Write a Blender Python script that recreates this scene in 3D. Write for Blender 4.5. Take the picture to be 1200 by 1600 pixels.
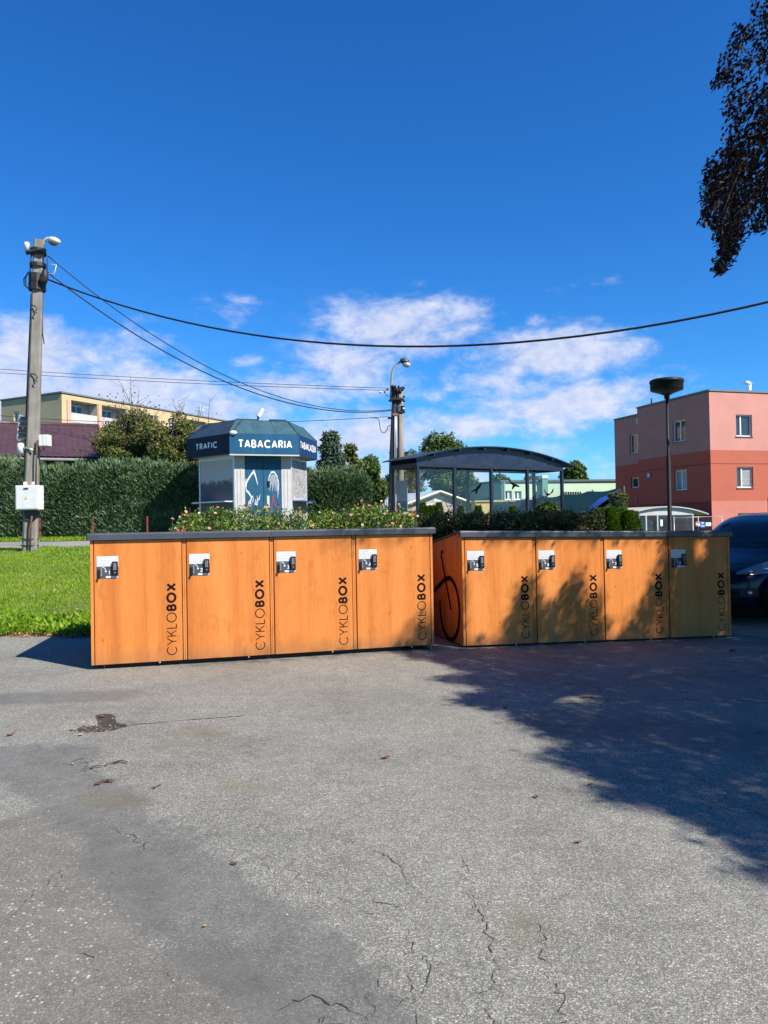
import bpy, math, random
import numpy as np
from mathutils import Matrix, Vector
R = math.radians
PI = math.pi
for o in list(bpy.data.objects):
    bpy.data.objects.remove(o, do_unlink=True)
SC = bpy.context.scene
COL = SC.collection

# ------------------------------------------------------------------ camera
EYE = 1.42
PITCH = 0.0150
ROLL = 0.0180
FPX = 1200.0
cam_d = bpy.data.cameras.new('camera')
cam_d.sensor_fit = 'HORIZONTAL'
cam_d.sensor_width = 36.0
cam_d.lens = 36.0
cam_d.clip_start = 0.05
cam_d.clip_end = 3000
cam = bpy.data.objects.new('camera', cam_d)
COL.objects.link(cam)
_f = Vector((0, math.cos(PITCH), math.sin(PITCH)))
_u0 = Vector((0, -math.sin(PITCH), math.cos(PITCH)))
_r0 = Vector((1, 0, 0))
_r = _r0 * math.cos(ROLL) - _u0 * math.sin(ROLL)
_u = _u0 * math.cos(ROLL) + _r0 * math.sin(ROLL)
cm = Matrix((( _r.x, _u.x, -_f.x, 0), (_r.y, _u.y, -_f.y, 0), (_r.z, _u.z, -_f.z, EYE), (0, 0, 0, 1)))
cam.matrix_world = cm
SC.camera = cam

# ------------------------------------------------------------------ sun
SUN_EL = R(43.5)
SUN_H = Vector((0.800, -0.600))                     # horizontal direction towards the sun
SUN_DIR = Vector((SUN_H.x * math.cos(SUN_EL), SUN_H.y * math.cos(SUN_EL), math.sin(SUN_EL)))
sun_d = bpy.data.lights.new('sun', 'SUN')
sun_d.energy = 5.0
sun_d.angle = R(0.53)
sun_d.color = (1.0, 0.93, 0.83)
sun = bpy.data.objects.new('sun', sun_d)
COL.objects.link(sun)
sun.rotation_euler = SUN_DIR.to_track_quat('Z', 'Y').to_euler()
sun.location = (8, -6, 12)

# ------------------------------------------------------------------ view
SC.view_settings.view_transform = 'Standard'
SC.view_settings.look = 'None'
SC.view_settings.gamma = 1.0
SC.view_settings.use_curve_mapping = False
SC.view_settings.exposure = 0.80
SC.render.engine = 'CYCLES'
SC.cycles.use_denoising = True
SC.cycles.max_bounces = 8
SC.cycles.transparent_max_bounces = 16
SC.cycles.caustics_reflective = False
SC.cycles.caustics_refractive = False


# ------------------------------------------------------------------ node helpers
class NT:
    def __init__(s, tree):
        s.t = tree
    def n(s, typ, ins=None, **props):
        nd = s.t.nodes.new(typ)
        for k, v in props.items():
            setattr(nd, k, v)
        if ins:
            for k, v in ins.items():
                s.set(nd.inputs[k], v)
        return nd
    def set(s, sock, v):
        if isinstance(v, bpy.types.NodeSocket):
            s.t.links.new(v, sock)
        elif isinstance(v, (int, float)):
            try:
                sock.default_value = v
            except TypeError:
                L = len(sock.default_value)
                sock.default_value = (v,) * 3 + ((1,) if L == 4 else ())
        else:
            v = tuple(v)
            if len(sock.default_value) == 4 and len(v) == 3:
                v = v + (1.0,)
            sock.default_value = v
    def m(s, op, a, b=0.0, c=None, clamp=False):
        nd = s.n('ShaderNodeMath', operation=op, use_clamp=clamp)
        s.set(nd.inputs[0], a)
        s.set(nd.inputs[1], b)
        if c is not None:
            s.set(nd.inputs[2], c)
        return nd.outputs[0]
    def v(s, op, a, b=None):
        nd = s.n('ShaderNodeVectorMath', operation=op)
        s.set(nd.inputs[0], a)
        if b is not None:
            if op == 'SCALE':
                s.set(nd.inputs['Scale'], b)
            else:
                s.set(nd.inputs[1], b)
        return nd.outputs['Value'] if op in ('DOT_PRODUCT', 'LENGTH', 'DISTANCE') else nd.outputs[0]
    def mix(s, f, a, b, blend='MIX'):
        nd = s.n('ShaderNodeMix', data_type='RGBA', blend_type=blend)
        s.set(nd.inputs[0], f)
        s.set(nd.inputs[6], a)
        s.set(nd.inputs[7], b)
        return nd.outputs[2]
    def noise(s, vec, scale, detail=3, rough=0.5, dist=0.0, col=False):
        nd = s.n('ShaderNodeTexNoise', {'Vector': vec, 'Scale': scale, 'Detail': detail, 'Roughness': rough, 'Distortion': dist})
        return nd.outputs['Color' if col else 'Fac']
    def ramp(s, f, stops, interp='LINEAR'):
        nd = s.n('ShaderNodeValToRGB', {'Fac': f})
        cr = nd.color_ramp
        cr.interpolation = interp
        while len(cr.elements) > 1:
            cr.elements.remove(cr.elements[-1])
        for i, (p, c) in enumerate(stops):
            e = cr.elements[0] if i == 0 else cr.elements.new(p)
            e.position = p
            c = (c, c, c) if isinstance(c, (int, float)) else c
            e.color = tuple(c)[:3] + (1,)
        return nd.outputs['Color']
    def sstep(s, x, a, b):
        nd = s.n('ShaderNodeMapRange', {'Value': x, 'From Min': a, 'From Max': b}, interpolation_type='SMOOTHSTEP')
        return nd.outputs[0]
    def scale(s, vec, xyz):
        return s.v('MULTIPLY', vec, xyz)
    def coord(s, which='Object'):
        return s.n('ShaderNodeTexCoord').outputs[which]
    def bump(s, h, strength=0.3, dist=0.01):
        return s.n('ShaderNodeBump', {'Strength': strength, 'Distance': dist, 'Height': h}).outputs[0]
    def segdist(s, p, a, b):
        """distance in the ground plane from p to the segment a-b (p must have z = 0)"""
        a3 = Vector((a[0], a[1], 0)); ba = Vector((b[0] - a[0], b[1] - a[1], 0))
        pa = s.v('SUBTRACT', p, a3)
        h = s.m('DIVIDE', s.v('DOT_PRODUCT', pa, ba), max(ba.length_squared, 1e-9), clamp=True)
        hb = s.v('SCALE', tuple(ba), h)
        return s.v('LENGTH', s.v('SUBTRACT', pa, hb))


def new_mat(name):
    mt = bpy.data.materials.new(name)
    mt.use_nodes = True
    for nd in list(mt.node_tree.nodes):
        mt.node_tree.nodes.remove(nd)
    T = NT(mt.node_tree)
    out = T.n('ShaderNodeOutputMaterial')
    return mt, T, out


def principled(T, out, **ins):
    b = T.n('ShaderNodeBsdfPrincipled')
    for k, v in ins.items():
        T.set(b.inputs[k.replace('_', ' ')], v)
    T.t.links.new(b.outputs[0], out.inputs[0])
    return b


# ------------------------------------------------------------------ world: sky and clouds
def px_dir(px, py):
    return math.atan2(px - 600, FPX), math.atan2(818 - 0.018 * (px - 600) - py, math.hypot(FPX, px - 600))

world = bpy.data.worlds.new('World')
SC.world = world
world.use_nodes = True
for nd in list(world.node_tree.nodes):
    world.node_tree.nodes.remove(nd)
W = NT(world.node_tree)
wout = W.n('ShaderNodeOutputWorld')
sky = W.n('ShaderNodeTexSky', sky_type='NISHITA', sun_disc=False)
sky.sun_elevation = SUN_EL
sky.sun_rotation = math.atan2(SUN_H.x, SUN_H.y)
sky.altitude = 300
sky.air_density = 1.0
sky.dust_density = 0.08
sky.ozone_density = 2.6
hs = W.n('ShaderNodeHueSaturation', {'Saturation': 1.25, 'Value': 1.0, 'Color': sky.outputs[0]})
skyc = W.mix(1.0, hs.outputs[0], (0.40, 0.95, 1.42), 'MULTIPLY')
dv = W.coord('Generated')
sx = W.n('ShaderNodeSeparateXYZ', {0: dv})
az = W.m('ARCTAN2', sx.outputs[0], sx.outputs[1])
el = W.m('ARCSINE', sx.outputs[2])
blobs = [(85, 545, 105, 42, .95), (30, 600, 130, 56, .95), (185, 615, 150, 46, .95), (350, 482, 62, 24, .50), (215, 525, 50, 26, .45),
         (640, 515, 120, 40, .95), (545, 575, 100, 40, .80), (740, 490, 60, 22, .55), (870, 545, 130, 44, .95), (960, 515, 60, 22, .55),
         (880, 625, 150, 30, .95), (770, 595, 90, 30, .65), (440, 612, 120, 26, .8), (330, 640, 170, 34, .85), (560, 690, 190, 40, .9),
         (720, 668, 140, 26, .7), (800, 692, 110, 18, .6), (250, 690, 300, 34, .8), (930, 735, 90, 30, .55), (620, 740, 260, 30, .7), (945, 438, 80, 8, .26), (660, 448, 40, 10, .28), (1060, 330, 50, 14, .2), (380, 565, 40, 12, .42),
         (640, 610, 110, 26, .5), (960, 700, 60, 20, .3)]
acc = None
nz_w = W.noise(W.scale(dv, (5, 5, 11)), 1.0, 4, 0.6, 0.0, True)
wv = W.v('SCALE', W.v('SUBTRACT', nz_w, (0.5, 0.5, 0.5)), 0.10)
sw = W.n('ShaderNodeSeparateXYZ', {0: wv})
azw = W.m('ADD', az, sw.outputs[0])
elw = W.m('ADD', el, W.m('MULTIPLY', sw.outputs[1], 0.7))
for (px, py, wx, wy, amp) in blobs:
    a0, e0 = px_dir(px, py)
    dx = W.m('DIVIDE', W.m('SUBTRACT', azw, a0), wx / FPX * 0.9)
    dy = W.m('DIVIDE', W.m('SUBTRACT', elw, e0), wy / FPX)
    q = W.m('ADD', W.m('MULTIPLY', dx, dx), W.m('MULTIPLY', dy, dy))
    g = W.m('MULTIPLY', W.m('EXPONENT', W.m('MULTIPLY', q, -0.8)), amp)
    acc = g if acc is None else W.m('MAXIMUM', acc, g)
# the same kind of clouds go on round the horizon, outside the picture
rim = W.m('MULTIPLY', W.sstep(el, 0.02, 0.08), W.m('SUBTRACT', 1.0, W.sstep(el, 0.20, 0.34)))
away = W.sstep(W.m('ABSOLUTE', az), 0.55, 0.8)
other = W.m('MULTIPLY', W.m('MULTIPLY', rim, away), W.sstep(W.noise(W.scale(dv, (3, 3, 9)), 1.3, 2, .5), 0.45, 0.7))
acc = W.m('MAXIMUM', acc, W.m('MULTIPLY', other, 0.85))
fb = W.noise(W.scale(dv, (9, 9, 17)), 1.7, 10, 0.60, 0.35)
fb2 = W.noise(W.scale(dv, (26, 26, 42)), 2.4, 6, 0.62)
dens = W.m('ADD', W.m('MULTIPLY', acc, 0.95), W.m('MULTIPLY', W.m('SUBTRACT', fb, 0.5), 1.5))
dens = W.m('ADD', dens, W.m('MULTIPLY', W.m('SUBTRACT', fb2, 0.5), 0.35))
mask = W.m('MULTIPLY', W.sstep(dens, 0.14, 0.86), W.sstep(acc, 0.03, 0.30))
mask = W.m('MULTIPLY', mask, 0.95)
cshade = W.ramp(W.m('ADD', W.m('MULTIPLY', fb2, 0.5), W.m('MULTIPLY', fb, 0.5)), [(0.30, (3.9, 4.5, 6.2)), (0.52, (5.2, 5.7, 7.0)), (0.74, (6.7, 7.0, 7.8))])
cshade = W.mix(1.0, cshade, (0.86, 0.86, 0.90), 'MULTIPLY')
CLOUD_GAIN = 1.22
cshade = W.v('SCALE', cshade, CLOUD_GAIN)
skyfin = W.mix(mask, skyc, cshade)
bg = W.n('ShaderNodeBackground', {'Color': skyfin, 'Strength': 0.072})
world.node_tree.links.new(bg.outputs[0], wout.inputs[0])


# ------------------------------------------------------------------ placing helpers
def ray(px, py):
    d = _f + _r * ((px - 600) / FPX) + _u * ((800 - py) / FPX)
    return d

def P(px, py, Y):
    """the point of the place at depth Y (metres ahead) that the photograph shows at px, py"""
    d = ray(px, py)
    return Vector((d.x * Y / d.y, Y, EYE + d.z * Y / d.y))

def project(V):
    V = np.atleast_2d(np.asarray(V, float)) - np.array([0, 0, EYE])
    z = V @ np.array(_f)
    x = V @ np.array(_r)
    y = V @ np.array(_u)
    z = np.where(np.abs(z) < 1e-6, 1e-6, z)
    return np.stack([600 + FPX * x / z, 800 - FPX * y / z, z], 1)

def sm(x, a, b):
    t = np.clip((np.asarray(x, float) - a) / (b - a), 0, 1)
    return t * t * (3 - 2 * t)

_ky = np.array([-300, 10.2, 12, 14, 18, 22, 24, 26, 28, 40, 70, 400.])
_kz = np.array([0, 0, .08, .22, .47, .72, .78, .94, .98, 1.12, 1.3, 2.5])

def ground_z(x, y):
    x = np.asarray(x, float); y = np.asarray(y, float)
    rise = np.interp(y, _ky, _kz)
    L = 1 - sm(x, 3.0, 13.0)
    L = L - 0.25 * sm(y, 45, 80) * 0
    return -0.023 * np.clip(x, 0, 9) - .004 * np.clip(x, -14, 0) + rise * L

def G(px, py):
    """the ground point the photograph shows at px, py (yard side)"""
    d = ray(px, py)
    Y = 5.0
    for _ in range(30):
        zg = float(ground_z(d.x * Y / d.y, Y))
        Y = (zg - EYE) / (d.z / d.y)
    return Vector((d.x * Y / d.y, Y, zg))


# ------------------------------------------------------------------ mesh helpers
def link_mesh(name, me, mats, parent=None):
    o = bpy.data.objects.new(name, me)
    COL.objects.link(o)
    if mats is not None:
        for mt in (mats if isinstance(mats, (list, tuple)) else [mats]):
            me.materials.append(mt)
    if parent is not None:
        o.parent = parent
    return o

def np_mesh(name, V, F, mats, parent=None, mat_idx=None, smooth=False):
    """V (n,3), F (m,k): all faces with k corners"""
    V = np.asarray(V, np.float32); F = np.asarray(F, np.int32)
    me = bpy.data.meshes.new(name)
    k = F.shape[1]
    me.vertices.add(len(V)); me.vertices.foreach_set('co', V.ravel())
    me.loops.add(F.size); me.loops.foreach_set('vertex_index', F.ravel())
    me.polygons.add(len(F))
    me.polygons.foreach_set('loop_start', np.arange(0, F.size, k, dtype=np.int32))
    if mat_idx is not None:
        me.polygons.foreach_set('material_index', np.asarray(mat_idx, np.int32))
    me.polygons.foreach_set('use_smooth', np.full(len(F), smooth))
    me.update(calc_edges=True)
    me.validate()
    return link_mesh(name, me, mats, parent)


class MB:
    def __init__(s):
        s.v = []; s.f = []; s.m = []; s.sm = []
        s.M = None
    def pt(s, p):
        p = Vector(p)
        if s.M is not None:
            p = s.M @ p
        s.v.append(tuple(p))
        return len(s.v) - 1
    def face(s, idx, mi=0, smooth=False):
        s.f.append(tuple(idx)); s.m.append(mi); s.sm.append(smooth)
    def poly(s, pts, mi=0):
        s.face([s.pt(p) for p in pts], mi)
    def box(s, lo, hi, mi=0, bev=0.0):
        x0, y0, z0 = lo; x1, y1, z1 = hi
        if bev <= 0:
            i = [s.pt(p) for p in ((x0, y0, z0), (x1, y0, z0), (x1, y1, z0), (x0, y1, z0), (x0, y0, z1), (x1, y0, z1), (x1, y1, z1), (x0, y1, z1))]
            for q in ((0, 3, 2, 1), (4, 5, 6, 7), (0, 1, 5, 4), (1, 2, 6, 5), (2, 3, 7, 6), (3, 0, 4, 7)):
                s.face([i[k] for k in q], mi)
        else:
            b = min(bev, (x1 - x0) / 2.01, (y1 - y0) / 2.01, (z1 - z0) / 2.01)
            rings = []
            for (z, ins) in ((z0, b), (z0 + b, 0), (z1 - b, 0), (z1, b)):
                X0, X1, Y0, Y1 = x0 + ins, x1 - ins, y0 + ins, y1 - ins
                c = b * 0.999 if ins == 0 else b * 0.6
                ring = [(X0 + c, Y0, z), (X1 - c, Y0, z), (X1, Y0 + c, z), (X1, Y1 - c, z), (X1 - c, Y1, z), (X0 + c, Y1, z), (X0, Y1 - c, z), (X0, Y0 + c, z)]
                rings.append([s.pt(p) for p in ring])
            for a, c in zip(rings, rings[1:]):
                for k in range(8):
                    s.face((a[k], a[(k + 1) % 8], c[(k + 1) % 8], c[k]), mi)
            s.face(rings[0][::-1], mi); s.face(rings[-1], mi)
    def prism(s, poly, z0, z1, mi=0, axis='z'):
        """poly: counter-clockwise 2D outline"""
        n = len(poly)
        def p3(a, b, c):
            return {'z': (a, b, c), 'y': (a, c, b), 'x': (c, a, b)}[axis]
        lo = [s.pt(p3(a, b, z0)) for a, b in poly]; hi = [s.pt(p3(a, b, z1)) for a, b in poly]
        for k in range(n):
            s.face((lo[k], lo[(k + 1) % n], hi[(k + 1) % n], hi[k]), mi)
        s.face(lo[::-1], mi); s.face(hi, mi)
    def tube(s, pts, rad, seg=8, mi=0, cap=True, smooth=True):
        pts = [Vector(p) for p in pts]
        if isinstance(rad, (int, float)):
            rad = [rad] * len(pts)
        rings = []
        up = Vector((0, 0, 1))
        prev = None
        for i, p in enumerate(pts):
            t = (pts[min(i + 1, len(pts) - 1)] - pts[max(i - 1, 0)]).normalized()
            if prev is None:
                a = t.cross(up)
                if a.length < 0.05:
                    a = t.cross(Vector((1, 0, 0)))
                a.normalize()
            else:
                a = (prev - t * prev.dot(t))
                if a.length < 1e-5:
                    a = t.cross(up)
                a.normalize()
            prev = a
            b = t.cross(a)
            rings.append([s.pt(p + (a * math.cos(2 * PI * k / seg) + b * math.sin(2 * PI * k / seg)) * rad[i]) for k in range(seg)])
        for r0, r1 in zip(rings, rings[1:]):
            for k in range(seg):
                s.face((r0[k], r0[(k + 1) % seg], r1[(k + 1) % seg], r1[k]), mi, smooth)
        if cap:
            s.face(rings[0][::-1], mi); s.face(rings[-1], mi)
    def lathe(s, prof, c=(0, 0, 0), seg=20, mi=0, smooth=True):
        """prof: list of (radius, z)"""
        rings = []
        for r, z in prof:
            if r < 1e-6:
                rings.append([s.pt((c[0], c[1], c[2] + z))])
            else:
                rings.append([s.pt((c[0] + r * math.cos(2 * PI * k / seg), c[1] + r * math.sin(2 * PI * k / seg), c[2] + z)) for k in range(seg)])
        for a, b in zip(rings, rings[1:]):
            for k in range(seg):
                if len(a) == 1 and len(b) == 1:
                    continue
                if len(a) == 1:
                    s.face((a[0], b[(k + 1) % seg], b[k]), mi, smooth)
                elif len(b) == 1:
                    s.face((a[k], a[(k + 1) % seg], b[0]), mi, smooth)
                else:
                    s.face((a[k], a[(k + 1) % seg], b[(k + 1) % seg], b[k]), mi, smooth)
    def ellipsoid(s, c, r, seg=12, rings=8, mi=0):
        c = Vector(c)
        rs = []
        for i in range(rings + 1):
            th = PI * i / rings
            if i in (0, rings):
                rs.append([s.pt(c + Vector((0, 0, r[2] * math.cos(th))))])
            else:
                rs.append([s.pt(c + Vector((r[0] * math.sin(th) * math.cos(2 * PI * k / seg), r[1] * math.sin(th) * math.sin(2 * PI * k / seg), r[2] * math.cos(th)))) for k in range(seg)])
        for a, b in zip(rs, rs[1:]):
            for k in range(seg):
                if len(a) == 1:
                    s.face((a[0], b[k], b[(k + 1) % seg]), mi, True)
                elif len(b) == 1:
                    s.face((a[k], b[0], a[(k + 1) % seg]), mi, True)
                else:
                    s.face((a[k], b[k], b[(k + 1) % seg], a[(k + 1) % seg]), mi, True)
    def ribbon(s, pts2, width, frame, mi=0, closed=False, thick=0.0):
        """flat stroke; frame(u, v) gives a 3D point; pts2 2D polyline"""
        n = len(pts2)
        L = []; Rr = []
        for i in range(n):
            p = Vector(pts2[i])
            if closed:
                a = Vector(pts2[i - 1]); b = Vector(pts2[(i + 1) % n])
            else:
                a = Vector(pts2[max(i - 1, 0)]); b = Vector(pts2[min(i + 1, n - 1)])
            d1 = (p - a); d2 = (b - p)
            if d1.length < 1e-9: d1 = d2
            if d2.length < 1e-9: d2 = d1
            n1 = Vector((-d1.y, d1.x)).normalized(); n2 = Vector((-d2.y, d2.x)).normalized()
            mv = (n1 + n2)
            if mv.length < 1e-6: mv = n1
            mv.normalize()
            k = 1.0 / max(0.4, mv.dot(n1))
            w = width[i] if isinstance(width, (list, tuple)) else width
            L.append(p + mv * (w / 2 * k)); Rr.append(p - mv * (w / 2 * k))
        li = [s.pt(frame(q.x, q.y)) for q in L]; ri = [s.pt(frame(q.x, q.y)) for q in Rr]
        for i in range(n if closed else n - 1):
            j = (i + 1) % n
            s.face((ri[i], ri[j], li[j], li[i]), mi)
    def build(s, name, mats, parent=None, loc=None):
        me = bpy.data.meshes.new(name)
        me.from_pydata(s.v, [], s.f)
        me.polygons.foreach_set('material_index', s.m)
        me.polygons.foreach_set('use_smooth', s.sm)
        me.update()
        o = link_mesh(name, me, mats, parent)
        if loc is not None:
            o.location = loc
        return o


def tag(o, label=None, cat=None, group=None, kind=None):
    if label: o['label'] = label
    if cat: o['category'] = cat
    if group: o['group'] = group
    if kind: o['kind'] = kind
    return o

def thing(name, label, cat, loc=(0, 0, 0), rz=0.0, group=None):
    o = bpy.data.objects.new(name, None)
    COL.objects.link(o)
    o.empty_display_size = 0.3
    o.location = loc
    o.rotation_euler = (0, 0, rz)
    return tag(o, label, cat, group)


# ------------------------------------------------------------------ stroke lettering
def _arc(cx, cy, rx, ry, a0, a1, n=14):
    return [(cx + rx * math.cos(R(a0 + (a1 - a0) * i / n)), cy + ry * math.sin(R(a0 + (a1 - a0) * i / n))) for i in range(n + 1)]

def glyph(ch):
    """(width, list of (closed, polyline)) in a unit-high box"""
    G_ = {
        'C': (0.86, [(0, _arc(.5, .5, .5, .5, 45, 315, 24))]),
        'O': (1.0, [(1, _arc(.5, .5, .5, .5, 0, 345, 23))]),
        'Y': (0.76, [(0, [(0, 1), (.38, .46)]), (0, [(.76, 1), (.38, .46)]), (0, [(.38, .47), (.38, 0)])]),
        'K': (0.66, [(0, [(0, 0), (0, 1)]), (0, [(.62, 1), (.02, .42)]), (0, [(.20, .60), (.66, 0)])]),
        'L': (0.50, [(0, [(0, 1), (0, 0), (.50, 0)])]),
        'X': (0.78, [(0, [(0, 0), (.78, 1)]), (0, [(0, 1), (.78, 0)])]),
        'B': (0.66, [(0, [(0, 0), (0, 1)]), (0, [(0, 1), (.34, 1)] + _arc(.34, .76, .26, .24, 90, -90, 10)[1:] + [(0, .52)]), (0, [(0, .52), (.37, .52)] + _arc(.37, .26, .29, .26, 90, -90, 10)[1:] + [(0, 0)])]),
        'T': (0.70, [(0, [(0, 1), (.70, 1)]), (0, [(.35, 1), (.35, 0)])]),
        'A': (0.80, [(0, [(0, 0), (.40, 1)]), (0, [(.80, 0), (.40, 1)]), (0, [(.16, .30), (.64, .30)])]),
        'R': (0.64, [(0, [(0, 0), (0, 1)]), (0, [(0, 1), (.32, 1)] + _arc(.32, .74, .28, .26, 90, -90, 10)[1:] + [(0, .48)]), (0, [(.30, .48), (.64, 0)])]),
        'I': (0.02, [(0, [(0.01, 0), (0.01, 1)])]),
        'F': (0.54, [(0, [(0, 0), (0, 1), (.54, 1)]), (0, [(0, .5), (.46, .5)])]),
        'D': (0.70, [(0, [(0, 0), (0, 1)]), (0, [(0, 1), (.28, 1)] + _arc(.28, .5, .42, .5, 90, -90, 14)[1:] + [(0, 0)])]),
        'E': (0.54, [(0, [(.54, 1), (0, 1), (0, 0), (.54, 0)]), (0, [(0, .5), (.46, .5)])]),
        'N': (0.70, [(0, [(0, 0), (0, 1)]), (0, [(0, 1), (.70, 0)]), (0, [(.70, 0), (.70, 1)])]),
        '1': (0.34, [(0, [(0, .74), (.30, 1), (.30, 0)])]),
        '2': (0.60, [(0, _arc(.30, .70, .30, .30, 165, -35, 12) + [(0, 0), (.62, 0)])]),
        '3': (0.60, [(0, _arc(.28, .75, .27, .25, 150, -90, 10)), (0, _arc(.28, .26, .31, .26, 90, -150, 10))]),
        '4': (0.66, [(0, [(.48, 0), (.48, 1), (0, .30), (.66, .30)])]),
        '5': (0.60, [(0, [(.56, 1), (.08, 1), (.04, .56)] + _arc(.28, .32, .31, .32, 125, -150, 12))]),
        '6': (0.62, [(1, _arc(.31, .31, .31, .31, 0, 340, 17)), (0, [(.02, .36), (.10, .70), (.42, 1)])]),
        '7': (0.60, [(0, [(0, 1), (.60, 1), (.20, 0)])]),
        '8': (0.62, [(1, _arc(.31, .76, .25, .24, 0, 340, 15)), (1, _arc(.31, .27, .31, .27, 0, 340, 15))]),
        ' ': (0.35, []),
    }
    return G_[ch]

def text_strokes(mb, text, height, weight, frame, gap=0.16, x0=0.0, mi=0, lift=0.0002, xs=1.0):
    """lay text along +u with letters of the given height; frame(u, v, d) -> 3D point, d = distance off the surface"""
    u = x0
    k = 0
    for ch in text:
        w, strokes = glyph(ch)
        hw = weight / 2
        sx = (height * w * xs)
        for closed, pl in strokes:
            pts = []
            for (a, b) in pl:
                ga = (a / w) if w > 0.05 else 0.5
                pts.append((u + hw + ga * max(sx - 2 * hw, 0.0001) if w > 0.05 else u + hw, hw + b * (height - 2 * hw)))
            d = k * lift
            mb.ribbon(pts, weight, lambda a, b, d=d: frame(a, b, d), mi, bool(closed))
            k += 1
        u += (max(sx, weight) if w > 0.05 else weight) + gap * height
    return u - gap * height
# ------------------------------------------------------------------ materials
MATS = {}

def plain(name, col, rough=0.6, var=0.12, scale=6.0, metallic=0.0, spec=0.4, bump=0.0, bscale=40.0, streak=False, coat=0.0):
    """a painted / moulded surface with uneven tone, faint dirt and relief"""
    if name in MATS:
        return MATS[name]
    mt, T, out = new_mat(name)
    p = T.coord('Object')
    rnd = T.n('ShaderNodeObjectInfo').outputs['Random']
    off = T.n('ShaderNodeCombineXYZ', {0: T.m('MULTIPLY', rnd, 17.0), 1: T.m('MULTIPLY', rnd, 9.0), 2: T.m('MULTIPLY', rnd, 5.0)}).outputs[0]
    q = T.v('ADD', p, off)
    a = T.noise(q, scale, 5, 0.6)
    if streak:
        b = T.noise(T.scale(q, (9, 9, 0.7)), scale * 0.6, 4, 0.6)
        a = T.m('ADD', T.m('MULTIPLY', a, 0.5), T.m('MULTIPLY', b, 0.5))
    f = T.sstep(a, 0.3, 0.7)
    c = T.mix(f, tuple(x * (1 - var) for x in col), tuple(min(1, x * (1 + var * 0.7)) for x in col))
    r = T.m('ADD', rough - 0.06, T.m('MULTIPLY', f, 0.12))
    b = principled(T, out, Base_Color=c, Roughness=r, Metallic=metallic)
    b.inputs['Specular IOR Level'].default_value = spec
    if coat:
        b.inputs['Coat Weight'].default_value = coat
        b.inputs['Coat Roughness'].default_value = 0.06
    if bump:
        T.set(b.inputs['Normal'], T.bump(T.noise(q, bscale, 4, 0.6), bump, 0.01))
    MATS[name] = mt
    return mt


def leafmat(name, cols, trans=0.25, rough=0.5, spec=0.3, nscale=0.6, tcol=None):
    """cols: darkest .. lightest; each leaf takes its own tone, clumps drift together"""
    mt, T, out = new_mat(name)
    geo = T.n('ShaderNodeNewGeometry')
    rnd = geo.outputs['Random Per Island']
    cl = T.noise(T.coord('Object'), nscale, 3, 0.6)
    x = T.m('ADD', T.m('MULTIPLY', rnd, 0.62), T.m('MULTIPLY', T.sstep(cl, 0.3, 0.7), 0.38))
    n = len(cols)
    c = T.ramp(x, [(0.06 + 0.88 * i / (n - 1), cols[i]) for i in range(n)])
    b = T.n('ShaderNodeBsdfPrincipled', {'Base Color': c, 'Roughness': rough})
    b.inputs['Specular IOR Level'].default_value = spec
    tc = T.mix(1.0, c, tcol or (1.15, 1.25, 0.6), 'MULTIPLY')
    t = T.n('ShaderNodeBsdfTranslucent', {'Color': tc})
    ms = T.n('ShaderNodeMixShader', {0: trans, 1: b.outputs[0], 2: t.outputs[0]})
    T.t.links.new(ms.outputs[0], out.inputs[0])
    return mt


def glassmat(name, tint=(0.9, 0.95, 0.95), refl=0.12, rough=0.02, dirt=0.06, dirtcol=(0.6, 0.65, 0.66)):
    mt, T, out = new_mat(name)
    tr = T.n('ShaderNodeBsdfTransparent', {'Color': tint})
    gl = T.n('ShaderNodeBsdfGlossy', {'Color': (1, 1, 1), 'Roughness': rough})
    fc = T.n('ShaderNodeLayerWeight', {'Blend': .5}).outputs['Facing']
    fr = T.m('ADD', .022, T.m('MULTIPLY', T.m('POWER', fc, 4.5), .5))
    m1 = T.n('ShaderNodeMixShader', {0: fr, 1: tr.outputs[0], 2: gl.outputs[0]})
    df = T.n('ShaderNodeBsdfDiffuse', {'Color': dirtcol})
    dn = T.m('MULTIPLY', T.sstep(T.noise(T.coord('Object'), 2.2, 5, .65), 0.3, 0.8), dirt * 2)
    m2 = T.n('ShaderNodeMixShader', {0: dn, 1: m1.outputs[0], 2: df.outputs[0]})
    T.t.links.new(m2.outputs[0], out.inputs[0])
    return mt


def darkglass(name, col=(0.02, 0.025, 0.03), rough=0.05):
    mt, T, out = new_mat(name)
    n = T.noise(T.coord('Object'), 1.6, 3, .5)
    b = principled(T, out, Base_Color=T.mix(n, tuple(c * 0.6 for c in col), tuple(c * 1.6 for c in col)), Roughness=rough)
    b.inputs['Specular IOR Level'].default_value = 0.8
    T.set(b.inputs['Normal'], T.bump(T.noise(T.coord('Object'), 1.1, 2, .4), 0.04, 0.1))
    return mt


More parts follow.
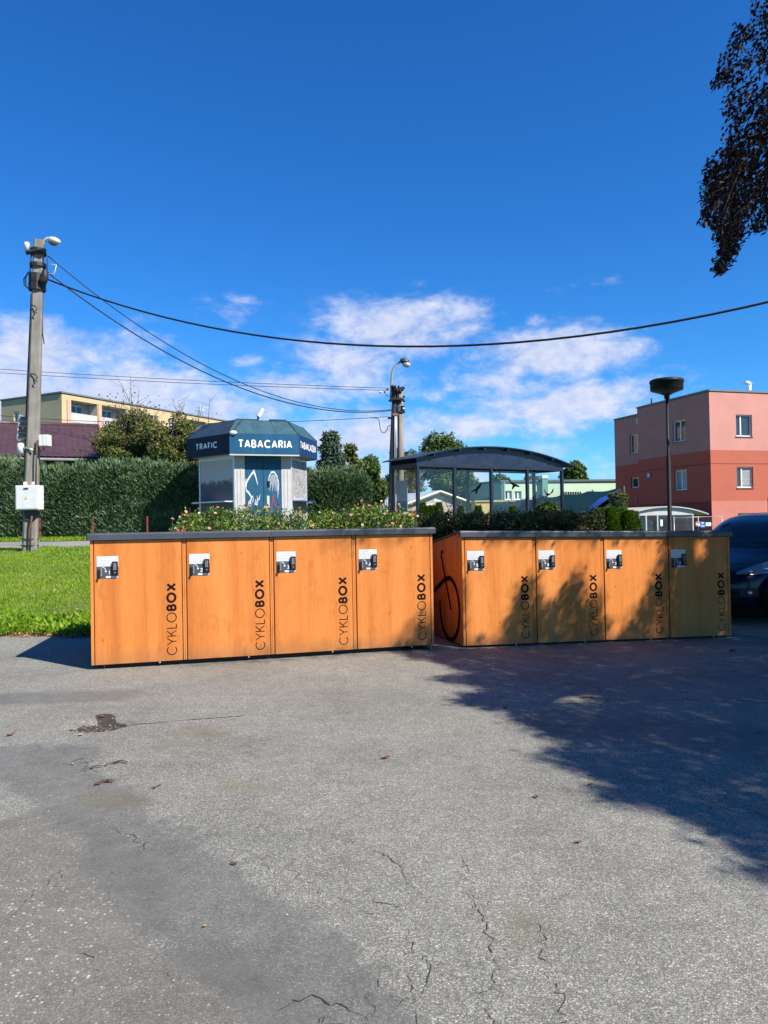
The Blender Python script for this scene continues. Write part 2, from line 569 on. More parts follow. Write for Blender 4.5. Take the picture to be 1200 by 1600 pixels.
def wood_laminate():
    mt, T, out = new_mat('orange_wood_laminate')
    p = T.coord('Object')
    rnd = T.n('ShaderNodeObjectInfo').outputs['Random']
    off = T.n('ShaderNodeCombineXYZ', {0: T.m('MULTIPLY', rnd, 31.0), 1: T.m('MULTIPLY', rnd, 13.0), 2: T.m('MULTIPLY', rnd, 57.0)}).outputs[0]
    q = T.v('ADD', p, off)
    warp = T.v('SCALE', T.v('SUBTRACT', T.noise(T.scale(q, (1.5, 1.5, .6)), 2.0, 3, .5, 0, True), (.5, .5, .5)), 0.09)
    q2 = T.v('ADD', q, warp)
    planks = T.noise(T.scale(q2, (5.5, 5.5, 0.10)), 1.0, 2, 0.4)
    grain = T.noise(T.scale(q2, (46, 46, 1.6)), 1.0, 5, 0.65)
    fine = T.noise(T.scale(q2, (190, 190, 5)), 1.0, 3, 0.6)
    knots = T.n('ShaderNodeTexVoronoi', {'Vector': T.scale(q2, (4.6, 4.6, 2.6)), 'Scale': 1.6, 'Randomness': 1.0})
    kd = T.m('SUBTRACT', 1.0, T.sstep(knots.outputs['Distance'], 0.02, 0.11))
    kr = T.n('ShaderNodeSeparateColor', {0: knots.outputs['Color']}).outputs[0]
    kd = T.m('MULTIPLY', kd, T.m('GREATER_THAN', kr, 0.30))
    kcloud = T.m('MULTIPLY', T.sstep(T.noise(T.scale(q2, (8, 8, 4.0)), 1.0, 6, .75), 0.50, 0.70), 0.60)
    x = T.m('ADD', T.m('ADD', T.m('MULTIPLY', planks, .55), T.m('MULTIPLY', grain, .30)), T.m('MULTIPLY', fine, .15))
    c = T.ramp(x, [(0.36, (.45, .140, .026)), (0.50, (.56, .188, .040)), (0.64, (.62, .228, .056))])
    c = T.mix(T.m('MULTIPLY', kcloud, 0.75), c, (.36, .105, .014))
    c = T.mix(T.m('MULTIPLY', kd, 0.75), c, (.22, .066, .010))
    zz = T.n('ShaderNodeSeparateXYZ', {0: p}).outputs[2]
    splash = T.m('MULTIPLY', T.m('SUBTRACT', 1.0, T.sstep(T.m('ADD', zz, T.m('MULTIPLY', T.m('SUBTRACT', T.noise(q, 14, 4, .7), .5), .16)), .05, .24)), .34)
    c = T.mix(splash, c, (.20, .125, .070))
    scuff = T.m('MULTIPLY', T.sstep(T.noise(T.scale(q2, (3, 3, 22)), 2.2, 5, .75), .66, .78), .22)
    c = T.mix(scuff, c, (.66, .36, .16))
    b = principled(T, out, Base_Color=c, Roughness=T.m('ADD', .46, T.m('MULTIPLY', grain, .12)))
    b.inputs['Specular IOR Level'].default_value = 0.28
    T.set(b.inputs['Normal'], T.bump(T.m('ADD', grain, T.m('MULTIPLY', fine, .6)), 0.05, 0.002))
    return mt

M_WOOD = wood_laminate()
M_LID = plain('anthracite_metal', (.052, .060, .075), .42, .16, 3.0, spec=.5)
M_BLACKGAP = plain('black_rubber', (.012, .012, .013), .7, .1)
M_PRINT = plain('dark_brown_print', (.013, .007, .006), .85, .1, spec=.08)
M_WHITE = plain('white_paint', (.66, .67, .68), .45, .06)
M_PLATEG = plain('plate_grey_print', (.055, .062, .078), .5, .08)
M_BLACKP = plain('black_plastic', (.010, .011, .013), .38, .15)
M_GREYP = plain('grey_plastic', (.23, .24, .25), .5, .1)
M_GALV = plain('galvanised_steel', (.48, .49, .50), .42, .15, 9, metallic=.6)
M_PLATEW = plain('white_plate', (.60, .61, .62), .35, .04)
M_PLATETXT = plain('plate_pale_grey_print', (.44, .46, .49), .5, .04)

# --- asphalt ------------------------------------------------------------------
def asphalt():
    """tone masks (worn, smooth, stained, soil) come with the mesh as attributes; stones, dust and the fine net of cracks are made here"""
    mt, T, out = new_mat('worn_asphalt')
    p0 = T.coord('Object')
    flat = T.scale(p0, (1, 1, 0))
    def attr(name):
        return T.n('ShaderNodeAttribute', attribute_name=name).outputs['Fac']
    nzm = T.noise(flat, 7.0, 5, .65)
    nzf = T.noise(flat, 34.0, 3, .6)
    rag = T.m('ADD', T.m('MULTIPLY', T.m('SUBTRACT', nzm, .5), 1.1), T.m('MULTIPLY', T.m('SUBTRACT', nzf, .5), .7))
    smooth = T.sstep(T.m('ADD', attr('smooth_bitumen'), rag), .32, .78)
    stony = T.sstep(T.m('ADD', attr('stony'), T.m('MULTIPLY', rag, .6)), .25, .8)
    vs = T.n('ShaderNodeTexVoronoi', {'Vector': p0, 'Scale': 150.0})
    r1 = T.n('ShaderNodeSeparateColor', {0: vs.outputs['Color']})
    tone = T.ramp(r1.outputs[0], [(0.0, .145), (.25, .200), (.55, .248), (.82, .300), (.95, .37), (1.0, .50)])
    warm = T.ramp(r1.outputs[1], [(0, (1.07, 1.02, .81)), (.5, (1.02, 1.01, .87)), (.85, (.98, 1.01, .90)), (1, (1.12, .97, .78))])
    c = T.mix(1.0, tone, warm, 'MULTIPLY')
    gap = T.sstep(vs.outputs['Distance'], .36, .66)
    c = T.mix(T.m('MULTIPLY', gap, .62), c, (.085, .083, .079))
    c = T.mix(T.m('MULTIPLY', stony, .58), c, T.mix(nzf, (.090, .084, .070), (.155, .147, .126)))
    c = T.mix(T.m('MULTIPLY', smooth, .62), c, T.mix(T.noise(p0, 75, 5, .75), (.044, .045, .041), (.172, .172, .158)))
    vb = T.n('ShaderNodeTexVoronoi', {'Vector': p0, 'Scale': 66.0})
    r2 = T.n('ShaderNodeSeparateColor', {0: vb.outputs['Color']})
    bigsel = T.m('GREATER_THAN', r2.outputs[0], T.m('SUBTRACT', .945, T.m('MULTIPLY', stony, .16)))
    bsz = T.m('ADD', .12, T.m('MULTIPLY', r2.outputs[2], .34))
    bigr = T.m('MULTIPLY', bigsel, T.m('LESS_THAN', T.m('ADD', vb.outputs['Distance'], T.m('MULTIPLY', T.m('SUBTRACT', T.noise(p0, 210, 2, .6), .5), .25)), bsz))
    bigtone = T.ramp(r2.outputs[1], [(0, (.22, .22, .20)), (.5, (.31, .30, .27)), (.85, (.42, .41, .37)), (1, (.36, .29, .23))])
    c = T.mix(T.m('MULTIPLY', bigr, T.m('SUBTRACT', 1.0, T.m('MULTIPLY', smooth, .85))), c, bigtone)
    macro = T.ramp(T.noise(flat, 0.9, 5, .65), [(.26, .74), (.5, .99), (.74, 1.15)])
    c = T.mix(1.0, c, macro, 'MULTIPLY')
    c = T.mix(1.0, c, T.ramp(T.noise(flat, 9.0, 4, .7), [(.3, .84), (.7, 1.10)]), 'MULTIPLY')
    c = T.mix(T.m('MULTIPLY', attr('dust_stain'), .42), c, (.13, .105, .055))
    w2 = T.v('SCALE', T.v('SUBTRACT', T.noise(flat, 1.6, 4, .62, 0, True), (.5, .5, .5)), 0.6)
    ve = T.n('ShaderNodeTexVoronoi', {'Vector': T.scale(T.v('ADD', flat, w2), (1.0, .72, 0)), 'Scale': 1.05}, feature='DISTANCE_TO_EDGE')
    net = T.m('MULTIPLY', T.m('SUBTRACT', 1.0, T.sstep(ve.outputs['Distance'], .001, .0065)), T.sstep(T.noise(flat, .8, 2, .5), .54, .66))
    net = T.m('MULTIPLY', net, T.sstep(nzf, .40, .55))
    c = T.mix(T.m('MULTIPLY', net, .75), c, (.022, .020, .018))
    hole = T.sstep(T.m('ADD', attr('pothole'), T.m('MULTIPLY', rag, .50)), .22, .42)
    soil = T.mix(T.noise(p0, 70, 4, .7), (.012, .009, .007), (.060, .044, .030))
    c = T.mix(T.m('MULTIPLY', hole, .93), c, soil)
    edge = T.sstep(T.m('ADD', attr('washed_soil'), T.m('MULTIPLY', rag, .5)), .3, .9)
    c = T.mix(T.m('MULTIPLY', edge, .55), c, T.mix(nzf, (.16, .13, .10), (.34, .30, .25)))
    h = T.m('ADD', T.m('MULTIPLY', T.m('SUBTRACT', 1.0, vs.outputs['Distance']), T.m('SUBTRACT', 1.0, T.m('MULTIPLY', smooth, .75))), T.m('MULTIPLY', T.noise(p0, 220, 2, .6), .5))
    b = principled(T, out, Base_Color=c, Roughness=T.m('SUBTRACT', .86, T.m('MULTIPLY', smooth, .14)))
    b.inputs['Specular IOR Level'].default_value = .32
    T.set(b.inputs['Normal'], T.bump(h, .42, .005))
    return mt

def seg_d(X, Y, a, b):
    ax, ay, bx, by = a.x, a.y, b.x, b.y
    dx, dy = bx - ax, by - ay
    t = np.clip(((X - ax) * dx + (Y - ay) * dy) / max(dx * dx + dy * dy, 1e-9), 0, 1)
    return np.hypot(X - ax - t * dx, Y - ay - t * dy)

def yard_masks(o):
    me = o.data
    V = np.empty(len(me.vertices) * 3, np.float32); me.vertices.foreach_get('co', V); V = V.reshape(-1, 3)
    X, Y = V[:, 0], V[:, 1]
    def blob(a, b, r0, r1, k=1.0):
        return k * (1 - sm(seg_d(X, Y, G(*a), G(*b)), r0, r1))
    mx = np.maximum.reduce
    data = {
        'smooth_bitumen': mx([blob((-60, 1190), (80, 1184), .08, .55), blob((60, 1200), (160, 1262), .08, .42), blob((160, 1262), (215, 1330), .05, .30), blob((215, 1330), (330, 1430), .10, .40), blob((330, 1430), (470, 1530), .12, .38), blob((470, 1530), (560, 1640), .12, .34),
                              blob((-20, 1094), (170, 1088), .10, .45, .85), blob((900, 1130), (1260, 1165), .2, .7, .8), blob((1000, 1065), (1300, 1050), .1, .6, .6), blob((250, 1290), (330, 1300), .02, .25, .55)]),
        'stony': mx([blob((-300, 1300), (50, 1420), .3, .8), blob((-200, 1560), (220, 1640), .3, .65), blob((40, 1300), (130, 1440), .12, .5), blob((380, 1600), (420, 1650), .02, .2, .7)]),
        'dust_stain': mx([blob((300, 1142), (330, 1145), .0, .24), blob((360, 1225), (400, 1230), .0, .15), blob((150, 1245), (200, 1250), .0, .2), blob((820, 1440), (830, 1460), .0, .12), blob((270, 1165), (330, 1170), .0, .25, .5)]),
        'pothole': mx([1 - sm(seg_d(X, Y, G(140, 1135), G(172, 1134)), .02, .16), 1 - sm(seg_d(X, Y, G(163, 1120), G(172, 1133)), .0, .10), 1 - sm(seg_d(X, Y, G(118, 1138), G(140, 1132)), .0, .08)]),
        'washed_soil': sm(Y, 9.6, 10.25) * (1 - sm(X, -2.6, -1.2)),
    }
    for k, v in data.items():
        at = me.attributes.new(k, 'FLOAT', 'POINT')
        at.data.foreach_set('value', np.asarray(v, np.float32))

def crack_strips(zf):
    """open cracks: ragged dark strips just proud of the stones"""
    rg = np.random.default_rng(14)
    m = MB()
    def line(pts, wd, jitter=.012, brk=.0):
        g = [G(*p) for p in pts]
        q = []
        for a, b in zip(g, g[1:]):
            n = max(2, int((b - a).length / .016))
            for i in range(n):
                q.append(a.lerp(b, i / n))
        q.append(g[-1])
        q = np.array([(p.x, p.y) for p in q])
        walk = np.cumsum(rg.normal(0, jitter * .5, q.shape), 0); walk -= np.linspace(0, 1, len(q))[:, None] * walk[-1]
        q = q + walk * .6 + rg.normal(0, jitter * .35, q.shape)
        w = .38 * wd * np.clip(rg.lognormal(-.15, .65, len(q)), .15, 2.4)
        tap = np.minimum(1, np.minimum(np.arange(len(q)), np.arange(len(q))[::-1]) / 9 + .15)
        w = w * tap
        d = np.gradient(q, axis=0); d /= np.maximum(np.linalg.norm(d, axis=1, keepdims=True), 1e-6)
        n_ = np.stack([-d[:, 1], d[:, 0]], 1)
        L = q + n_ * w[:, None] / 2; R_ = q - n_ * w[:, None] / 2
        zl = zf(L[:, 0], L[:, 1]) + .0025; zr = zf(R_[:, 0], R_[:, 1]) + .0025
        for i in range(len(q) - 1):
            if rg.random() < brk: continue
            m.poly([(R_[i, 0], R_[i, 1], zr[i]), (R_[i + 1, 0], R_[i + 1, 1], zr[i + 1]), (L[i + 1, 0], L[i + 1, 1], zl[i + 1]), (L[i, 0], L[i, 1], zl[i])])
    line([(176, 1135), (200, 1135), (230, 1131.5), (300, 1126), (395, 1117)], .020, .010, .05); line([(395, 1117), (520, 1098)], .008, .012, .35)
    line([(176, 1134), (215, 1132.5), (260, 1129)], .018, .010, .1)
    for pts, wd, br in (([(585, 1325), (640, 1370), (657, 1405)], .0055, .12), ([(440, 1355), (480, 1385), (560, 1420)], .005, .3), ([(575, 1420), (600, 1445)], .007, .1), ([(660, 1465), (668, 1520), (650, 1600), (640, 1680)], .0055, .1),
                        ([(735, 1400), (770, 1500), (774, 1560), (776, 1680)], .0055, .12), ([(845, 1435), (870, 1500), (895, 1560), (893, 1680)], .0055, .1), ([(606, 1510), (590, 1560), (565, 1620)], .004, .35), ([(730, 1390), (745, 1425)], .007, .05),
                        ([(170, 1295), (205, 1305), (240, 1330)], .006, .25), ([(98, 1362), (98, 1396)], .006, .1), ([(122, 1490), (160, 1520)], .008, .2), ([(258, 1520), (275, 1540)], .008, .1), ([(105, 1540), (120, 1560)], .006, .2),
                        ([(430, 1590), (452, 1578), (500, 1562), (520, 1572), (545, 1575), (575, 1600)], .012, .15), ([(860, 1105), (960, 1098), (1080, 1093), (1210, 1097)], .016, .15), ([(1100, 1145), (1145, 1150), (1260, 1140)], .010, .2), ([(1120, 1235), (1150, 1262), (1210, 1290)], .007, .2),
                        ([(0, 1112), (60, 1108)], .008, .4), ([(860, 1075), (900, 1068), (930, 1062)], .012, .3), ([(620, 1000), (700, 1012), (760, 1022)], .006, .4), ([(300, 1290), (345, 1275), (372, 1268)], .006, .3), ([(105, 1195), (118, 1188), (150, 1182)], .014, .15), ([(560, 1385), (600, 1412), (660, 1422)], .005, .3), ([(620, 1440), (655, 1475), (640, 1530), (600, 1590)], .005, .3), ([(720, 1330), (760, 1400), (740, 1450)], .004, .4), ([(480, 1600), (500, 1585), (535, 1600)], .01, .2), ([(780, 1480), (830, 1500), (850, 1540)], .004, .4), ([(380, 1330), (420, 1370), (440, 1400)], .004, .4)):
        line(pts, wd * 1.1, .024, br * .35 + .03)
    mt = plain('crack_dark', (.045, .040, .034), .95, .3, 40)
    tag(m.build('asphalt_crack', mt), kind='structure')

M_ASPHALT = asphalt()

def soilmat(name, a, b_, s=14):
    mt, T, out = new_mat(name)
    p = T.coord('Object')
    c = T.mix(T.sstep(T.noise(p, s, 6, .7), .3, .7), a, b_)
    c = T.mix(T.m('MULTIPLY', T.sstep(T.noise(p, .5, 3, .6), .4, .7), .5), c, tuple(x * .7 for x in a))
    b = principled(T, out, Base_Color=c, Roughness=.95)
    T.set(b.inputs['Normal'], T.bump(T.noise(p, s * 3, 4, .6), .6, .02))
    return mt

M_EARTH = soilmat('bare_earth', (.055, .040, .028), (.12, .09, .06))
M_TURF = soilmat('turf', (.070, .105, .016), (.125, .180, .026))
M_FIELD = soilmat('far_grass', (.06, .09, .025), (.10, .13, .04), 2)
M_PATH = soilmat('path_asphalt', (.20, .195, .19), (.30, .29, .28), 30)

# ------------------------------------------------------------------ ground
def sheet(name, xs, ys, zf, mats, kind='structure', mask=None):
    X, Y = np.meshgrid(xs, ys)
    Z = zf(X, Y)
    V = np.stack([X.ravel(), Y.ravel(), Z.ravel()], 1)
    nx, ny = len(xs), len(ys)
    i = np.arange((ny - 1) * (nx - 1)); r = i // (nx - 1); c = i % (nx - 1)
    a = r * nx + c
    F = np.stack([a, a + 1, a + nx + 1, a + nx], 1)
    if mask is not None:
        keep = mask(V[F].mean(1))
        F = F[keep]
    o = np_mesh(name, V, F, mats, smooth=True)
    tag(o, kind=kind)
    return o

def bumps(X, Y, amp, seed, n=26, lmin=.5, lmax=4):
    rg = np.random.default_rng(seed)
    Z = np.zeros_like(X)
    for _ in range(n):
        L = rg.uniform(lmin, lmax); th = rg.uniform(0, 2 * PI); ph = rg.uniform(0, 2 * PI)
        Z += np.sin((X * math.cos(th) + Y * math.sin(th)) * 2 * PI / L + ph) * L / lmax
    return Z * amp / math.sqrt(n)

HOLE = (G(130, 1134) + G(172, 1133)) / 2

def yard_z(X, Y):
    Z = ground_z(X, Y) + bumps(X, Y, .006, 3)
    d2 = ((X - HOLE.x) / .20) ** 2 + ((Y - HOLE.y) / .17) ** 2
    Z = Z - .035 * np.exp(-d2 ** 2) * (1 + .35 * np.sin(X * 60) * np.sin(Y * 51))
    return Z

gx = np.unique(np.concatenate([np.linspace(-120, -16, 14), np.linspace(-16, -4, 25), np.linspace(-4, 5.5, 120), np.linspace(5.5, 20, 30), np.linspace(20, 120, 14)]))
gx = np.unique(np.concatenate([gx, np.arange(HOLE.x - .5, HOLE.x + .5, .025)]))
gy = np.unique(np.concatenate([np.linspace(-60, 0, 13), np.linspace(0, 11.5, 130), [11.7, 12]]))
gy = np.unique(np.concatenate([gy, np.arange(HOLE.y - .45, HOLE.y + .45, .025)]))
yard = sheet('asphalt_yard', gx, gy, yard_z, M_ASPHALT)
yard_masks(yard)
crack_strips(yard_z)
# the yard runs on past the right-hand locker row to where the car stands
gx2 = np.linspace(3.2, 30, 28); gy2 = np.linspace(12, 30, 19)
yard2 = sheet('asphalt_drive', gx2, gy2, lambda X, Y: ground_z(X, Y), M_ASPHALT)
# terrain to the horizon
tx = np.concatenate([np.linspace(-900, -60, 12), np.linspace(-50, 50, 41), np.linspace(60, 900, 12)])
ty = np.concatenate([np.linspace(-600, -70, 6), np.linspace(-60, 60, 49), np.linspace(70, 400, 12), np.linspace(460, 1200, 6)])
terrain = sheet('ground', tx, ty, lambda X, Y: ground_z(X, Y) - .09, M_FIELD)

def lawn_edge(x):
    x = np.asarray(x, float)
    return 10.12 + .05 * np.sin(x * 2.1) + .035 * np.sin(x * 5.3 + 1) + .03 * np.sin(x * 11.7 + 2) - .02 * (x + 3)

lx = np.concatenate([np.linspace(-60, -16, 23), np.linspace(-15.6, -1.0, 160)])
def lawn_sheet():
    ts = np.concatenate([[0, .002, .006], np.linspace(.012, 1, 60) ** 1.3])
    X = np.repeat(lx[None, :], len(ts), 0)
    e = lawn_edge(lx)[None, :]
    Y = e + (23.85 - e) * ts[:, None]
    Z = ground_z(X, Y) + .05 * sm(ts, 0, .012)[:, None] - .01 * (ts[:, None] == 0) + bumps(X, Y, .012, 9) * sm(ts, 0.01, .05)[:, None]
    V = np.stack([X.ravel(), Y.ravel(), Z.ravel()], 1)
    nx = len(lx); ny = len(ts)
    i = np.arange((ny - 1) * (nx - 1)); r = i // (nx - 1); c = i % (nx - 1); a = r * nx + c
    F = np.stack([a, a + 1, a + nx + 1, a + nx], 1)
    return tag(np_mesh('lawn', V, F, M_TURF, smooth=True), kind='structure')
lawn_sheet()
path = sheet('footpath', np.linspace(-60, -2, 59), np.linspace(23.9, 26.0, 8), lambda X, Y: ground_z(X, Y) + .03, M_PATH)
verge = sheet('grass_verge', np.linspace(-60, -2, 59), np.linspace(26.02, 29.5, 8), lambda X, Y: ground_z(X, Y) + .04, M_TURF)
bed = sheet('planting_bed', np.linspace(-3.6, 9.0, 50), np.linspace(11.35, 16.5, 20), lambda X, Y: ground_z(X, Y) + .06 + .10 * sm(Y, 11.35, 12.0) + bumps(X, Y, .02, 4), M_EARTH)


# ------------------------------------------------------------------ leaves, blades
def rand_unit(rg, n):
    v = rg.normal(size=(n, 3))
    return v / np.linalg.norm(v, axis=1, keepdims=True)

def leaf_quads(C, D, N, ln, wd, rg, curl=0.0):
    """rhombic leaves: C base points, D direction of the midrib, N rough normal; arrays (n,3); returns V, F"""
    D = D / np.linalg.norm(D, axis=1, keepdims=True)
    S = np.cross(D, N); S /= np.maximum(np.linalg.norm(S, axis=1, keepdims=True), 1e-6)
    U = np.cross(S, D)
    n = len(C)
    ln = np.broadcast_to(np.asarray(ln, float).reshape(-1, 1), (n, 1)); wd = np.broadcast_to(np.asarray(wd, float).reshape(-1, 1), (n, 1))
    a = C
    b = C + D * ln * .45 + S * wd * .5 + U * ln * curl
    c = C + D * ln
    d = C + D * ln * .45 - S * wd * .5 + U * ln * curl
    V = np.stack([a, b, c, d], 1).reshape(-1, 3)
    F = np.arange(4 * n).reshape(-1, 4)
    return V, F

def grass_blades(name, X, Y, Z, hgt, wid, mats, rg, mi=None, lean=.5):
    n = len(X)
    th = rg.uniform(0, 2 * PI, n)
    dx, dy = np.cos(th), np.sin(th)
    ln = rg.normal(0, lean, (n, 2))
    B = np.stack([X, Y, Z], 1)
    h = hgt[:, None]
    T1 = B + np.concatenate([ln * h * .45, h * .62], 1)
    T2 = B + np.concatenate([ln * h * 1.1, h * 1.0], 1)
    w = np.stack([dx, dy, np.zeros(n)], 1) * wid[:, None]
    V = np.stack([B - w, B + w, T1 + w * .8, T1 - w * .8, T2], 1).reshape(-1, 3)
    k = np.arange(n) * 5
    F = np.concatenate([np.stack([k, k + 1, k + 2], 1), np.stack([k, k + 2, k + 3], 1), np.stack([k + 3, k + 2, k + 4], 1)], 0)
    m3 = None if mi is None else np.concatenate([mi, mi, mi])
    return np_mesh(name, V, F, mats, mat_idx=m3)

M_GRASS = leafmat('grass_blade', [(.080, .160, .008), (.155, .285, .012), (.245, .390, .024), (.37, .41, .07)], .35, .5, .25, .9)
M_DRYG = leafmat('dry_grass_blade', [(.16, .16, .05), (.26, .22, .09), (.34, .28, .13)], .2, .6)

def make_grass():
    rg = np.random.default_rng(11)
    N = 150000
    # denser near the yard
    u = rg.random(N)
    Y = 10.0 + 13.9 * u ** 1.35
    X = np.where(rg.random(N) < .90, rg.uniform(-1, 0, N) * (Y * .53 + .8 - 2.6) - 2.6, rg.uniform(-16, -2.4, N))
    keep = (Y > lawn_edge(X) - .02) & (X < -1.2)
    X, Y = X[keep], Y[keep]
    cl = bumps(X, Y, 1.0, 21, 20, .4, 2.2)
    h = np.clip(.055 + .02 * cl + rg.normal(0, .014, len(X)), .02, .13) * (1 + .35 * (Y < lawn_edge(X) + .25))
    Z = ground_z(X, Y) + .035
    w = rg.uniform(.003, .006, len(X)) * (1 + (Y - 10) * .05)
    cl2 = bumps(X, Y, 1.0, 77, 14, .25, 1.1)
    mi = (rg.random(len(X)) < .08 + .30 * (cl2 > .95)).astype(int)
    h = h * np.where(cl2 < -.9, 1.5, 1.0)
    o = grass_blades('grass', X, Y, Z, h, w, [M_GRASS, M_DRYG], rg, mi)
    tag(o, 'short bright green lawn grass between the yard edge and the concrete pole', 'grass', kind='stuff')
    # verge along the hedge foot
    n = 9000
    X = rg.uniform(-16, -5, n); Y = rg.uniform(26.05, 28.0, n)
    o = grass_blades('grass', X, Y, ground_z(X, Y) + .03, rg.uniform(.05, .16, n), rg.uniform(.006, .012, n), M_GRASS, rg)
    tag(o, 'strip of long grass along the foot of the clipped hedge', 'grass', kind='stuff')
    # broad-leaved weeds and white clover heads
    n = 1500
    X = rg.uniform(-8, -2.6, n); Y = lawn_edge(X) + np.abs(rg.normal(0, .55, n))
    C = np.stack([X, Y, ground_z(X, Y) + rg.uniform(.05, .10, n)], 1)
    D = rand_unit(rg, n); D[:, 2] = np.abs(D[:, 2]) * .8 + .15
    V, F = leaf_quads(C, D, np.tile([0, 0, 1.], (n, 1)) + rand_unit(rg, n) * .3, rg.uniform(.07, .15, n), rg.uniform(.03, .06, n), rg, .08)
    o = np_mesh('weed_leaves', V, F, M_GRASS)
    tag(o, 'broad dock and plantain leaves along the lawn margin', 'weeds', kind='stuff')
    n = 700
    X = rg.uniform(-13, -2.8, n); Y = rg.uniform(10.3, 23.5, n)
    C = np.stack([X, Y, ground_z(X, Y) + .095], 1)
    D = rand_unit(rg, n); D[:, 2] *= .3
    V, F = leaf_quads(C, D, np.tile([0, 0, 1.], (n, 1)), .028, .028, rg, 0)
    o = np_mesh('clover_flowers', V, F, M_WHITE)
    tag(o, 'tiny white clover flowers scattered over the lawn', 'flowers', kind='stuff')
make_grass()

M_DEADLEAF = leafmat('dead_leaf', [(.10, .045, .018), (.20, .095, .035), (.34, .19, .085), (.42, .29, .16)], .1, .7)
def leaf_litter():
    rg = np.random.default_rng(5)
    n = 1700
    X = rg.uniform(-9, -2.7, n); Y = lawn_edge(X) - .02 + rg.normal(-.02, .055, n)
    C = np.stack([X, Y, ground_z(X, Y) + rg.uniform(.006, .04, n)], 1)
    D = rand_unit(rg, n); D[:, 2] *= .35
    V, F = leaf_quads(C, D, np.tile([0, 0, 1.], (n, 1)) + rand_unit(rg, n) * .5, rg.uniform(.025, .06, n), rg.uniform(.015, .035, n), rg, .15)
    o = np_mesh('leaf_litter', V, F, M_DEADLEAF)
    tag(o, 'brown leaf litter gathered along the edge between lawn and asphalt', 'leaf litter', kind='stuff')
leaf_litter()

def loose_grit():
    rg = np.random.default_rng(8)
    n = 1500
    ang = rg.uniform(0, 2 * PI, n)
    X = rg.uniform(-4.2, 4.6, n); Y = rg.uniform(1.9, 9.4, n)
    k = 170
    X[:k] = HOLE.x + rg.normal(0, .11, k); Y[:k] = HOLE.y + rg.normal(0, .08, k)
    k2 = 420
    X[k:k + k2] = rg.uniform(-3.4, -.9, k2); Y[k:k + k2] = 1.9 + 2.6 * rg.random(k2)
    r = rg.uniform(.0025, .0065, n); r[:k] = rg.uniform(.003, .009, k)
    Z = yard_z(X, Y) + r * .35
    base = np.array([[1, 0, 0], [-1, 0, 0], [0, 1, 0], [0, -1, 0], [0, 0, .7], [0, 0, -.6]], float)
    V = base[None] * (r[:, None, None]) * rg.uniform(.6, 1.3, (n, 6, 1))
    ca, sa = np.cos(ang)[:, None], np.sin(ang)[:, None]
    vx = V[:, :, 0] * ca - V[:, :, 1] * sa; vy = V[:, :, 0] * sa + V[:, :, 1] * ca
    V = np.stack([vx + X[:, None], vy + Y[:, None], V[:, :, 2] + Z[:, None]], 2).reshape(-1, 3)
    f = np.array([[0, 2, 4], [2, 1, 4], [1, 3, 4], [3, 0, 4], [2, 0, 5], [1, 2, 5], [3, 1, 5], [0, 3, 5]])
    F = (f[None] + (np.arange(n) * 6)[:, None, None]).reshape(-1, 3)
    mt = leafmat('grit_stone', [(.07, .06, .05), (.16, .15, .135), (.26, .25, .23), (.46, .44, .41)], .0, .85, .2, 3.0)
    tag(np_mesh('loose_grit', V, F, mt), 'loose grit and crumbs of stone scattered over the asphalt', 'grit', kind='stuff')
loose_grit()
# ------------------------------------------------------------------ bike locker rows
LOCK_H = 1.25
LOCK_D = 1.86
LOCK_L = 3.60
ROOF_FALL = 0.135

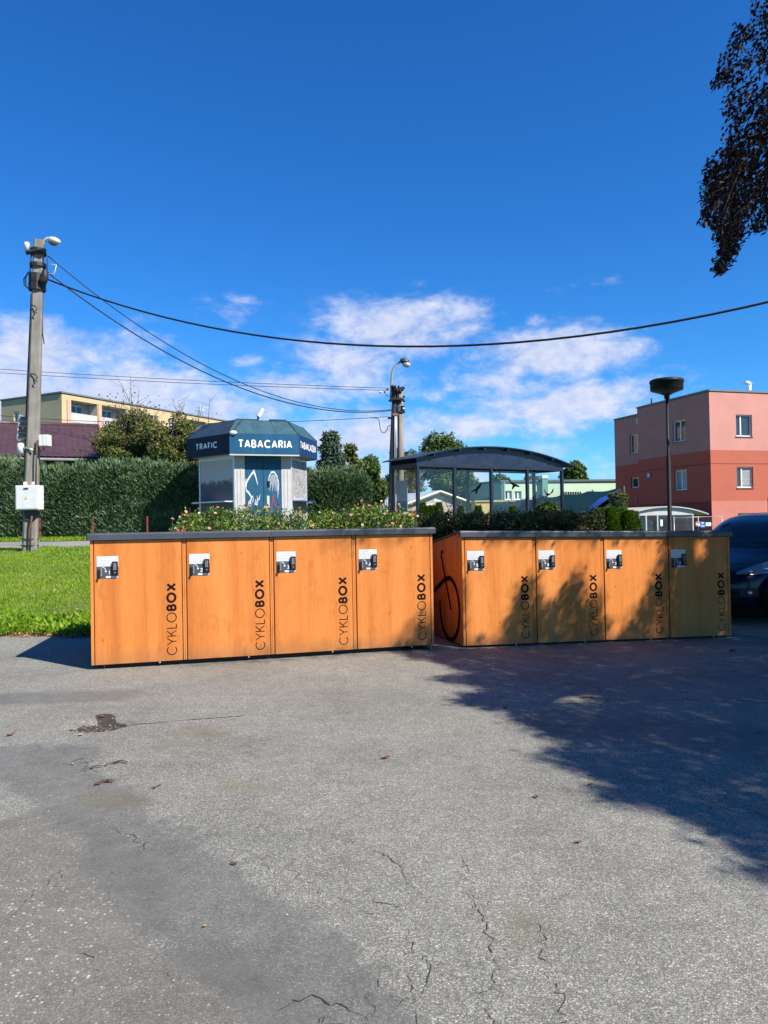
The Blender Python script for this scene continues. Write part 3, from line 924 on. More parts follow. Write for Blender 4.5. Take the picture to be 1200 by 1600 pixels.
def locker_row(label, A, B, zA, slope, first, name='bike_lockers'):
    A = Vector(A); B = Vector(B)
    rz = math.atan2(B.y - A.y, B.x - A.x)
    L = (B - A).length
    root = thing(name, label, 'bike lockers', (A.x, A.y, zA), rz, 'rows of bicycle lockers')
    SH = Matrix(((1, 0, 0, 0), (0, 1, 0, 0), (slope, 0, 1, 0), (0, 0, 0, 1)))
    def mb():
        b = MB(); b.M = SH
        return b
    def at(x, y, z):
        return (x, y, z + slope * x)
    zl = 1.303
    zb, zt = 0.045, 1.290                      # doors
    pe, pi = 0.036, 0.050                      # end and inner posts
    g = 0.007
    dw = (L - 2 * pe - 3 * pi) / 4
    # dark carcass behind the doors
    c = mb()
    c.prism([(0.022, 0.05), (LOCK_D - .02, 0.05), (LOCK_D - .02, zt - ROOF_FALL * LOCK_D), (0.022, zt + .006)], 0.012, L - 0.012, 0, 'x')
    c.build('carcass', M_BLACKGAP, root)
    c = mb()
    c.box((0.10, .05, -.05), (L - .36, LOCK_D - .05, .05))
    c.build('plinth', M_BLACKGAP, root)
    for xf in (.10, L - .045):
        for yf in (.05, LOCK_D - .1):
            f = mb()
            f.box((xf - .022, yf, -.034), (xf + .022, yf + .05, -.028))
            f.box((xf + .016, yf, -.028), (xf + .022, yf + .05, .05))
            f.build('foot', M_GALV, root)
    # side panels
    for x0, x1 in ((0.0, .018), (L - .018, L)):
        s = mb()
        s.prism([(0.004, .045), (LOCK_D, .045), (LOCK_D, zl + .043 - ROOF_FALL * LOCK_D), (0.004, zl + .043)], x0, x1, 0, 'x')
        s.build('side_panel', M_WOOD, root)
    s = mb(); s.box((.02, LOCK_D - .018, .05), (L - .02, LOCK_D, zt - ROOF_FALL * LOCK_D - .002)); s.build('back_panel', M_WOOD, root)
    # posts
    xs = [0.0005, pe + dw, pe + 2 * dw + pi, pe + 3 * dw + 2 * pi, L - pe + .0005]
    ws = [pe - g, pi, pi, pi, pe - g - .001]
    for k, (x, w) in enumerate(zip(xs, ws)):
        p = mb()
        lo, hi = (0, w) if k in (0,) else ((g, w) if k == 4 else (g, w - g))
        y0 = 0.0 if k in (0, 4) else 0.010
        p.box((lo, y0, .045), (hi, .020, zt), 0, .002)
        if k not in (0, 4):
            p.box((w / 2 - .0015, y0 - .0006, .046), (w / 2 + .0015, y0 + .004, zt - .001), 1)
        o = p.build('post', [M_WOOD, M_BLACKGAP], root)
        o.location = at(x, 0, 0)
    # doors
    for k in range(4):
        x0 = pe + k * (dw + pi)
        d = mb()
        d.box((0.001, 0, zb), (dw - .001, .019, zt), 0, .0025)
        door = d.build('door', M_WOOD, root)
        door.location = at(x0, -.002, 0)
        # lettering up the right-hand side of the door
        t = mb()
        base_x = dw - .056
        fr = lambda u, v, dd: (base_x - v, -.0012 - dd, .103 + u)
        ue = text_strokes(t, 'CYKLO', .101, .0085, fr, gap=.135, lift=.00012)
        text_strokes(t, 'BOX', .101, .0225, fr, gap=.11, x0=ue + .014, lift=.00012, xs=1.08)
        t.build('lettering', M_PRINT, door)
        # lock plate
        px0, pz1, pw, ph = .026, zt - .158, .206, .222
        q = mb()
        q.box((px0, -.0035, pz1 - ph), (px0 + pw, 0, pz1), 0, .0012)
        def fr2(a, b_, dd=.0):   # a,b in 0..1 from top-left of the plate
            return (px0 + a * pw, -.0041 - dd, pz1 - b_ * ph)
        def rect(a0, b0, a1, b1, mi, dd=0.0):
            q.poly([fr2(a0, b1, dd), fr2(a1, b1, dd), fr2(a1, b0, dd), fr2(a0, b0, dd)], mi)
        rect(.0, .46, 1.0, .995, 1)
        rect(.42, .895, .985, .985, 0, .0004)
        rect(.185, .49, .245, .88, 2, .0004)
        for bb in (.53, .61, .69, .77):
            rect(.20, bb, .235, bb + .03, 1, .0007)
        q.ribbon([(.27, .50)] + [(.27 + .15 * math.sin(R(a)), .66 - .16 * math.cos(R(a))) for a in (10, 30, 50, 70, 90)], .030, lambda a, b_: fr2(a, b_, .0004), 0)
        q.poly([fr2(.36, .66, .0005), fr2(.42, .74, .0005), fr2(.48, .66, .0005)], 0)
        rows = ((.07, 6, .035), (.16, 6, .04), (.235, 1, .018), (.31, 5, .05), (.38, 5, .03))
        for rr, n, hh in rows:
            for j in range(n):
                if n == 1:
                    rect(.06, rr, .62, rr + hh, 3, .0004)
                else:
                    a = .07 + j * (.86 if rr < .2 else .58) / n
                    rect(a, rr, a + .05 + .03 * ((j * 7 + k) % 3) / 2, rr + hh, 3, .0004)
        q.build('lock_plate', [M_PLATEW, M_PLATEG, M_GREYP, M_PLATETXT], door)
        nn = mb()
        text_strokes(nn, str(first + k), .040, .0105, lambda u, v, dd: (px0 + .545 * pw + u, -.0052 - dd, pz1 - .835 * ph + v), lift=.0001)
        nn.build('number', M_PLATEW, door)
        kp = mb()
        kp.box((px0 + .71 * pw, -.030, pz1 - .90 * ph), (px0 + .985 * pw, -.0045, pz1 - .24 * ph), 0, .006)
        for j in range(5):
            for i2 in range(2):
                kx = px0 + (.775 + .075 * i2) * pw; kz = pz1 - (.325 + .062 * j) * ph
                kp.box((kx, -.0325, kz - .010), (kx + .013, -.0295, kz), 1, .0015)
            # the little round button: a disc facing forward
        cx_, cz_ = px0 + .85 * pw, pz1 - .74 * ph
        ring = [(cx_ + .0065 * math.cos(2 * PI * i / 12), -.0318, cz_ + .0065 * math.sin(2 * PI * i / 12)) for i in range(12)]
        kp.poly(ring[::-1], 1)
        kp.build('keypad', [M_BLACKP, M_GREYP], door)
        kn = mb()
        kn.box((px0 + .055 * pw, -.020, pz1 - .97 * ph), (px0 + .165 * pw, -.0045, pz1 - .60 * ph), 0, .005)
        kn.box((px0 + .045 * pw, -.034, pz1 - 1.03 * ph), (px0 + .145 * pw, -.016, pz1 - .88 * ph), 0, .006)
        kn.build('lock_knob', M_BLACKP, door)
        hg = mb()
        hg.box((dw * .72, .002, .026), (dw * .72 + .018, .02, .044), 0, .003)
        hg.build('hinge_pin', M_GALV, door)
    # lid: four sheets, rounded front lip, falling to the back
    zl = 1.303
    prof = [(-.034, zl - .008), (-.034, zl + .046), (-.026, zl + .058), (-.012, zl + .064), (LOCK_D + .03, zl + .064 - ROOF_FALL * (LOCK_D + .03)), (LOCK_D + .03, zl + .046 - ROOF_FALL * (LOCK_D + .03)), (-.004, zl + .046), (-.004, zl - .008)]
    for k in range(4):
        x0 = -.032 if k == 0 else pe + k * (dw + pi) - pi / 2
        x1 = L + .032 if k == 3 else pe + (k + 1) * (dw + pi) - pi / 2 - .0025
        l = mb()
        e = .010
        if k == 0:
            l.prism([(a + (.012 if a < 0 else 0), b_ - (.010 if b_ > zl + .05 - ROOF_FALL * max(a, 0) else 0)) for a, b_ in prof], x0, x0 + e, 0, 'x'); x0 += e
        if k == 3:
            l.prism([(a + (.012 if a < 0 else 0), b_ - (.010 if b_ > zl + .05 - ROOF_FALL * max(a, 0) else 0)) for a, b_ in prof], x1 - e, x1, 0, 'x'); x1 -= e
        l.prism(prof, x0, x1, 0, 'x')
        l.build('lid', M_LID, root)
    # bicycle emblem on both side panels
    for side in (-1, 1):
        e = mb()
        xo = -.0012 if side < 0 else L + .0012
        st = [0]
        def fr3(u, v):
            return (xo + side * .00015 * st[0], u, v)
        ring = [(.46 + .35 * math.cos(R(a)), .425 + .37 * math.sin(R(a))) for a in range(10, -273, -9)]
        ring = ring[:-1] + [(.46 + .35 * math.cos(R(90)), .795), (.62, .765), (.78, .695), (1.25, .52)]
        e.ribbon(ring, .062, fr3); st[0] += 1
        e.ribbon([(.405, .42), (.735, 1.07)], .052, fr3); st[0] += 1
        e.ribbon([(.735, 1.07), (.70, 1.10), (.66, 1.10)], .05, fr3); st[0] += 1
        e.ribbon([(1.50 + .35 * math.cos(R(a)), .415 + .35 * math.sin(R(a))) for a in range(0, 352, 8)], .050, fr3, closed=True); st[0] += 1
        e.ribbon([(1.02, .40), (1.28, .80)], .042, fr3)
        e.build('bicycle_emblem', M_PRINT, root)
    return root

R1A, R1B = Vector((-2.950, 7.69)), Vector((.540, 8.66))
R2A, R2B = Vector((.885, 8.83)), Vector((4.370, 9.74))
ROW1_Z, ROW1_S = .009, -.0012
ROW2_Z, ROW2_S = -.045, -.0195
row1 = locker_row('left, sunlit orange row of four bike lockers numbered 1 to 4', R1A, R1B, ROW1_Z, ROW1_S, 1)
row2 = locker_row('right, half shaded orange row of bike lockers numbered 5 to 8', R2A, R2B, ROW2_Z, ROW2_S, 5)


# ------------------------------------------------------------------ fallen leaves and twigs on the asphalt
M_RUST = plain('rust_brown_leaf', (.16, .055, .024), .7, .3, 60)
M_YEL = plain('yellow_leaf', (.55, .33, .09), .6, .25, 60)
M_TAN = plain('tan_leaf', (.42, .30, .16), .7, .25, 60)
M_BARK = plain('red_brown_bark', (.095, .038, .022), .8, .3, 60)

def leaf_mesh(ln, wd, curl, seed):
    rg = random.Random(seed)
    b = MB()
    n = 5
    mid = []; lf = []; rt = []
    for i in range(n + 1):
        t = i / n
        w = wd * .5 * math.sin(PI * min(1, t * .92 + .04)) ** .8
        z = curl * (t - .5) ** 2 * 4 * ln + .004
        x = (t - .5) * ln
        mid.append(b.pt((x, rg.uniform(-.002, .002), z)))
        lf.append(b.pt((x, w, z + w * .45 + rg.uniform(0, .006)))); rt.append(b.pt((x, -w, z + w * .30 + rg.uniform(0, .006))))
    for i in range(n):
        b.face((mid[i], mid[i + 1], lf[i + 1], lf[i]), 0, True); b.face((rt[i], rt[i + 1], mid[i + 1], mid[i]), 0, True)
    return b

fl = [  # px, py, length, width, curl, rotation, material, label
    (602, 1185, .060, .024, .10, .4, M_RUST, 'small rust brown leaf lying alone on the sunlit asphalt in front of locker 4'),
    (838, 1247, .036, .022, .12, 1.9, M_RUST, 'rust brown leaf standing up on the sunlit asphalt close to the shadow edge'),
    (903, 1318, .034, .012, .10, .2, M_RUST, 'narrow rusty leaf on the sunlit asphalt, nearest to the viewer on the right'),
    (912, 1092, .075, .030, .08, .1, M_BARK, 'long rust brown leaf in a small patch of sun inside the tree shadow'),
    (925, 1091, .070, .030, .08, 2.6, M_YEL, 'yellowish leaf beside the rust brown one in the sun patch within the shadow'),
    (126, 1151, .036, .022, .06, .9, M_TAN, 'pale tan leaf just in front of the pothole'),
    (114, 1194, .030, .016, .06, 2.2, M_TAN, 'tan leaf on the dark smooth patch left of the bark strip'),
    (16, 1151, .055, .025, .10, 1.0, M_RUST, 'brown leaf at the left edge of the dark smooth patch'),
    (160, 1122, .050, .030, .15, 1.2, M_RUST, 'red brown leaf caught on the rim of the pothole'),
    (923, 1227, .030, .018, .10, .5, M_RUST, 'tiny red brown leaf at the ragged edge of the tree shadow'),
    (790, 1108, .050, .028, .10, .5, M_BARK, 'dark brown leaf at the tip of a shadow branch on the asphalt'),
    (320, 1452, .014, .008, .10, .5, M_YEL, 'small orange leaf on the smooth bitumen band, closest to the viewer'),
    (1145, 1018, .110, .060, .08, .6, M_BARK, 'dark leaf in deep shade on the asphalt in front of the car'),
    (365, 1354, .040, .012, .06, 2.5, M_BARK, 'dark sliver of leaf on the asphalt by the thin cracks'),
]
for i, (px, py, ln, wd, cu, rz, mt, lab) in enumerate(fl):
    g = G(px, py)
    o = leaf_mesh(ln, wd, cu, i).build('fallen_leaf', mt)
    o.location = (g.x, g.y, float(yard_z(np.array(g.x), np.array(g.y))) + .001)
    o.rotation_euler = (0, 0, rz)
    tag(o, lab, 'leaf', 'fallen leaves on the asphalt')

def bark(pts, rad, label, grp='strips of bark on the asphalt'):
    rg = random.Random(str(pts))
    gp = [G(*p) for p in pts]
    dense = []
    for a, b in zip(gp, gp[1:]):
        for t in range(4):
            q = a.lerp(b, t / 4)
            dense.append(q + Vector((rg.uniform(-.008, .008), rg.uniform(-.012, .012), rg.uniform(.002, .010))))
    dense.append(gp[-1] + Vector((0, 0, .004)))
    base = dense[0].copy()
    m = MB(); m.M = Matrix.Diagonal((1, 1, .45, 1))
    m.tube([p - base for p in dense], [rad * .62 * rg.uniform(.35, 1.2) for _ in dense], 6)
    o = m.build('bark_strip', M_BARK, None, base)
    tag(o, label, 'bark strip', grp)
bark([(130, 1204), (150, 1199), (168, 1196), (190, 1190), (198, 1193)], .014, 'longest red brown bark strip, in front of the pothole')
bark([(148, 1228), (158, 1223), (170, 1221), (176, 1221)], .018, 'short thick curl of red brown bark below the longest strip')
bark([(234, 1234), (244, 1231), (252, 1226)], .006, 'thin dark bark sliver to the right of the thick curl')


# ------------------------------------------------------------------ flowering rose hedge behind the left locker row
M_ROSELEAF = leafmat('rose_leaf', [(.030, .062, .008), (.085, .150, .014), (.155, .240, .026), (.26, .31, .06)], .25, .42, .4, 2.2)
M_STEM = plain('plant_stem', (.08, .07, .035), .8, .3, 20)
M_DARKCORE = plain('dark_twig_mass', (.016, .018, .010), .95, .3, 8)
PETALS = [plain('salmon_petal', (.70, .30, .25), .6, .2, 40), plain('coral_red_petal', (.60, .13, .11), .6, .2, 40), plain('pale_pink_petal', (.78, .48, .42), .6, .15, 40), plain('cream_petal', (.80, .66, .42), .6, .15, 40), plain('yellow_petal', (.80, .66, .10), .6, .15, 40)]

def hedge_leaves(rg, n, boxfun, ln, wd, out=.6):
    """boxfun(n) -> points, outward normals"""
    C, N = boxfun(n)
    D = rand_unit(rg, n) * .9 + N * out
    D[:, 2] += .15
    Nn = N + rand_unit(rg, n) * .8
    Nn[:, 2] += .5
    return leaf_quads(C, D, Nn, ln(n), wd(n), rg, .06)

def rose_profile(px):
    """height (m) of the rose hedge above its bed, along the row, read at a few places"""
    xs = [268, 290, 330, 390, 440, 500, 520, 540, 560, 600, 640, 660]
    ys = [820, 803, 793, 791, 799, 803, 796, 800, 788, 791, 797, 806]
    return np.interp(px, xs, ys)

ROSE_Y = 12.6
def make_roses():
    rg = np.random.default_rng(31)
    xL, xR = P(268, 810, ROSE_Y).x, P(652, 810, ROSE_Y).x
    x_mid = (xL + xR) / 2
    zb = float(ground_z(x_mid, ROSE_Y)) + .12
    root = thing('rose_hedge', 'sunlit hedge of pink and salmon roses behind the left locker row', 'rose hedge', (x_mid, ROSE_Y, zb))
    def top(x):
        px = 600 + FPX * x / ROSE_Y
        py = rose_profile(px)
        zz = EYE + ROSE_Y * (818 - .018 * (px - 600) - py) / FPX
        return zz - zb - .05
    n = 30000
    def pts(n):
        x = rg.uniform(xL, xR, n)
        y = rg.normal(0, .28, n)
        h = top(x) + .06 * np.sin(x * 9) * np.sin(x * 23 + 1) + rg.normal(0, .045, n)
        t = rg.random(n) ** .6
        z = h * (1 - (y / .9) ** 2) * t
        N = np.stack([np.zeros(n), np.where(y < 0, -1, 1) * np.minimum(1, np.abs(y) * 3), t], 1)
        return np.stack([x - x_mid, y, z], 1), N
    V, F = hedge_leaves(rg, n, pts, lambda n: rg.uniform(.035, .07, n), lambda n: rg.uniform(.022, .042, n))
    o = np_mesh('foliage', V, F, M_ROSELEAF, root); tag(o, kind='stuff')
    # shoots standing proud of the mass
    s = MB(); C = []; D = []
    tips = []
    for k in range(110):
        x = rg.uniform(xL + .05, xR - .02); y = rg.normal(0, .22)
        h0 = top(np.array(x)) * .6; h1 = top(np.array(x)) + rg.uniform(-.02, .13)
        dx, dy = rg.normal(0, .08, 2)
        p = [Vector((x - x_mid, y, h0)), Vector((x - x_mid + dx * .5, y + dy * .5, (h0 + h1) / 2)), Vector((x - x_mid + dx, y + dy, h1))]
        s.tube(p, [.006, .005, .003], 4, cap=False)
        tips.append(p[-1])
        for j in range(14):
            t = rg.uniform(.15, 1)
            q = p[0].lerp(p[2], t)
            C.append(q); D.append(rand_unit(rg, 1)[0] + np.array([0, 0, .2]))
    for k in range(26):
        x = rg.uniform(xL, xR) - x_mid
        s.tube([(x, rg.normal(0, .1), 0), (x + rg.normal(0, .08), rg.normal(0, .15), .7)], [.012, .007], 5, cap=False)
    s.build('stem', M_STEM, root)
    C = np.array([tuple(c) for c in C]); D = np.array(D)
    V, F = leaf_quads(C, D, rand_unit(rg, len(C)) + np.array([0, -.3, .6]), rg.uniform(.035, .06, len(C)), rg.uniform(.02, .038, len(C)), rg, .06)
    o = np_mesh('shoot_leaves', V, F, M_ROSELEAF, root); tag(o, kind='stuff')
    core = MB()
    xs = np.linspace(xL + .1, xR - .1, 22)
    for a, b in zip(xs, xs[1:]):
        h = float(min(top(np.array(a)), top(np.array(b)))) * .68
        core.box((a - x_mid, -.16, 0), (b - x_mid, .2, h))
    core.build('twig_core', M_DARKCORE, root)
    # blooms: cupped rosettes, three rings of petals
    def bloom(r):
        b = MB()
        for ring, (rr, hh, npet, tilt) in enumerate(((1.0, .25, 6, .55), (.72, .48, 5, .25), (.40, .60, 4, .05))):
            for k in range(npet):
                a = 2 * PI * k / npet + ring * .5
                w = 2 * PI / npet * .62
                q = []
                for (fr_, aa, zz) in ((.15, 0, 0), (.75, -w, hh * .7), (1.0, 0, hh), (.75, w, hh * .7)):
                    q.append((r * rr * fr_ * math.cos(a + aa), r * rr * fr_ * math.sin(a + aa), r * (zz + tilt * 0)))
                b.poly(q, 0)
        return b
    protos = []
    for i, mt in enumerate(PETALS):
        me = bpy.data.meshes.new('rose')
        b = bloom(.040)
        me.from_pydata(b.v, [], b.f); me.update(); me.materials.append(mt)
        protos.append(me)
    for k in range(150):
        if k < 92:
            x = rg.uniform(xL, xR); y = rg.uniform(-.45, .1); z = float(top(np.array(x))) * rg.uniform(.62, 1.02)
        elif k < 116:
            q = tips[k - 92]; x, y, z = q.x + x_mid, q.y, q.z + .01
        else:
            x = xR - abs(rg.normal(0, .35)) if k < 134 else xL + abs(rg.normal(.1, .3)); y = rg.uniform(-.5, 0); z = float(top(np.array(x))) * rg.uniform(.68, 1.04)
        mi = int(rg.choice(5, p=[.48, .18, .26, .06, .02]))
        o = bpy.data.objects.new('rose', protos[mi]); COL.objects.link(o); o.parent = root
        o.location = (x - x_mid, y, z)
        s_ = rg.uniform(.42, .82)
        o.scale = (s_, s_, s_ * .8)
        o.rotation_euler = (rg.uniform(.3, 1.2), rg.uniform(-.5, .5), rg.uniform(-.6, .6))
make_roses()

# dark red-leaved hedge in the shade, then light green thujas at its right end
M_BARB = leafmat('barberry_leaf', [(.016, .018, .008), (.034, .044, .014), (.070, .095, .024), (.075, .034, .022)], .15, .5, .3, 1.6)
M_THUJA = leafmat('thuja_spray', [(.030, .070, .008), (.075, .150, .014), (.130, .225, .024), (.19, .28, .04)], .2, .55, .25, 1.2)
M_DTHUJA = leafmat('dark_thuja_spray', [(.026, .056, .022), (.066, .122, .050), (.130, .200, .095), (.24, .31, .18)], .12, .5, .3, .8)

def strip_hedge(name, label, cat, a, b, half, hfun, n, mat, ln, wd, seed, zoff=.1, group=None, up=.0, core=True, tips=0):
    """a hedge along the line a-b (2D); hfun(t) height"""
    rg = np.random.default_rng(seed)
    a = Vector(a); b = Vector(b); L = (b - a).length; mid = (a + b) / 2
    rz = math.atan2(b.y - a.y, b.x - a.x)
    zb = float(ground_z(mid.x, mid.y)) + zoff - .03
    root = thing(name, label, cat, (mid.x, mid.y, zb), rz, group)
    t = rg.random(n)
    h = hfun(t, rg)
    kind = rg.random(n)
    y = np.where(kind < .55, -half * (.80 + .25 * rg.random(n)), np.where(kind < .70, half * (.8 + .25 * rg.random(n)), rg.uniform(-half, half, n)))
    z = np.where(kind < .70, h * rg.random(n) ** .85, h * (1 - .22 * (y / half) ** 2) - np.abs(rg.normal(0, .06, n)))
    y = y * (1 - .22 * (z / np.maximum(h, .01)) ** 3)
    C = np.stack([(t - .5) * L, y, z], 1)
    N = np.stack([np.zeros(n), np.sign(y) * np.minimum(1, np.abs(y) / half), np.where(kind < .7, .1, .9)], 1)
    D = rand_unit(rg, n) * .8 + N * .6
    D[:, 2] += up
    if tips:
        k = 46
        tt = rg.random(tips); hh = hfun(tt, None)
        tx_ = (tt - .5) * L; ty_ = rg.uniform(-half * .8, half * .6, tips); th_ = rg.uniform(.12, .42, tips)
        v_ = rg.random((tips, k))
        rr = .13 * (1 - v_) + .015
        an = rg.uniform(0, 2 * PI, (tips, k))
        C2 = np.stack([tx_[:, None] + rr * np.cos(an), ty_[:, None] + rr * np.sin(an), hh[:, None] - .12 + v_ * (th_[:, None] + .1)], 2).reshape(-1, 3)
        D2 = np.stack([np.cos(an) * .5, np.sin(an) * .5, np.ones_like(an)], 2).reshape(-1, 3) + rand_unit(rg, tips * k) * .3
        C = np.concatenate([C, C2]); D = np.concatenate([D, D2]); N = np.concatenate([N, rand_unit(rg, tips * k)]); n = len(C)
    V, F = leaf_quads(C, D, N + rand_unit(rg, n) * .8, rg.uniform(*ln, n), rg.uniform(*wd, n), rg, .05)
    o = np_mesh('foliage', V, F, mat, root); tag(o, kind='stuff')
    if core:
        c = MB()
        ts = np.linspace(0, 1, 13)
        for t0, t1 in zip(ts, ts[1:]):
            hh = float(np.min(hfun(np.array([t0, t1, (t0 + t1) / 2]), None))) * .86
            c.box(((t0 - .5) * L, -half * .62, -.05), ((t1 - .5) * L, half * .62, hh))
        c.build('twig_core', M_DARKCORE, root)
    return root

def jit(base, amp, fr, seed):
    r_ = np.random.default_rng(seed); ph = r_.uniform(0, 6, 4)
    def f(t, rg):
        v = base(t) if callable(base) else base + 0 * t
        v = v + amp * (np.sin(t * fr + ph[0]) * .5 + np.sin(t * fr * 2.3 + ph[1]) * .35 + np.sin(t * fr * 5.1 + ph[2]) * .3)
        if rg is not None:
            v = v + rg.normal(0, amp * .5, len(t))
        return v
    return f

def zat(px, py, Y):
    return P(px, py, Y).z

DY = 13.7
xa, xb = P(640, 806, DY).x, P(934, 806, DY + .4).x
hz = zat(760, 804, DY) - float(ground_z((xa + xb) / 2, DY)) - .07
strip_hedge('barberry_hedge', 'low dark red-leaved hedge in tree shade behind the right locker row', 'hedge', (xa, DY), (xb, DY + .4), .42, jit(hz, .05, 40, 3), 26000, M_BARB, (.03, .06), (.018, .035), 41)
# ------------------------------------------------------------------ small shared helpers for buildings
def on_face(O, d, px, py):
    """where the sight line px,py meets the upright plane through O (2D) along d: (s along d, z)"""
    r = ray(px, py)
    # O + s d = l (rx, ry)
    det = d[0] * (-r.y) - d[1] * (-r.x)
    s = (-O[0] * (-r.y) + O[1] * (-r.x)) / det
    l = (O[0] + s * d[0]) / r.x if abs(r.x) > 1e-6 else (O[1] + s * d[1]) / r.y
    return s, EYE + l * r.z

def face_frame(O, d, inward, base=(0, 0, 0)):
    def fr(s, z, dep=0.0):
        return (O[0] + d[0] * s + inward[0] * dep - base[0], O[1] + d[1] * s + inward[1] * dep - base[1], z - base[2])
    return fr

def wall_grid(mb, S0, S1, Z0, Z1, holes, fr, bands, rev=.14, flip=False):
    """bands: list of (z_from, material index) ascending"""
    ss = sorted({S0, S1} | {h[0] for h in holes} | {h[1] for h in holes})
    zs = sorted({Z0, Z1} | {h[2] for h in holes} | {h[3] for h in holes} | {b[0] for b in bands if Z0 < b[0] < Z1})
    def mi(z):
        r = bands[0][1]
        for b in bands:
            if z >= b[0]: r = b[1]
        return r
    for a, b in zip(ss, ss[1:]):
        for c, e in zip(zs, zs[1:]):
            sc, zc = (a + b) / 2, (c + e) / 2
            if any(h[0] < sc < h[1] and h[2] < zc < h[3] for h in holes):
                continue
            mb.poly([fr(a, c), fr(b, c), fr(b, e), fr(a, e)], mi(zc))
    for h in holes:
        a, b, c, e = h[:4]
        m = mi((c + e) / 2)
        for q in (((a, c), (a, e)), ((b, e), (b, c)), ((a, e), (b, e)), ((b, c), (a, c))):
            (s0, z0), (s1, z1) = q
            mb.poly([fr(s0, z0), fr(s1, z1), fr(s1, z1, rev), fr(s0, z0, rev)], m)

def bar(mb, fr, s0, s1, z0, z1, d0, d1, mi=0):
    c = [fr(s0, z0, d0), fr(s1, z0, d0), fr(s1, z1, d0), fr(s0, z1, d0), fr(s0, z0, d1), fr(s1, z0, d1), fr(s1, z1, d1), fr(s0, z1, d1)]
    i = [mb.pt(p) for p in c]
    for q in ((0, 1, 2, 3), (5, 4, 7, 6), (4, 0, 3, 7), (1, 5, 6, 2), (3, 2, 6, 7), (4, 5, 1, 0)):
        mb.face([i[k] for k in q], mi)

M_PVC = plain('white_window_frame', (.72, .73, .74), .4, .05)
M_PANE = darkglass('window_pane', (.030, .038, .048))
M_BLIND = plain('window_blind', (.30, .31, .30), .7, .15, 3)
M_SILL = plain('grey_sill', (.16, .155, .15), .6, .1)
M_DARKROOM = plain('dark_interior', (.02, .02, .022), .9, .1)

def window(parent, fr, a, b, c, e, rev=.14, split=(.5,), blind=0.0, sill=True, framemat=None, w=.065, curtain=None):
    f = MB()
    d0, d1 = rev - .06, rev + .01
    fm = framemat or M_PVC
    for q in ((a, a + w, c, e), (b - w, b, c, e), (a + w, b - w, c, c + w), (a + w, b - w, e - w, e)):
        bar(f, fr, *q, d0, d1)
    edges = [a + w] + [a + (b - a) * s for s in split] + [b - w]
    for s in split:
        x = a + (b - a) * s
        bar(f, fr, x - w * .6, x + w * .6, c + w, e - w, d0 + .004, d1 - .004)
    win = f.build('window', fm, parent)
    for k, (p, q) in enumerate(zip(edges, edges[1:])):
        g = MB()
        p2, q2 = p + (w * .6 if k else 0), q - (w * .6 if k < len(edges) - 2 else 0)
        g.poly([fr(p2, c + w, d1 - .02), fr(q2, c + w, d1 - .02), fr(q2, e - w, d1 - .02), fr(p2, e - w, d1 - .02)])
        g.build('pane', M_PANE, win)
    if blind > 0:
        bl = MB()
        zb = e - w - (e - c - 2 * w) * blind
        n = max(2, int((e - w - zb) / .07))
        for i in range(n):
            z0 = zb + (e - w - zb) * i / n
            p, q = edges[-2] + w * .6, edges[-1]
            bar(bl, fr, p, q, z0 + .008, z0 + (e - w - zb) / n - .004, d1 - .030, d1 - .024)
        bl.build('blind', M_BLIND, win)
    if curtain:
        cu = MB()
        p, q = (edges[-2] + w * .6, edges[-1]) if curtain[0] == 'r' else (edges[0], edges[1] - w * .6)
        bar(cu, fr, p, q, c + w, e - w, d1 - .026, d1 - .022)
        cu.build('curtain', curtain[1], win)
    if sill:
        s = MB()
        bar(s, fr, a - .05, b + .05, c - .045, c - .003, -.05, rev - .062)
        s.build('sill', M_SILL, win)
    return win


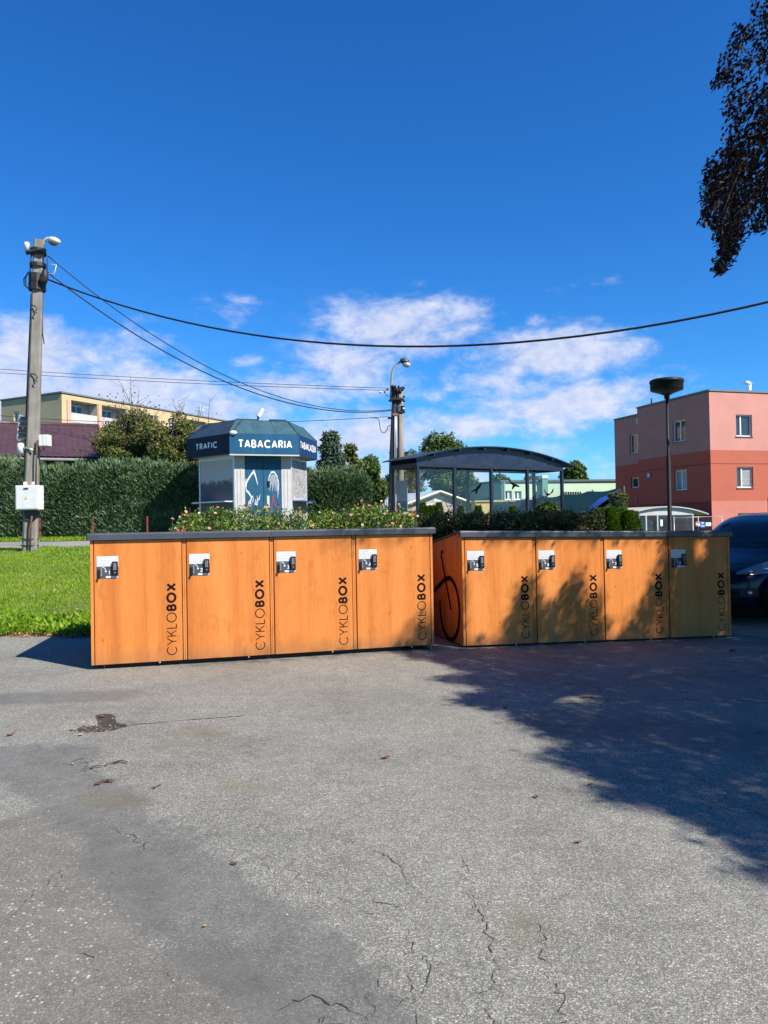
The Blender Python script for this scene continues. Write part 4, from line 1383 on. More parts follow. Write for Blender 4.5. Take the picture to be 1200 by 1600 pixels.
# ------------------------------------------------------------------ tobacco kiosk
def kiosk():
    s = 2.33; phi = R(20)
    C0 = Vector((-5.0, 25.0))
    d0 = Vector((math.cos(phi), math.sin(phi)))
    n_in = Vector((-math.sin(phi), math.cos(phi)))
    ctr = C0 + d0 * (s / 2) + n_in * (s * .8660254)
    zg = float(ground_z(ctr.x, ctr.y)) + .02
    root = thing('tobacco_kiosk', 'six-sided tobacco kiosk with blue signs, boarded windows and a graffitied blue double door', 'kiosk', (ctr.x, ctr.y, zg))
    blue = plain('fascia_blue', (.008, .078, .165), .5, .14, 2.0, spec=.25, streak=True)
    navy = plain('fascia_navy_shaded', (.007, .014, .036), .5, .14, 2.0, spec=.2)  # sign blue darkened in the colour for the faces in shade
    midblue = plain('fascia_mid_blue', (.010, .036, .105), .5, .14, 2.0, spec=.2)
    roofm = plain('weathered_blue_roof_sheet', (.030, .085, .110), .6, .30, 3.0, spec=.25, streak=True)
    roofd = plain('dark_roof_sheet', (.030, .050, .075), .5, .2, 3.0)
    white = plain('off_white_panel', (.46, .455, .44), .55, .12, 4, streak=True)
    alu = plain('pale_aluminium', (.60, .64, .70), .35, .1, 8, metallic=.3)
    doorb = plain('door_blue', (.009, .080, .155), .45, .14, 3.0, streak=True)
    letw = plain('sign_white', (.85, .86, .86), .5, .04)
    mt, T, out = new_mat('speckled_board')
    p = T.coord('Object')
    v = T.n('ShaderNodeTexVoronoi', {'Vector': p, 'Scale': 22.0})
    rr = T.n('ShaderNodeSeparateColor', {0: v.outputs['Color']}).outputs[0]
    c = T.ramp(rr, [(0, (.20, .20, .19)), (.5, (.32, .31, .30)), (1, (.48, .47, .45))])
    c = T.mix(T.m('MULTIPLY', T.sstep(T.noise(p, 1.4, 5, .65), .42, .72), .5), c, (.13, .135, .15))
    principled(T, out, Base_Color=c, Roughness=.7)
    board = mt
    mt, T, out = new_mat('torn_poster_board_shaded')
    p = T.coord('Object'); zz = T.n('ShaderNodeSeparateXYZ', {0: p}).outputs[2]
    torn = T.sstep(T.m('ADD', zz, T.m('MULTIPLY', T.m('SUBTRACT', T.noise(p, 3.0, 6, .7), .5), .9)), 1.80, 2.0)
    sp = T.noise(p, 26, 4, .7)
    c = T.mix(torn, T.mix(sp, (.045, .047, .058), (.15, .15, .165)), T.mix(sp, (.34, .34, .335), (.60, .60, .58)))  # torn pale paper above; lower tone also darkened for the shaded side
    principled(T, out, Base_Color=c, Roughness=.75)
    torn_shaded = mt
    zf0, zf1, zr = 3.78 - zg, 4.45 - zg, 4.96 - zg
    ap = s * .8660254
    def corner(k, apo):
        """corner between face k-1 and face k, on a hexagon with the given apothem"""
        rr_ = apo / .8660254
        a = phi - PI / 2 - R(30) + k * R(60)
        return Vector((rr_ * math.cos(a), rr_ * math.sin(a)))
    def frame(k, apo):
        A = corner(k, apo); B = corner(k + 1, apo)
        d = (B - A).normalized(); nin = Vector((-d.y, d.x))
        return (B - A).length, face_frame(A, d, nin)
    texts = {0: ('TABACARIA', .268, .049, 1.80), 5: ('TRAFIC', .215, .044, 1.18), 1: ('TABAKLADEN', .245, .040, 1.95)}
    # floor slab
    b = MB(); b.prism([tuple(corner(k, ap - .30)) for k in range(6)], -.1, .16); b.build('floor_slab', plain('kiosk_concrete', (.25, .25, .24), .9, .2), root)
    for k in range(6):
        L, fr = frame(k, ap)
        f = MB()
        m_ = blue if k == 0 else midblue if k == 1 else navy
        bar(f, fr, .004, L - .004, zf0, zf1, 0, .05)
        fo = f.build('fascia', m_, root)
        if k == 0:
            tr = MB(); bar(tr, fr, .0, L, zf0 - .045, zf0 - .003, -.012, .045); tr.build('trim_strip', white, root)
        if k == 1:   # vertical sheet joints of the right-hand sign
            j = MB()
            for i in range(1, 6):
                bar(j, fr, L * i / 6 - .008, L * i / 6 + .008, zf0, zf1, -.008, .0)
            j.build('sheet_joint', m_, fo)
        if k in texts:
            txt, h, wgt, tw = texts[k]
            # natural width first, then spread to the width on the sign
            dummy = MB(); nat = text_strokes(dummy, txt, h, wgt, lambda u, v, d: (u, v, d), gap=.14)
            xs_ = tw / nat
            t = MB()
            off = (L - tw) / 2 + (.02 if k == 0 else -.05 if k == 5 else -.1)
            zc = (zf0 + zf1) / 2 - h / 2 + (.01 if k == 0 else .02)
            text_strokes(t, txt, h, wgt, lambda u, v, d, off=off, fr=fr, xs_=xs_, zc=zc: fr(off + u * xs_, zc + v, -.004 - d - (.009 if k == 1 else 0)), gap=.14, lift=.0002)
            t.build('sign_lettering', letw, fo)
        # soffit and roof slope
        A, B = corner(k, ap), corner(k + 1, ap)
        A2, B2 = corner(k, ap - .48), corner(k + 1, ap - .48)
        A3, B3 = corner(k, ap - .36), corner(k + 1, ap - .36)
        so = MB()
        so.poly([(A3.x, A3.y, zf0 + .03), (B3.x, B3.y, zf0 + .03), (B.x, B.y, zf0 + .03), (A.x, A.y, zf0 + .03)]); so.build('soffit', white, root)
        r_ = MB()
        r_.poly([(A.x, A.y, zf1 + .004), (B.x, B.y, zf1 + .004), (B2.x, B2.y, zr), (A2.x, A2.y, zr)])
        ro = r_.build('roof_slope', roofm if k in (0, 1, 2) else roofd, root)
        e = MB(); e.tube([(A.x, A.y, zf1 + .01), (A2.x, A2.y, zr + .01)], .022, 6); e.build('ridge_cap', roofd, ro)
        if k == 0:
            for i in range(1, 3):
                q0 = A.lerp(B, i / 3); q1 = A2.lerp(B2, i / 3)
                e = MB(); e.tube([(q0.x, q0.y, zf1 + .006), (q1.x, q1.y, zr + .004)], .007, 5); e.build('roof_seam', roofm, ro)
        # walls
        Lw, fw = frame(k, ap - .36)
        w = MB()
        if k == 0:
            for q in ((0.0, .34), (Lw - .34, Lw)):
                bar(w, fw, q[0] + .003, q[1], .16, zf0 + .02, 0, .06, 0)
                for x in (q[0] + .10, q[0] + .22):
                    bar(w, fw, x - .012, x + .012, .16, zf0, -.012, 0, 0)
            bar(w, fw, .343, Lw - .343, zf0 - .22, zf0 + .02, .012, .06, 1)
            w.build('pilaster', [white, doorb], root)
            dwid = (Lw - .686 - .02) / 2
            for i in range(2):
                x0 = .348 + i * (dwid + .014)
                dr = MB(); bar(dr, fw, x0, x0 + dwid, .18, zf0 - .23, .02, .06); bar(dr, fw, x0 + .03, x0 + dwid - .03, .20, zf0 - .26, .016, .02)
                dro = dr.build('door_leaf', doorb, root)
                hd = MB()
                if i == 1:
                    bar(hd, fw, x0 + .10, x0 + .19, 1.02, 1.42, -.012, .014, 0)
                    bar(hd, fw, x0 + .15, x0 + .21, 1.72, 1.92, -.03, .014, 1)
                    hd.build('door_handle', [white, M_BLACKP], dro)
                gz = MB(); gm = plain('graffiti_white', (.66, .68, .70), .7, .1); gr = plain('graffiti_red', (.45, .030, .045), .7, .1)
                F2 = lambda u, v, q=0.0, x0=x0: fw(x0 + u * dwid, .18 + v * 2.45, .0145 - q)
                if i == 0:
                    gz.ribbon([(.04, .62), (.10, .70), (.25, .76), (.42, .82), (.50, .84), (.58, .78), (.70, .66)], [.03, .04, .03, .035, .05, .045, .02], F2)
                    gz.ribbon([(.05, .74), (.02, .66), (.06, .58), (.22, .54), (.36, .48)], [.025, .04, .03, .035, .02], lambda u, v: F2(u, v, .0003))
                    for j, (u, v) in enumerate(((.22, .40), (.36, .46), (.62, .42), (.74, .48), (.28, .22), (.52, .25), (.72, .20))):
                        pts = [(u + .09 * math.cos(t * 1.1 + j), v + .045 * math.sin(t * 1.7 + j)) for t in range(7)]
                        gz.ribbon(pts, .018, lambda a, b_, j=j: F2(a, b_, .0004 + .0001 * j))
                    gz.build('graffiti', [gm], dro)
                else:
                    # hatched pale scrawl like a round dome, and a red loop
                    for j in range(13):
                        u = .26 + j * .048
                        hh = .80 - .9 * (u - .55) ** 2
                        lo_ = .62 - (.10 if .72 < u < .84 else 0) + .05 * math.sin(j * 2.1)
                        gz.ribbon([(u, lo_), (u + .012, (lo_ + hh) / 2), (u + .005, hh)], .016, lambda a, b_, j=j: F2(a, b_, .0001 * j))
                    gz.ribbon([(.24, .60), (.30, .76), (.45, .83), (.62, .83), (.78, .77), (.86, .66), (.80, .58)], .022, lambda a, b_: F2(a, b_, .002))
                    gz.ribbon([(.22, .04), (.36, .22), (.48, .42), (.55, .52), (.58, .44), (.66, .37), (.82, .36), (.76, .30)], [.03, .03, .022, .03, .02, .02, .025, .015], lambda a, b_: F2(a, b_, .003), 1)
                    gz.build('graffiti', [gm, gr], dro)
        else:
            bar(w, fw, .05, Lw - .05, .55, zf0 + .0, .015, .06, 0)
            w.build('wall_board', board if k != 5 else torn_shaded, root)
            fr2 = MB()
            for q in ((.003, .075, .16, zf0 + .02), (Lw - .075, Lw - .003, .16, zf0 + .02), (.076, Lw - .076, .50, .56), (.076, Lw - .076, zf0 - .12, zf0 + .02)):
                bar(fr2, fw, *q, -.012, .05)
            fr2.build('wall_frame', alu, root)
            pn = MB(); bar(pn, fw, .076, Lw - .076, .16, .50, .01, .05); pn.build('plinth_panel', doorb, root)
            lg = MB()
            bar(lg, fw, .10, Lw - .10, .86 + .36, .90 + .36, -.34, .012)
            lg.build('counter_ledge', plain('ledge_blue', (.015, .09, .25), .4, .1) if k == 1 else alu, root)
            if k == 1:
                cr = MB(); cr.ribbon([(.62, 2.55), (.66, 1.9), (.78, 1.2), (.90, .62)], .014, lambda a, b_: fw(a, b_, .013)); cr.build('hanging_wire', M_BLACKP, root)
                tg = MB(); bar(tg, fw, .20, Lw - .45, 1.27, 1.36, .004, .013); tg.build('white_strip', white, root)
    # roof top, parapet flaps, camera on its mast, lamp at the corner
    b = MB(); b.prism([tuple(corner(k, ap - .48)) for k in range(6)], zr - .05, zr + .012); b.build('roof_deck', roofd, root)
    b = MB(); L, fr = frame(0, ap - .48)
    bar(b, fr, .05, .75, zr + .01, zr + .05, .0, .25); bar(b, fr, L - .6, L - .05, zr + .015, zr + .06, -.02, .3); b.build('roof_flap', roofd, root)
    cpos = P(403, 656, 26.6)
    o_ = Vector((cpos.x - ctr.x, cpos.y - ctr.y, zr))
    m = MB(); m.tube([o_, o_ + Vector((0, 0, .18)), o_ + Vector((.05, -.03, .30))], .035, 6); m.build('camera_mast', M_BLACKP, root)
    m = MB(); m.M = Matrix.Translation(o_ + Vector((.08, -.05, .34))) @ Matrix.Rotation(R(35), 4, 'Z') @ Matrix.Rotation(R(-58), 4, 'Y')
    m.box((-.14, -.06, -.06), (.22, .06, .06), 0, .015); m.box((.22, -.045, -.045), (.232, .045, .045), 1); m.build('security_camera', [M_WHITE, M_BLACKP], root)
    A = corner(0, ap)
    m = MB(); q = Vector((A.x + .12, A.y + .02, zf1 + .02)); m.ellipsoid(q, (.13, .07, .075)); m.build('corner_lamp', M_WHITE, root)
    m = MB(); m.tube([q, q + Vector((.10, .1, .25)), q + Vector((.25, .42, .5))], .010, 5); m.build('lamp_cable', M_BLACKP, root)
    return root
kiosk()


# ------------------------------------------------------------------ bus shelter
def bus_shelter():
    A = Vector((1.08, 25.0)); d = Vector((.829, .559)); rz = math.atan2(d.y, d.x)
    nin = Vector((-d.y, d.x)); L, D = 6.8, 1.45
    zg = float(ground_z(3.5, 27.0)) - .02
    root = thing('bus_shelter', 'dark navy bus shelter with a low arched roof and bird stickers on its glass', 'bus shelter', (A.x, A.y, zg), rz)
    navy = plain('shelter_navy_steel', (.009, .015, .034), .38, .15, 3, spec=.5)
    panel = plain('shelter_navy_panel', (.011, .018, .040), .38, .28, 1.5, spec=.5)
    under = plain('shelter_roof_sheet', (.05, .07, .11), .35, .15, 2)
    glass = glassmat('shelter_glass', (.955, .975, .975), .12, .02, .007, (.50, .56, .58))
    W_ = A
    def xof(px):
        return on_face((A.x, A.y), (d.x, d.y), px, 770)[0]
    zb0 = on_face((A.x, A.y), (d.x, d.y), 652, 729)[1] - zg
    zb1 = zb0 + .13
    xs = [0.04] + [xof(p) for p in (710, 767.7, 824)] + [L - .04]
    def post(x, y, w=.055, top=zb0):
        p = MB(); p.box((x - w, y - w, -.2), (x + w, y + w, top), 0, .012); p.box((x - w * 1.7, y - w * 1.7, .0), (x + w * 1.7, y + w * 1.7, .03)); p.build('post', navy, root)
    for x in xs: post(x, 0)
    for x in (0.04, L / 2, L - .04): post(x, D)
    # beams
    for (lo, hi) in (((-.02, -.05, zb0), (L + .02, .05, zb1)), ((-.02, D - .05, zb0), (L + .02, D + .05, zb1)), ((-.02, .052, zb0), (.08, D - .052, zb1)), ((L - .08, .052, zb0), (L + .02, D - .052, zb1))):
        b = MB(); b.box(lo, hi, 0, .008); b.build('beam', navy, root)
    def arch(x):
        t = (x - L / 2) / (L / 2 + .35)
        return zb0 + .20 + .54 * (1 - t * t)
    xx = np.linspace(-.20, L + .44, 25)
    b = MB()
    ys = (-.22, D + .25)
    for a, c in zip(xx, xx[1:]):
        za, zc = arch(a), arch(c)
        b.poly([(a, ys[0], za + .035), (c, ys[0], zc + .035), (c, ys[1], zc + .035), (a, ys[1], za + .035)])
        b.poly([(a, ys[1], za), (c, ys[1], zc), (c, ys[0], zc), (a, ys[0], za)], 1)
        b.poly([(a, ys[0], za), (c, ys[0], zc), (c, ys[0], zc + .035), (a, ys[0], za + .035)])
        b.poly([(c, ys[1], zc), (a, ys[1], za), (a, ys[1], za + .035), (c, ys[1], zc + .035)])
    for x in (xx[0], xx[-1]):
        b.poly([(x, ys[0], arch(x)), (x, ys[0], arch(x) + .035), (x, ys[1], arch(x) + .035), (x, ys[1], arch(x))])
    b.build('arched_roof', [navy, under], root)
    for y in (-.012, D - .012):
        g = MB()
        gx_ = np.linspace(0.0, L, 17)
        for a, c in zip(gx_, gx_[1:]):
            for yy, fl in ((y, False), (y + .024, True)):
                q = [(a, yy, zb1 + .002), (c, yy, zb1 + .002), (c, yy, arch(c) - .004), (a, yy, arch(a) - .004)]
                g.poly(q[::-1] if fl else q)
        g.build('gable_panel', panel, root)
    for x in [.6, 1.7, 2.8, 3.9, 5.0, 6.1]:
        r_ = MB(); r_.box((x - .03, -.20, arch(x) - .075), (x + .03, D + .2, arch(x) - .012)); r_.build('roof_rib', navy, root)
    # glass
    birdm = plain('bird_sticker_black', (.003, .003, .003), .8, .05, spec=.03)
    birds = {1: [(744, 765, 20, -1)], 2: [(803, 757, 20, 1)], 3: [(855, 772, 11, 2), (861.5, 768.5, 8, 3)]}
    for k in range(4):
        x0, x1 = xs[k] + .07, xs[k + 1] - .07
        g = MB(); g.box((x0, -.004, .18), (x1, .004, zb0 - .06)); gl = g.build('glass_pane', glass, root)
        for (px, py, wpx, sty) in birds.get(k, []):
            s_, z_ = on_face((A.x, A.y), (d.x, d.y), px, py); z_ -= zg
            w = wpx / FPX * (A.y + d.y * s_) / .8
            shape = {-1: [(-.5, -.20), (-.25, -.02), (-.05, .05), (.12, .22), (.42, .42), (.50, .40), (.30, .10), (.10, -.06), (.06, -.25), (-.04, -.30), (-.08, -.10), (-.28, -.14)],
                     1: [(-.5, .34), (-.44, .36), (-.20, .14), (-.04, .10), (.10, .04), (.30, -.02), (.52, -.12), (.34, -.16), (.10, -.12), (-.02, -.22), (-.14, -.34), (-.20, -.24), (-.12, -.06), (-.30, .06)],
                     2: [(-.5, .55), (-.40, .55), (-.16, .10), (.06, .14), (.20, .05), (.52, .06), (.44, -.10), (.12, -.16), (-.06, -.44), (-.20, -.34), (-.14, -.08), (-.36, .10)],
                     3: [(-.5, -.36), (-.25, -.20), (.0, .02), (.22, .36), (.50, .62), (.44, .16), (.24, -.14), (.02, -.22), (-.20, -.32)]}[sty]
            bd = MB()
            pts = [(s_ + a * w, -.0062, z_ + c * w) for a, c in shape]
            bd.face([bd.pt(p) for p in pts])
            bd.build('bird_sticker', birdm, gl)
    for x in (0.04, L - .04):
        g = MB(); g.box((x - .004, .07, .18), (x + .004, D - .07, zb0 - .06)); g.build('glass_pane', glass, root)
    p = MB(); p.box((.055, .62, .95), (.085, 1.25, 2.0), 0, .006); p.build('notice_board', plain('pale_blue_board', (.16, .25, .30), .4, .1, 2), root)
    st = MB(); st.box((.5, D - .5, .42), (L - .5, D - .15, .47), 0, .01)
    for x in (1, 3.4, 5.8): st.box((x - .03, D - .35, 0), (x + .03, D - .29, .42))
    st.build('bench', navy, root)
    return root
bus_shelter()


# ------------------------------------------------------------------ concrete pole with the electrical gear (left)
M_CONC = plain('pole_concrete', (.215, .200, .172), .9, .30, 2.2, streak=True, bump=.25)
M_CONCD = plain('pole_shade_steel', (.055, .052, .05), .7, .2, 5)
M_IRON = plain('dark_iron_fitting', (.022, .020, .020), .55, .3, 8)
M_CABLE = plain('black_cable', (.012, .012, .014), .5, .1)
M_PORC = plain('porcelain', (.62, .62, .60), .25, .08)
M_LAMPGREY = plain('lamp_housing_pale', (.60, .61, .61), .4, .1)
M_RUSTP = plain('rusty_conduit', (.14, .060, .040), .75, .3, 12)
LP_Y = 22.0
def lp(px, py, dy=0.0):
    return P(px, py, LP_Y + dy)

def left_pole():
    base = lp(47, 866); top = lp(61, 376)
    base.z = float(ground_z(base.x, base.y)) + .02
    root = thing('concrete_pole', 'tall concrete electricity pole with white cabinet and lamp head, on the lawn', 'utility pole', tuple(base))
    ax = (top - base)
    def at(px, py, dy=0.0):
        return lp(px, py, dy) - base
    def c(t, off=(0, 0, 0)):
        return ax * t + Vector(off)
    # shaft: a squared section with chamfers, slim at the top
    b = MB()
    rings = []
    for t, w in ((-.04, .240), (.03, .230), (.5, .186), (1.0, .155)):
        q = []
        for a in range(8):
            an = R(45 + 90 * (a // 2) + (-9 if a % 2 == 0 else 9)) + R(17)
            q.append(b.pt(c(t, (w * 1.05 * math.cos(an), w * 1.05 * math.sin(an), 0))))
        rings.append(q)
    for r0, r1 in zip(rings, rings[1:]):
        for k in range(8):
            b.face((r0[k], r0[(k + 1) % 8], r1[(k + 1) % 8], r1[k]))
    b.face(rings[-1])
    b.build('shaft', M_CONC, root)
    # second, darker half of the foot, and an added dark strip for the shaded left side
    d = MB(); d.tube([at(37.5, 868, .02), at(38.5, 800, .02), at(43.5, 640, .0), at(50.5, 460, .0)], [.055, .06, .06, .045], 6); d.build('shaded_side_strip', M_CONCD, root)
    d = MB(); d.tube([at(46.5, 866, -.30), at(48, 820, -.30), at(50, 806, -.30)], [.028, .028, .028], 6); d.build('rusty_conduit', M_RUSTP, root)
    d = MB(); d.tube([at(56, 758, -.26), at(57, 715, -.26), at(58, 690, -.26)], .022, 6); d.build('rusty_conduit', M_RUSTP, root)
    for y in (842, 852):
        d = MB(); p = at(46, y)
        d.tube([p + Vector((.25 * math.cos(a), .25 * math.sin(a), 0)) for a in np.linspace(0, 2 * PI, 15)], .012, 5); d.build('strap', M_IRON, root)
    # meter cabinet
    a0, a1 = at(24, 797, -.42), at(61, 758, -.42)
    m = MB(); m.box((a0.x, a0.y, a0.z), (a1.x, a0.y + .30, a1.z), 0, .012)
    m.box((a0.x + .03, a0.y - .012, a0.z + .03), (a1.x - .03, a0.y, a1.z - .03), 0, .004)
    cab = m.build('meter_cabinet', M_WHITE, root)
    m = MB(); p = at(41, 763, -.43); m.box((p.x - .07, p.y - .03, p.z - .012), (p.x + .07, p.y - .012, p.z + .012), 0, .004); m.build('cabinet_handle', M_BLACKP, cab)
    m = MB(); p = at(40.5, 778, -.433)
    m.poly([(p.x - .045, p.y - .004, p.z - .04), (p.x + .045, p.y - .004, p.z - .04), (p.x, p.y - .004, p.z + .04)]); m.build('warning_triangle', plain('warning_yellow', (.62, .50, .04), .5, .1), cab)
    for x in (38, 51):
        m = MB(); p = at(x, 755, -.3); m.box((p.x - .035, p.y, p.z - .06), (p.x + .035, p.y + .12, p.z + .04), 0, .008); m.build('cabinet_bracket', M_WHITE, cab)
    m = MB(); a0, a1 = at(37, 813, -.25), at(56.5, 798, -.25); m.prism([(a0.x + .05, a0.z), (a1.x - .12, a0.z), (a1.x, a0.z + .18), (a1.x, a1.z), (a0.x, a1.z)], a0.y, a0.y + .3, 0, 'y'); m.build('cable_duct', M_CONCD, root)
    # louvred siren horns (two stacked) on the left
    for (x0, y0, x1, y1) in ((28, 668, 41, 648), (26, 686, 40, 667)):
        a0, a1 = at(x0, y0, -.1), at(x1, y1, -.1)
        m = MB()
        m.prism([(a0.x, a0.z), (a0.x + .06, a0.z - .05), (a1.x, a0.z + .02), (a1.x, a1.z - .06), (a0.x + .03, a1.z + .02)], a0.y, a0.y + .32, 0, 'y')
        for k in range(2):
            z = a0.z + (a1.z - a0.z) * (.18 + .42 * k)
            m.box((a0.x + .09, a0.y - .05, z), (a1.x + .02, a0.y - .002, z + .09), 1)
        m.build('siren_horn', [plain('pale_grey_housing', (.36, .40, .42), .5, .12), M_IRON], root)
    a0, a1 = at(27, 709, -.15), at(37.5, 692, -.15)
    m = MB(); cx_ = (a0.x + a1.x) / 2; rr = (a1.x - a0.x) / 2
    m.lathe([(0, a0.z), (rr, a0.z), (rr, a1.z - .08), (rr * .8, a1.z - .02), (rr * .3, a1.z), (0, a1.z)], (cx_, a0.y, 0), 14); m.build('junction_box', M_WHITE, root)
    m = MB(); m.tube([at(37, 699, -.2), at(52, 703, -.25)], .025, 6); m.build('box_arm', M_GALV, root)
    a0, a1 = at(60, 697, -.3), at(75.5, 679, -.3)
    m = MB(); m.box((a0.x, a0.y, a0.z), (a1.x, a0.y + .22, a1.z), 0, .012); m.box((a0.x + .125, a0.y - .012, a0.z + .01), (a1.x - .005, a0.y - .0005, a1.z - .01), 0, .003)
    m.build('white_box', plain('cream_box', (.66, .66, .60), .45, .06), root)
    m = MB(); m.tube([at(61, 700, -.2), at(64, 706, -.2), at(67, 701, -.2), at(70, 705, -.2), at(68, 698, -.2)], .012, 5); m.build('loose_wire', M_CABLE, root)
    # steps, bands, crossarm and fittings towards the top
    for (px, py) in ((54.5, 483), (55, 590)):
        m = MB(); m.tube([at(px - 7, py - 6, -.2), at(px, py - 5, -.22), at(px + 3.5, py, -.24), at(px - .5, py + 4, -.25), at(px + 3, py + 6, -.25)], .018, 5); m.build('step_hook', M_IRON, root)
    for (py, h, w) in ((394, .17, .19), (415, .10, .20), (436, .26, .21), (449, .20, .21)):
        m = MB(); p = at(60.5 - (py - 376) * .03, py)
        m.lathe([(w, -h / 2), (w + .03, -h / 2), (w + .03, h / 2), (w, h / 2)], p, 10, 0, False); m.build('clamp_band', M_IRON, root)
    m = MB(); a = at(41, 395, -.2); c2 = at(68, 391, -.2)
    m.tube([a, c2], .065, 4, smooth=False); m.build('crossarm', M_IRON, root)
    m = MB(); p = at(42, 389, -.2); m.lathe([(0, -.05), (.05, -.05), (.06, .05), (.085, .10), (.07, .18), (0, .21)], p, 10); m.build('insulator', M_PORC, root)
    for k, pts in enumerate(([(49, 396), (48, 410), (47, 425), (50, 440)], [(52, 425), (44, 425), (40, 434), (40, 445), (44, 451), (52, 452)], [(52, 427), (43, 428), (37, 436), (38, 446), (45, 450)])):
        m = MB(); m.tube([at(x, y, -.15) for x, y in pts], .018, 5); m.build('cable_loop', M_CABLE, root)
    m = MB(); m.tube([at(70, 432, -.2), at(74, 425, -.2), at(74, 402, -.2), at(72, 396, -.2)], .012, 5); m.tube([at(73, 428, -.1), at(85, 428, -.1), at(88, 414, -.1), at(76, 413, -.1)], .014, 5, 1); m.build('jumper_wire', [M_CABLE, M_PORC], root)
    m = MB(); p = at(70, 432, -.2); m.ellipsoid(p, (.10, .10, .22)); m.ellipsoid(at(67, 437, -.2), (.10, .1, .12)); m.build('dead_end_clamp', M_IRON, root)
    m = MB(); m.tube([at(66, 430, .1), at(66.5, 520, .1), at(69, 537, .1)], .016, 5); m.build('down_cable', M_CABLE, root)
    # lamp
    m = MB(); m.tube([at(66, 385), at(67, 380), at(71, 374), at(76, 372)], [.05, .045, .04, .04], 8); m.build('lamp_arm', plain('pinkish_arm', (.42, .34, .31), .6, .1), root)
    m = MB(); q = at(84, 377, -.25); m.M = Matrix.Translation(q) @ Matrix.Rotation(R(-25), 4, 'Z') @ Matrix.Rotation(R(20), 4, 'Y')
    m.ellipsoid((0, 0, .02), (.24, .13, .10)); lm = m.build('lamp_head', M_LAMPGREY, root)
    m = MB(); m.M = Matrix.Translation(q) @ Matrix.Rotation(R(-25), 4, 'Z') @ Matrix.Rotation(R(20), 4, 'Y'); m.ellipsoid((-.02, 0, -.045), (.17, .105, .085)); m.build('lamp_bowl', plain('smoky_bowl', (.14, .13, .11), .2, .2), lm)
    return root
left_pole()


# ------------------------------------------------------------------ double pole with the curved street lamp (centre)
CP_Y = 30.0
def centre_pole():
    def at0(px, py, dy=0.0): return P(px, py, CP_Y + dy)
    base = at0(612, 822); base.z = float(ground_z(base.x, base.y)) - .02
    root = thing('double_pole', 'pair of concrete poles with dark fittings and one curved street lamp arm, behind the roses', 'utility pole', tuple(base))
    def at(px, py, dy=0.0): return at0(px, py, dy) - base
    dark = plain('sooty_concrete', (.050, .047, .044), .9, .25, 2, streak=True)
    b = MB(); b.tube([at(611.5, 826), at(613.5, 720), at(617.5, 607)], [.15, .135, .11], 8, smooth=False); b.build('shaft', [dark], root)
    b = MB(); b.tube([at(624.5, 826, .25), at(626, 720, .25), at(625.5, 612, .25)], [.15, .13, .11], 12); b.build('shaft', M_CONC, root)
    for x in (617.4, 619.6):
        b = MB(); b.tube([at(x - 1.2, 735, -.16), at(x - .5, 680, -.14), at(x, 648, -.12)], .026, 6); b.build('conduit', plain('pale_conduit', (.50, .52, .56), .45, .1, metallic=.3), root)
    b = MB(); b.tube([at(611.3, 622), at(611.5, 600), at(612.3, 586), at(614.5, 576), at(618.5, 569.5), at(623, 566.5), at(628, 564.5)], [.05, .045, .042, .04, .038, .036, .034], 8); b.build('lamp_arm', plain('olive_arm', (.30, .29, .24), .5, .1), root)
    b = MB(); q = at(633, 567, -.1); b.M = Matrix.Translation(q) @ Matrix.Rotation(R(18), 4, 'Y'); b.ellipsoid((-.03, 0, .05), (.20, .14, .13)); lm = b.build('lamp_head', plain('dark_lamp_hood', (.05, .05, .05), .45, .1), root)
    b = MB(); b.M = Matrix.Translation(q) @ Matrix.Rotation(R(18), 4, 'Y'); b.ellipsoid((.06, 0, -.04), (.17, .125, .12)); b.build('lamp_bowl', plain('pale_bowl', (.46, .46, .44), .15, .15), lm)
    # ironwork
    def blk(px0, py0, px1, py1, dy, dep, name, mt=M_IRON):
        a, c = at(px0, py1, dy), at(px1, py0, dy)
        m = MB(); m.box((a.x, a.y, a.z), (c.x, a.y + dep, c.z), 0, .02); m.build(name, mt, root)
    blk(610, 602, 619, 605, -.18, .3, 'crossarm'); blk(619, 605, 624, 615, -.12, .3, 'bracket'); blk(609, 621, 629, 625.5, -.2, .45, 'clamp_band'); blk(607, 624.5, 614, 627, -.2, .12, 'crossarm')
    blk(625, 622.5, 631, 625, -.15, .12, 'crossarm'); blk(621, 633, 626, 644, -.14, .3, 'junction_box', plain('blue_grey_box', (.06, .09, .16), .5, .1)); blk(625, 633.5, 632, 636, -.1, .25, 'junction_box')
    blk(613, 645.5, 622.5, 650, -.16, .32, 'clamp_band', plain('red_oxide_band', (.26, .12, .11), .7, .2)); blk(606, 651, 614, 654, -.16, .2, 'dead_end_clamp')
    for (px, py, rx, rz_) in ((627.5, 608, .10, .09), (630, 606, .07, .06), (625, 611, .08, .12), (631, 620, .05, .05), (631, 626.5, .05, .05), (629.5, 641, .08, .09), (627, 644.5, .10, .07), (620.5, 610, .06, .12), (614, 604, .06, .07), (631, 643, .05, .07), (623, 604, .04, .05), (605.5, 608.5, .05, .04), (601, 612.5, .035, .035)):
        m = MB(); m.ellipsoid(at(px, py, -.12), (rx, .1, rz_), 8, 6); m.build('fitting', M_IRON, root)
    m = MB(); m.ellipsoid(at(630.3, 638.5, -.18), (.05, .05, .05), 8, 6); m.ellipsoid(at(594.8, 612.8, 0), (.07, .05, .05), 8, 6); m.build('insulator', M_PORC, root)
    m = MB(); m.tube([at(613, 607, -.1), at(622, 614, -.14), at(620, 625, -.14), at(628, 632, -.12)], .02, 5); m.tube([at(600, 612, -.1), at(604, 618, -.1), at(611, 620, -.1)], .012, 5)
    m.build('jumper_wire', M_CABLE, root)
    return root
centre_pole()


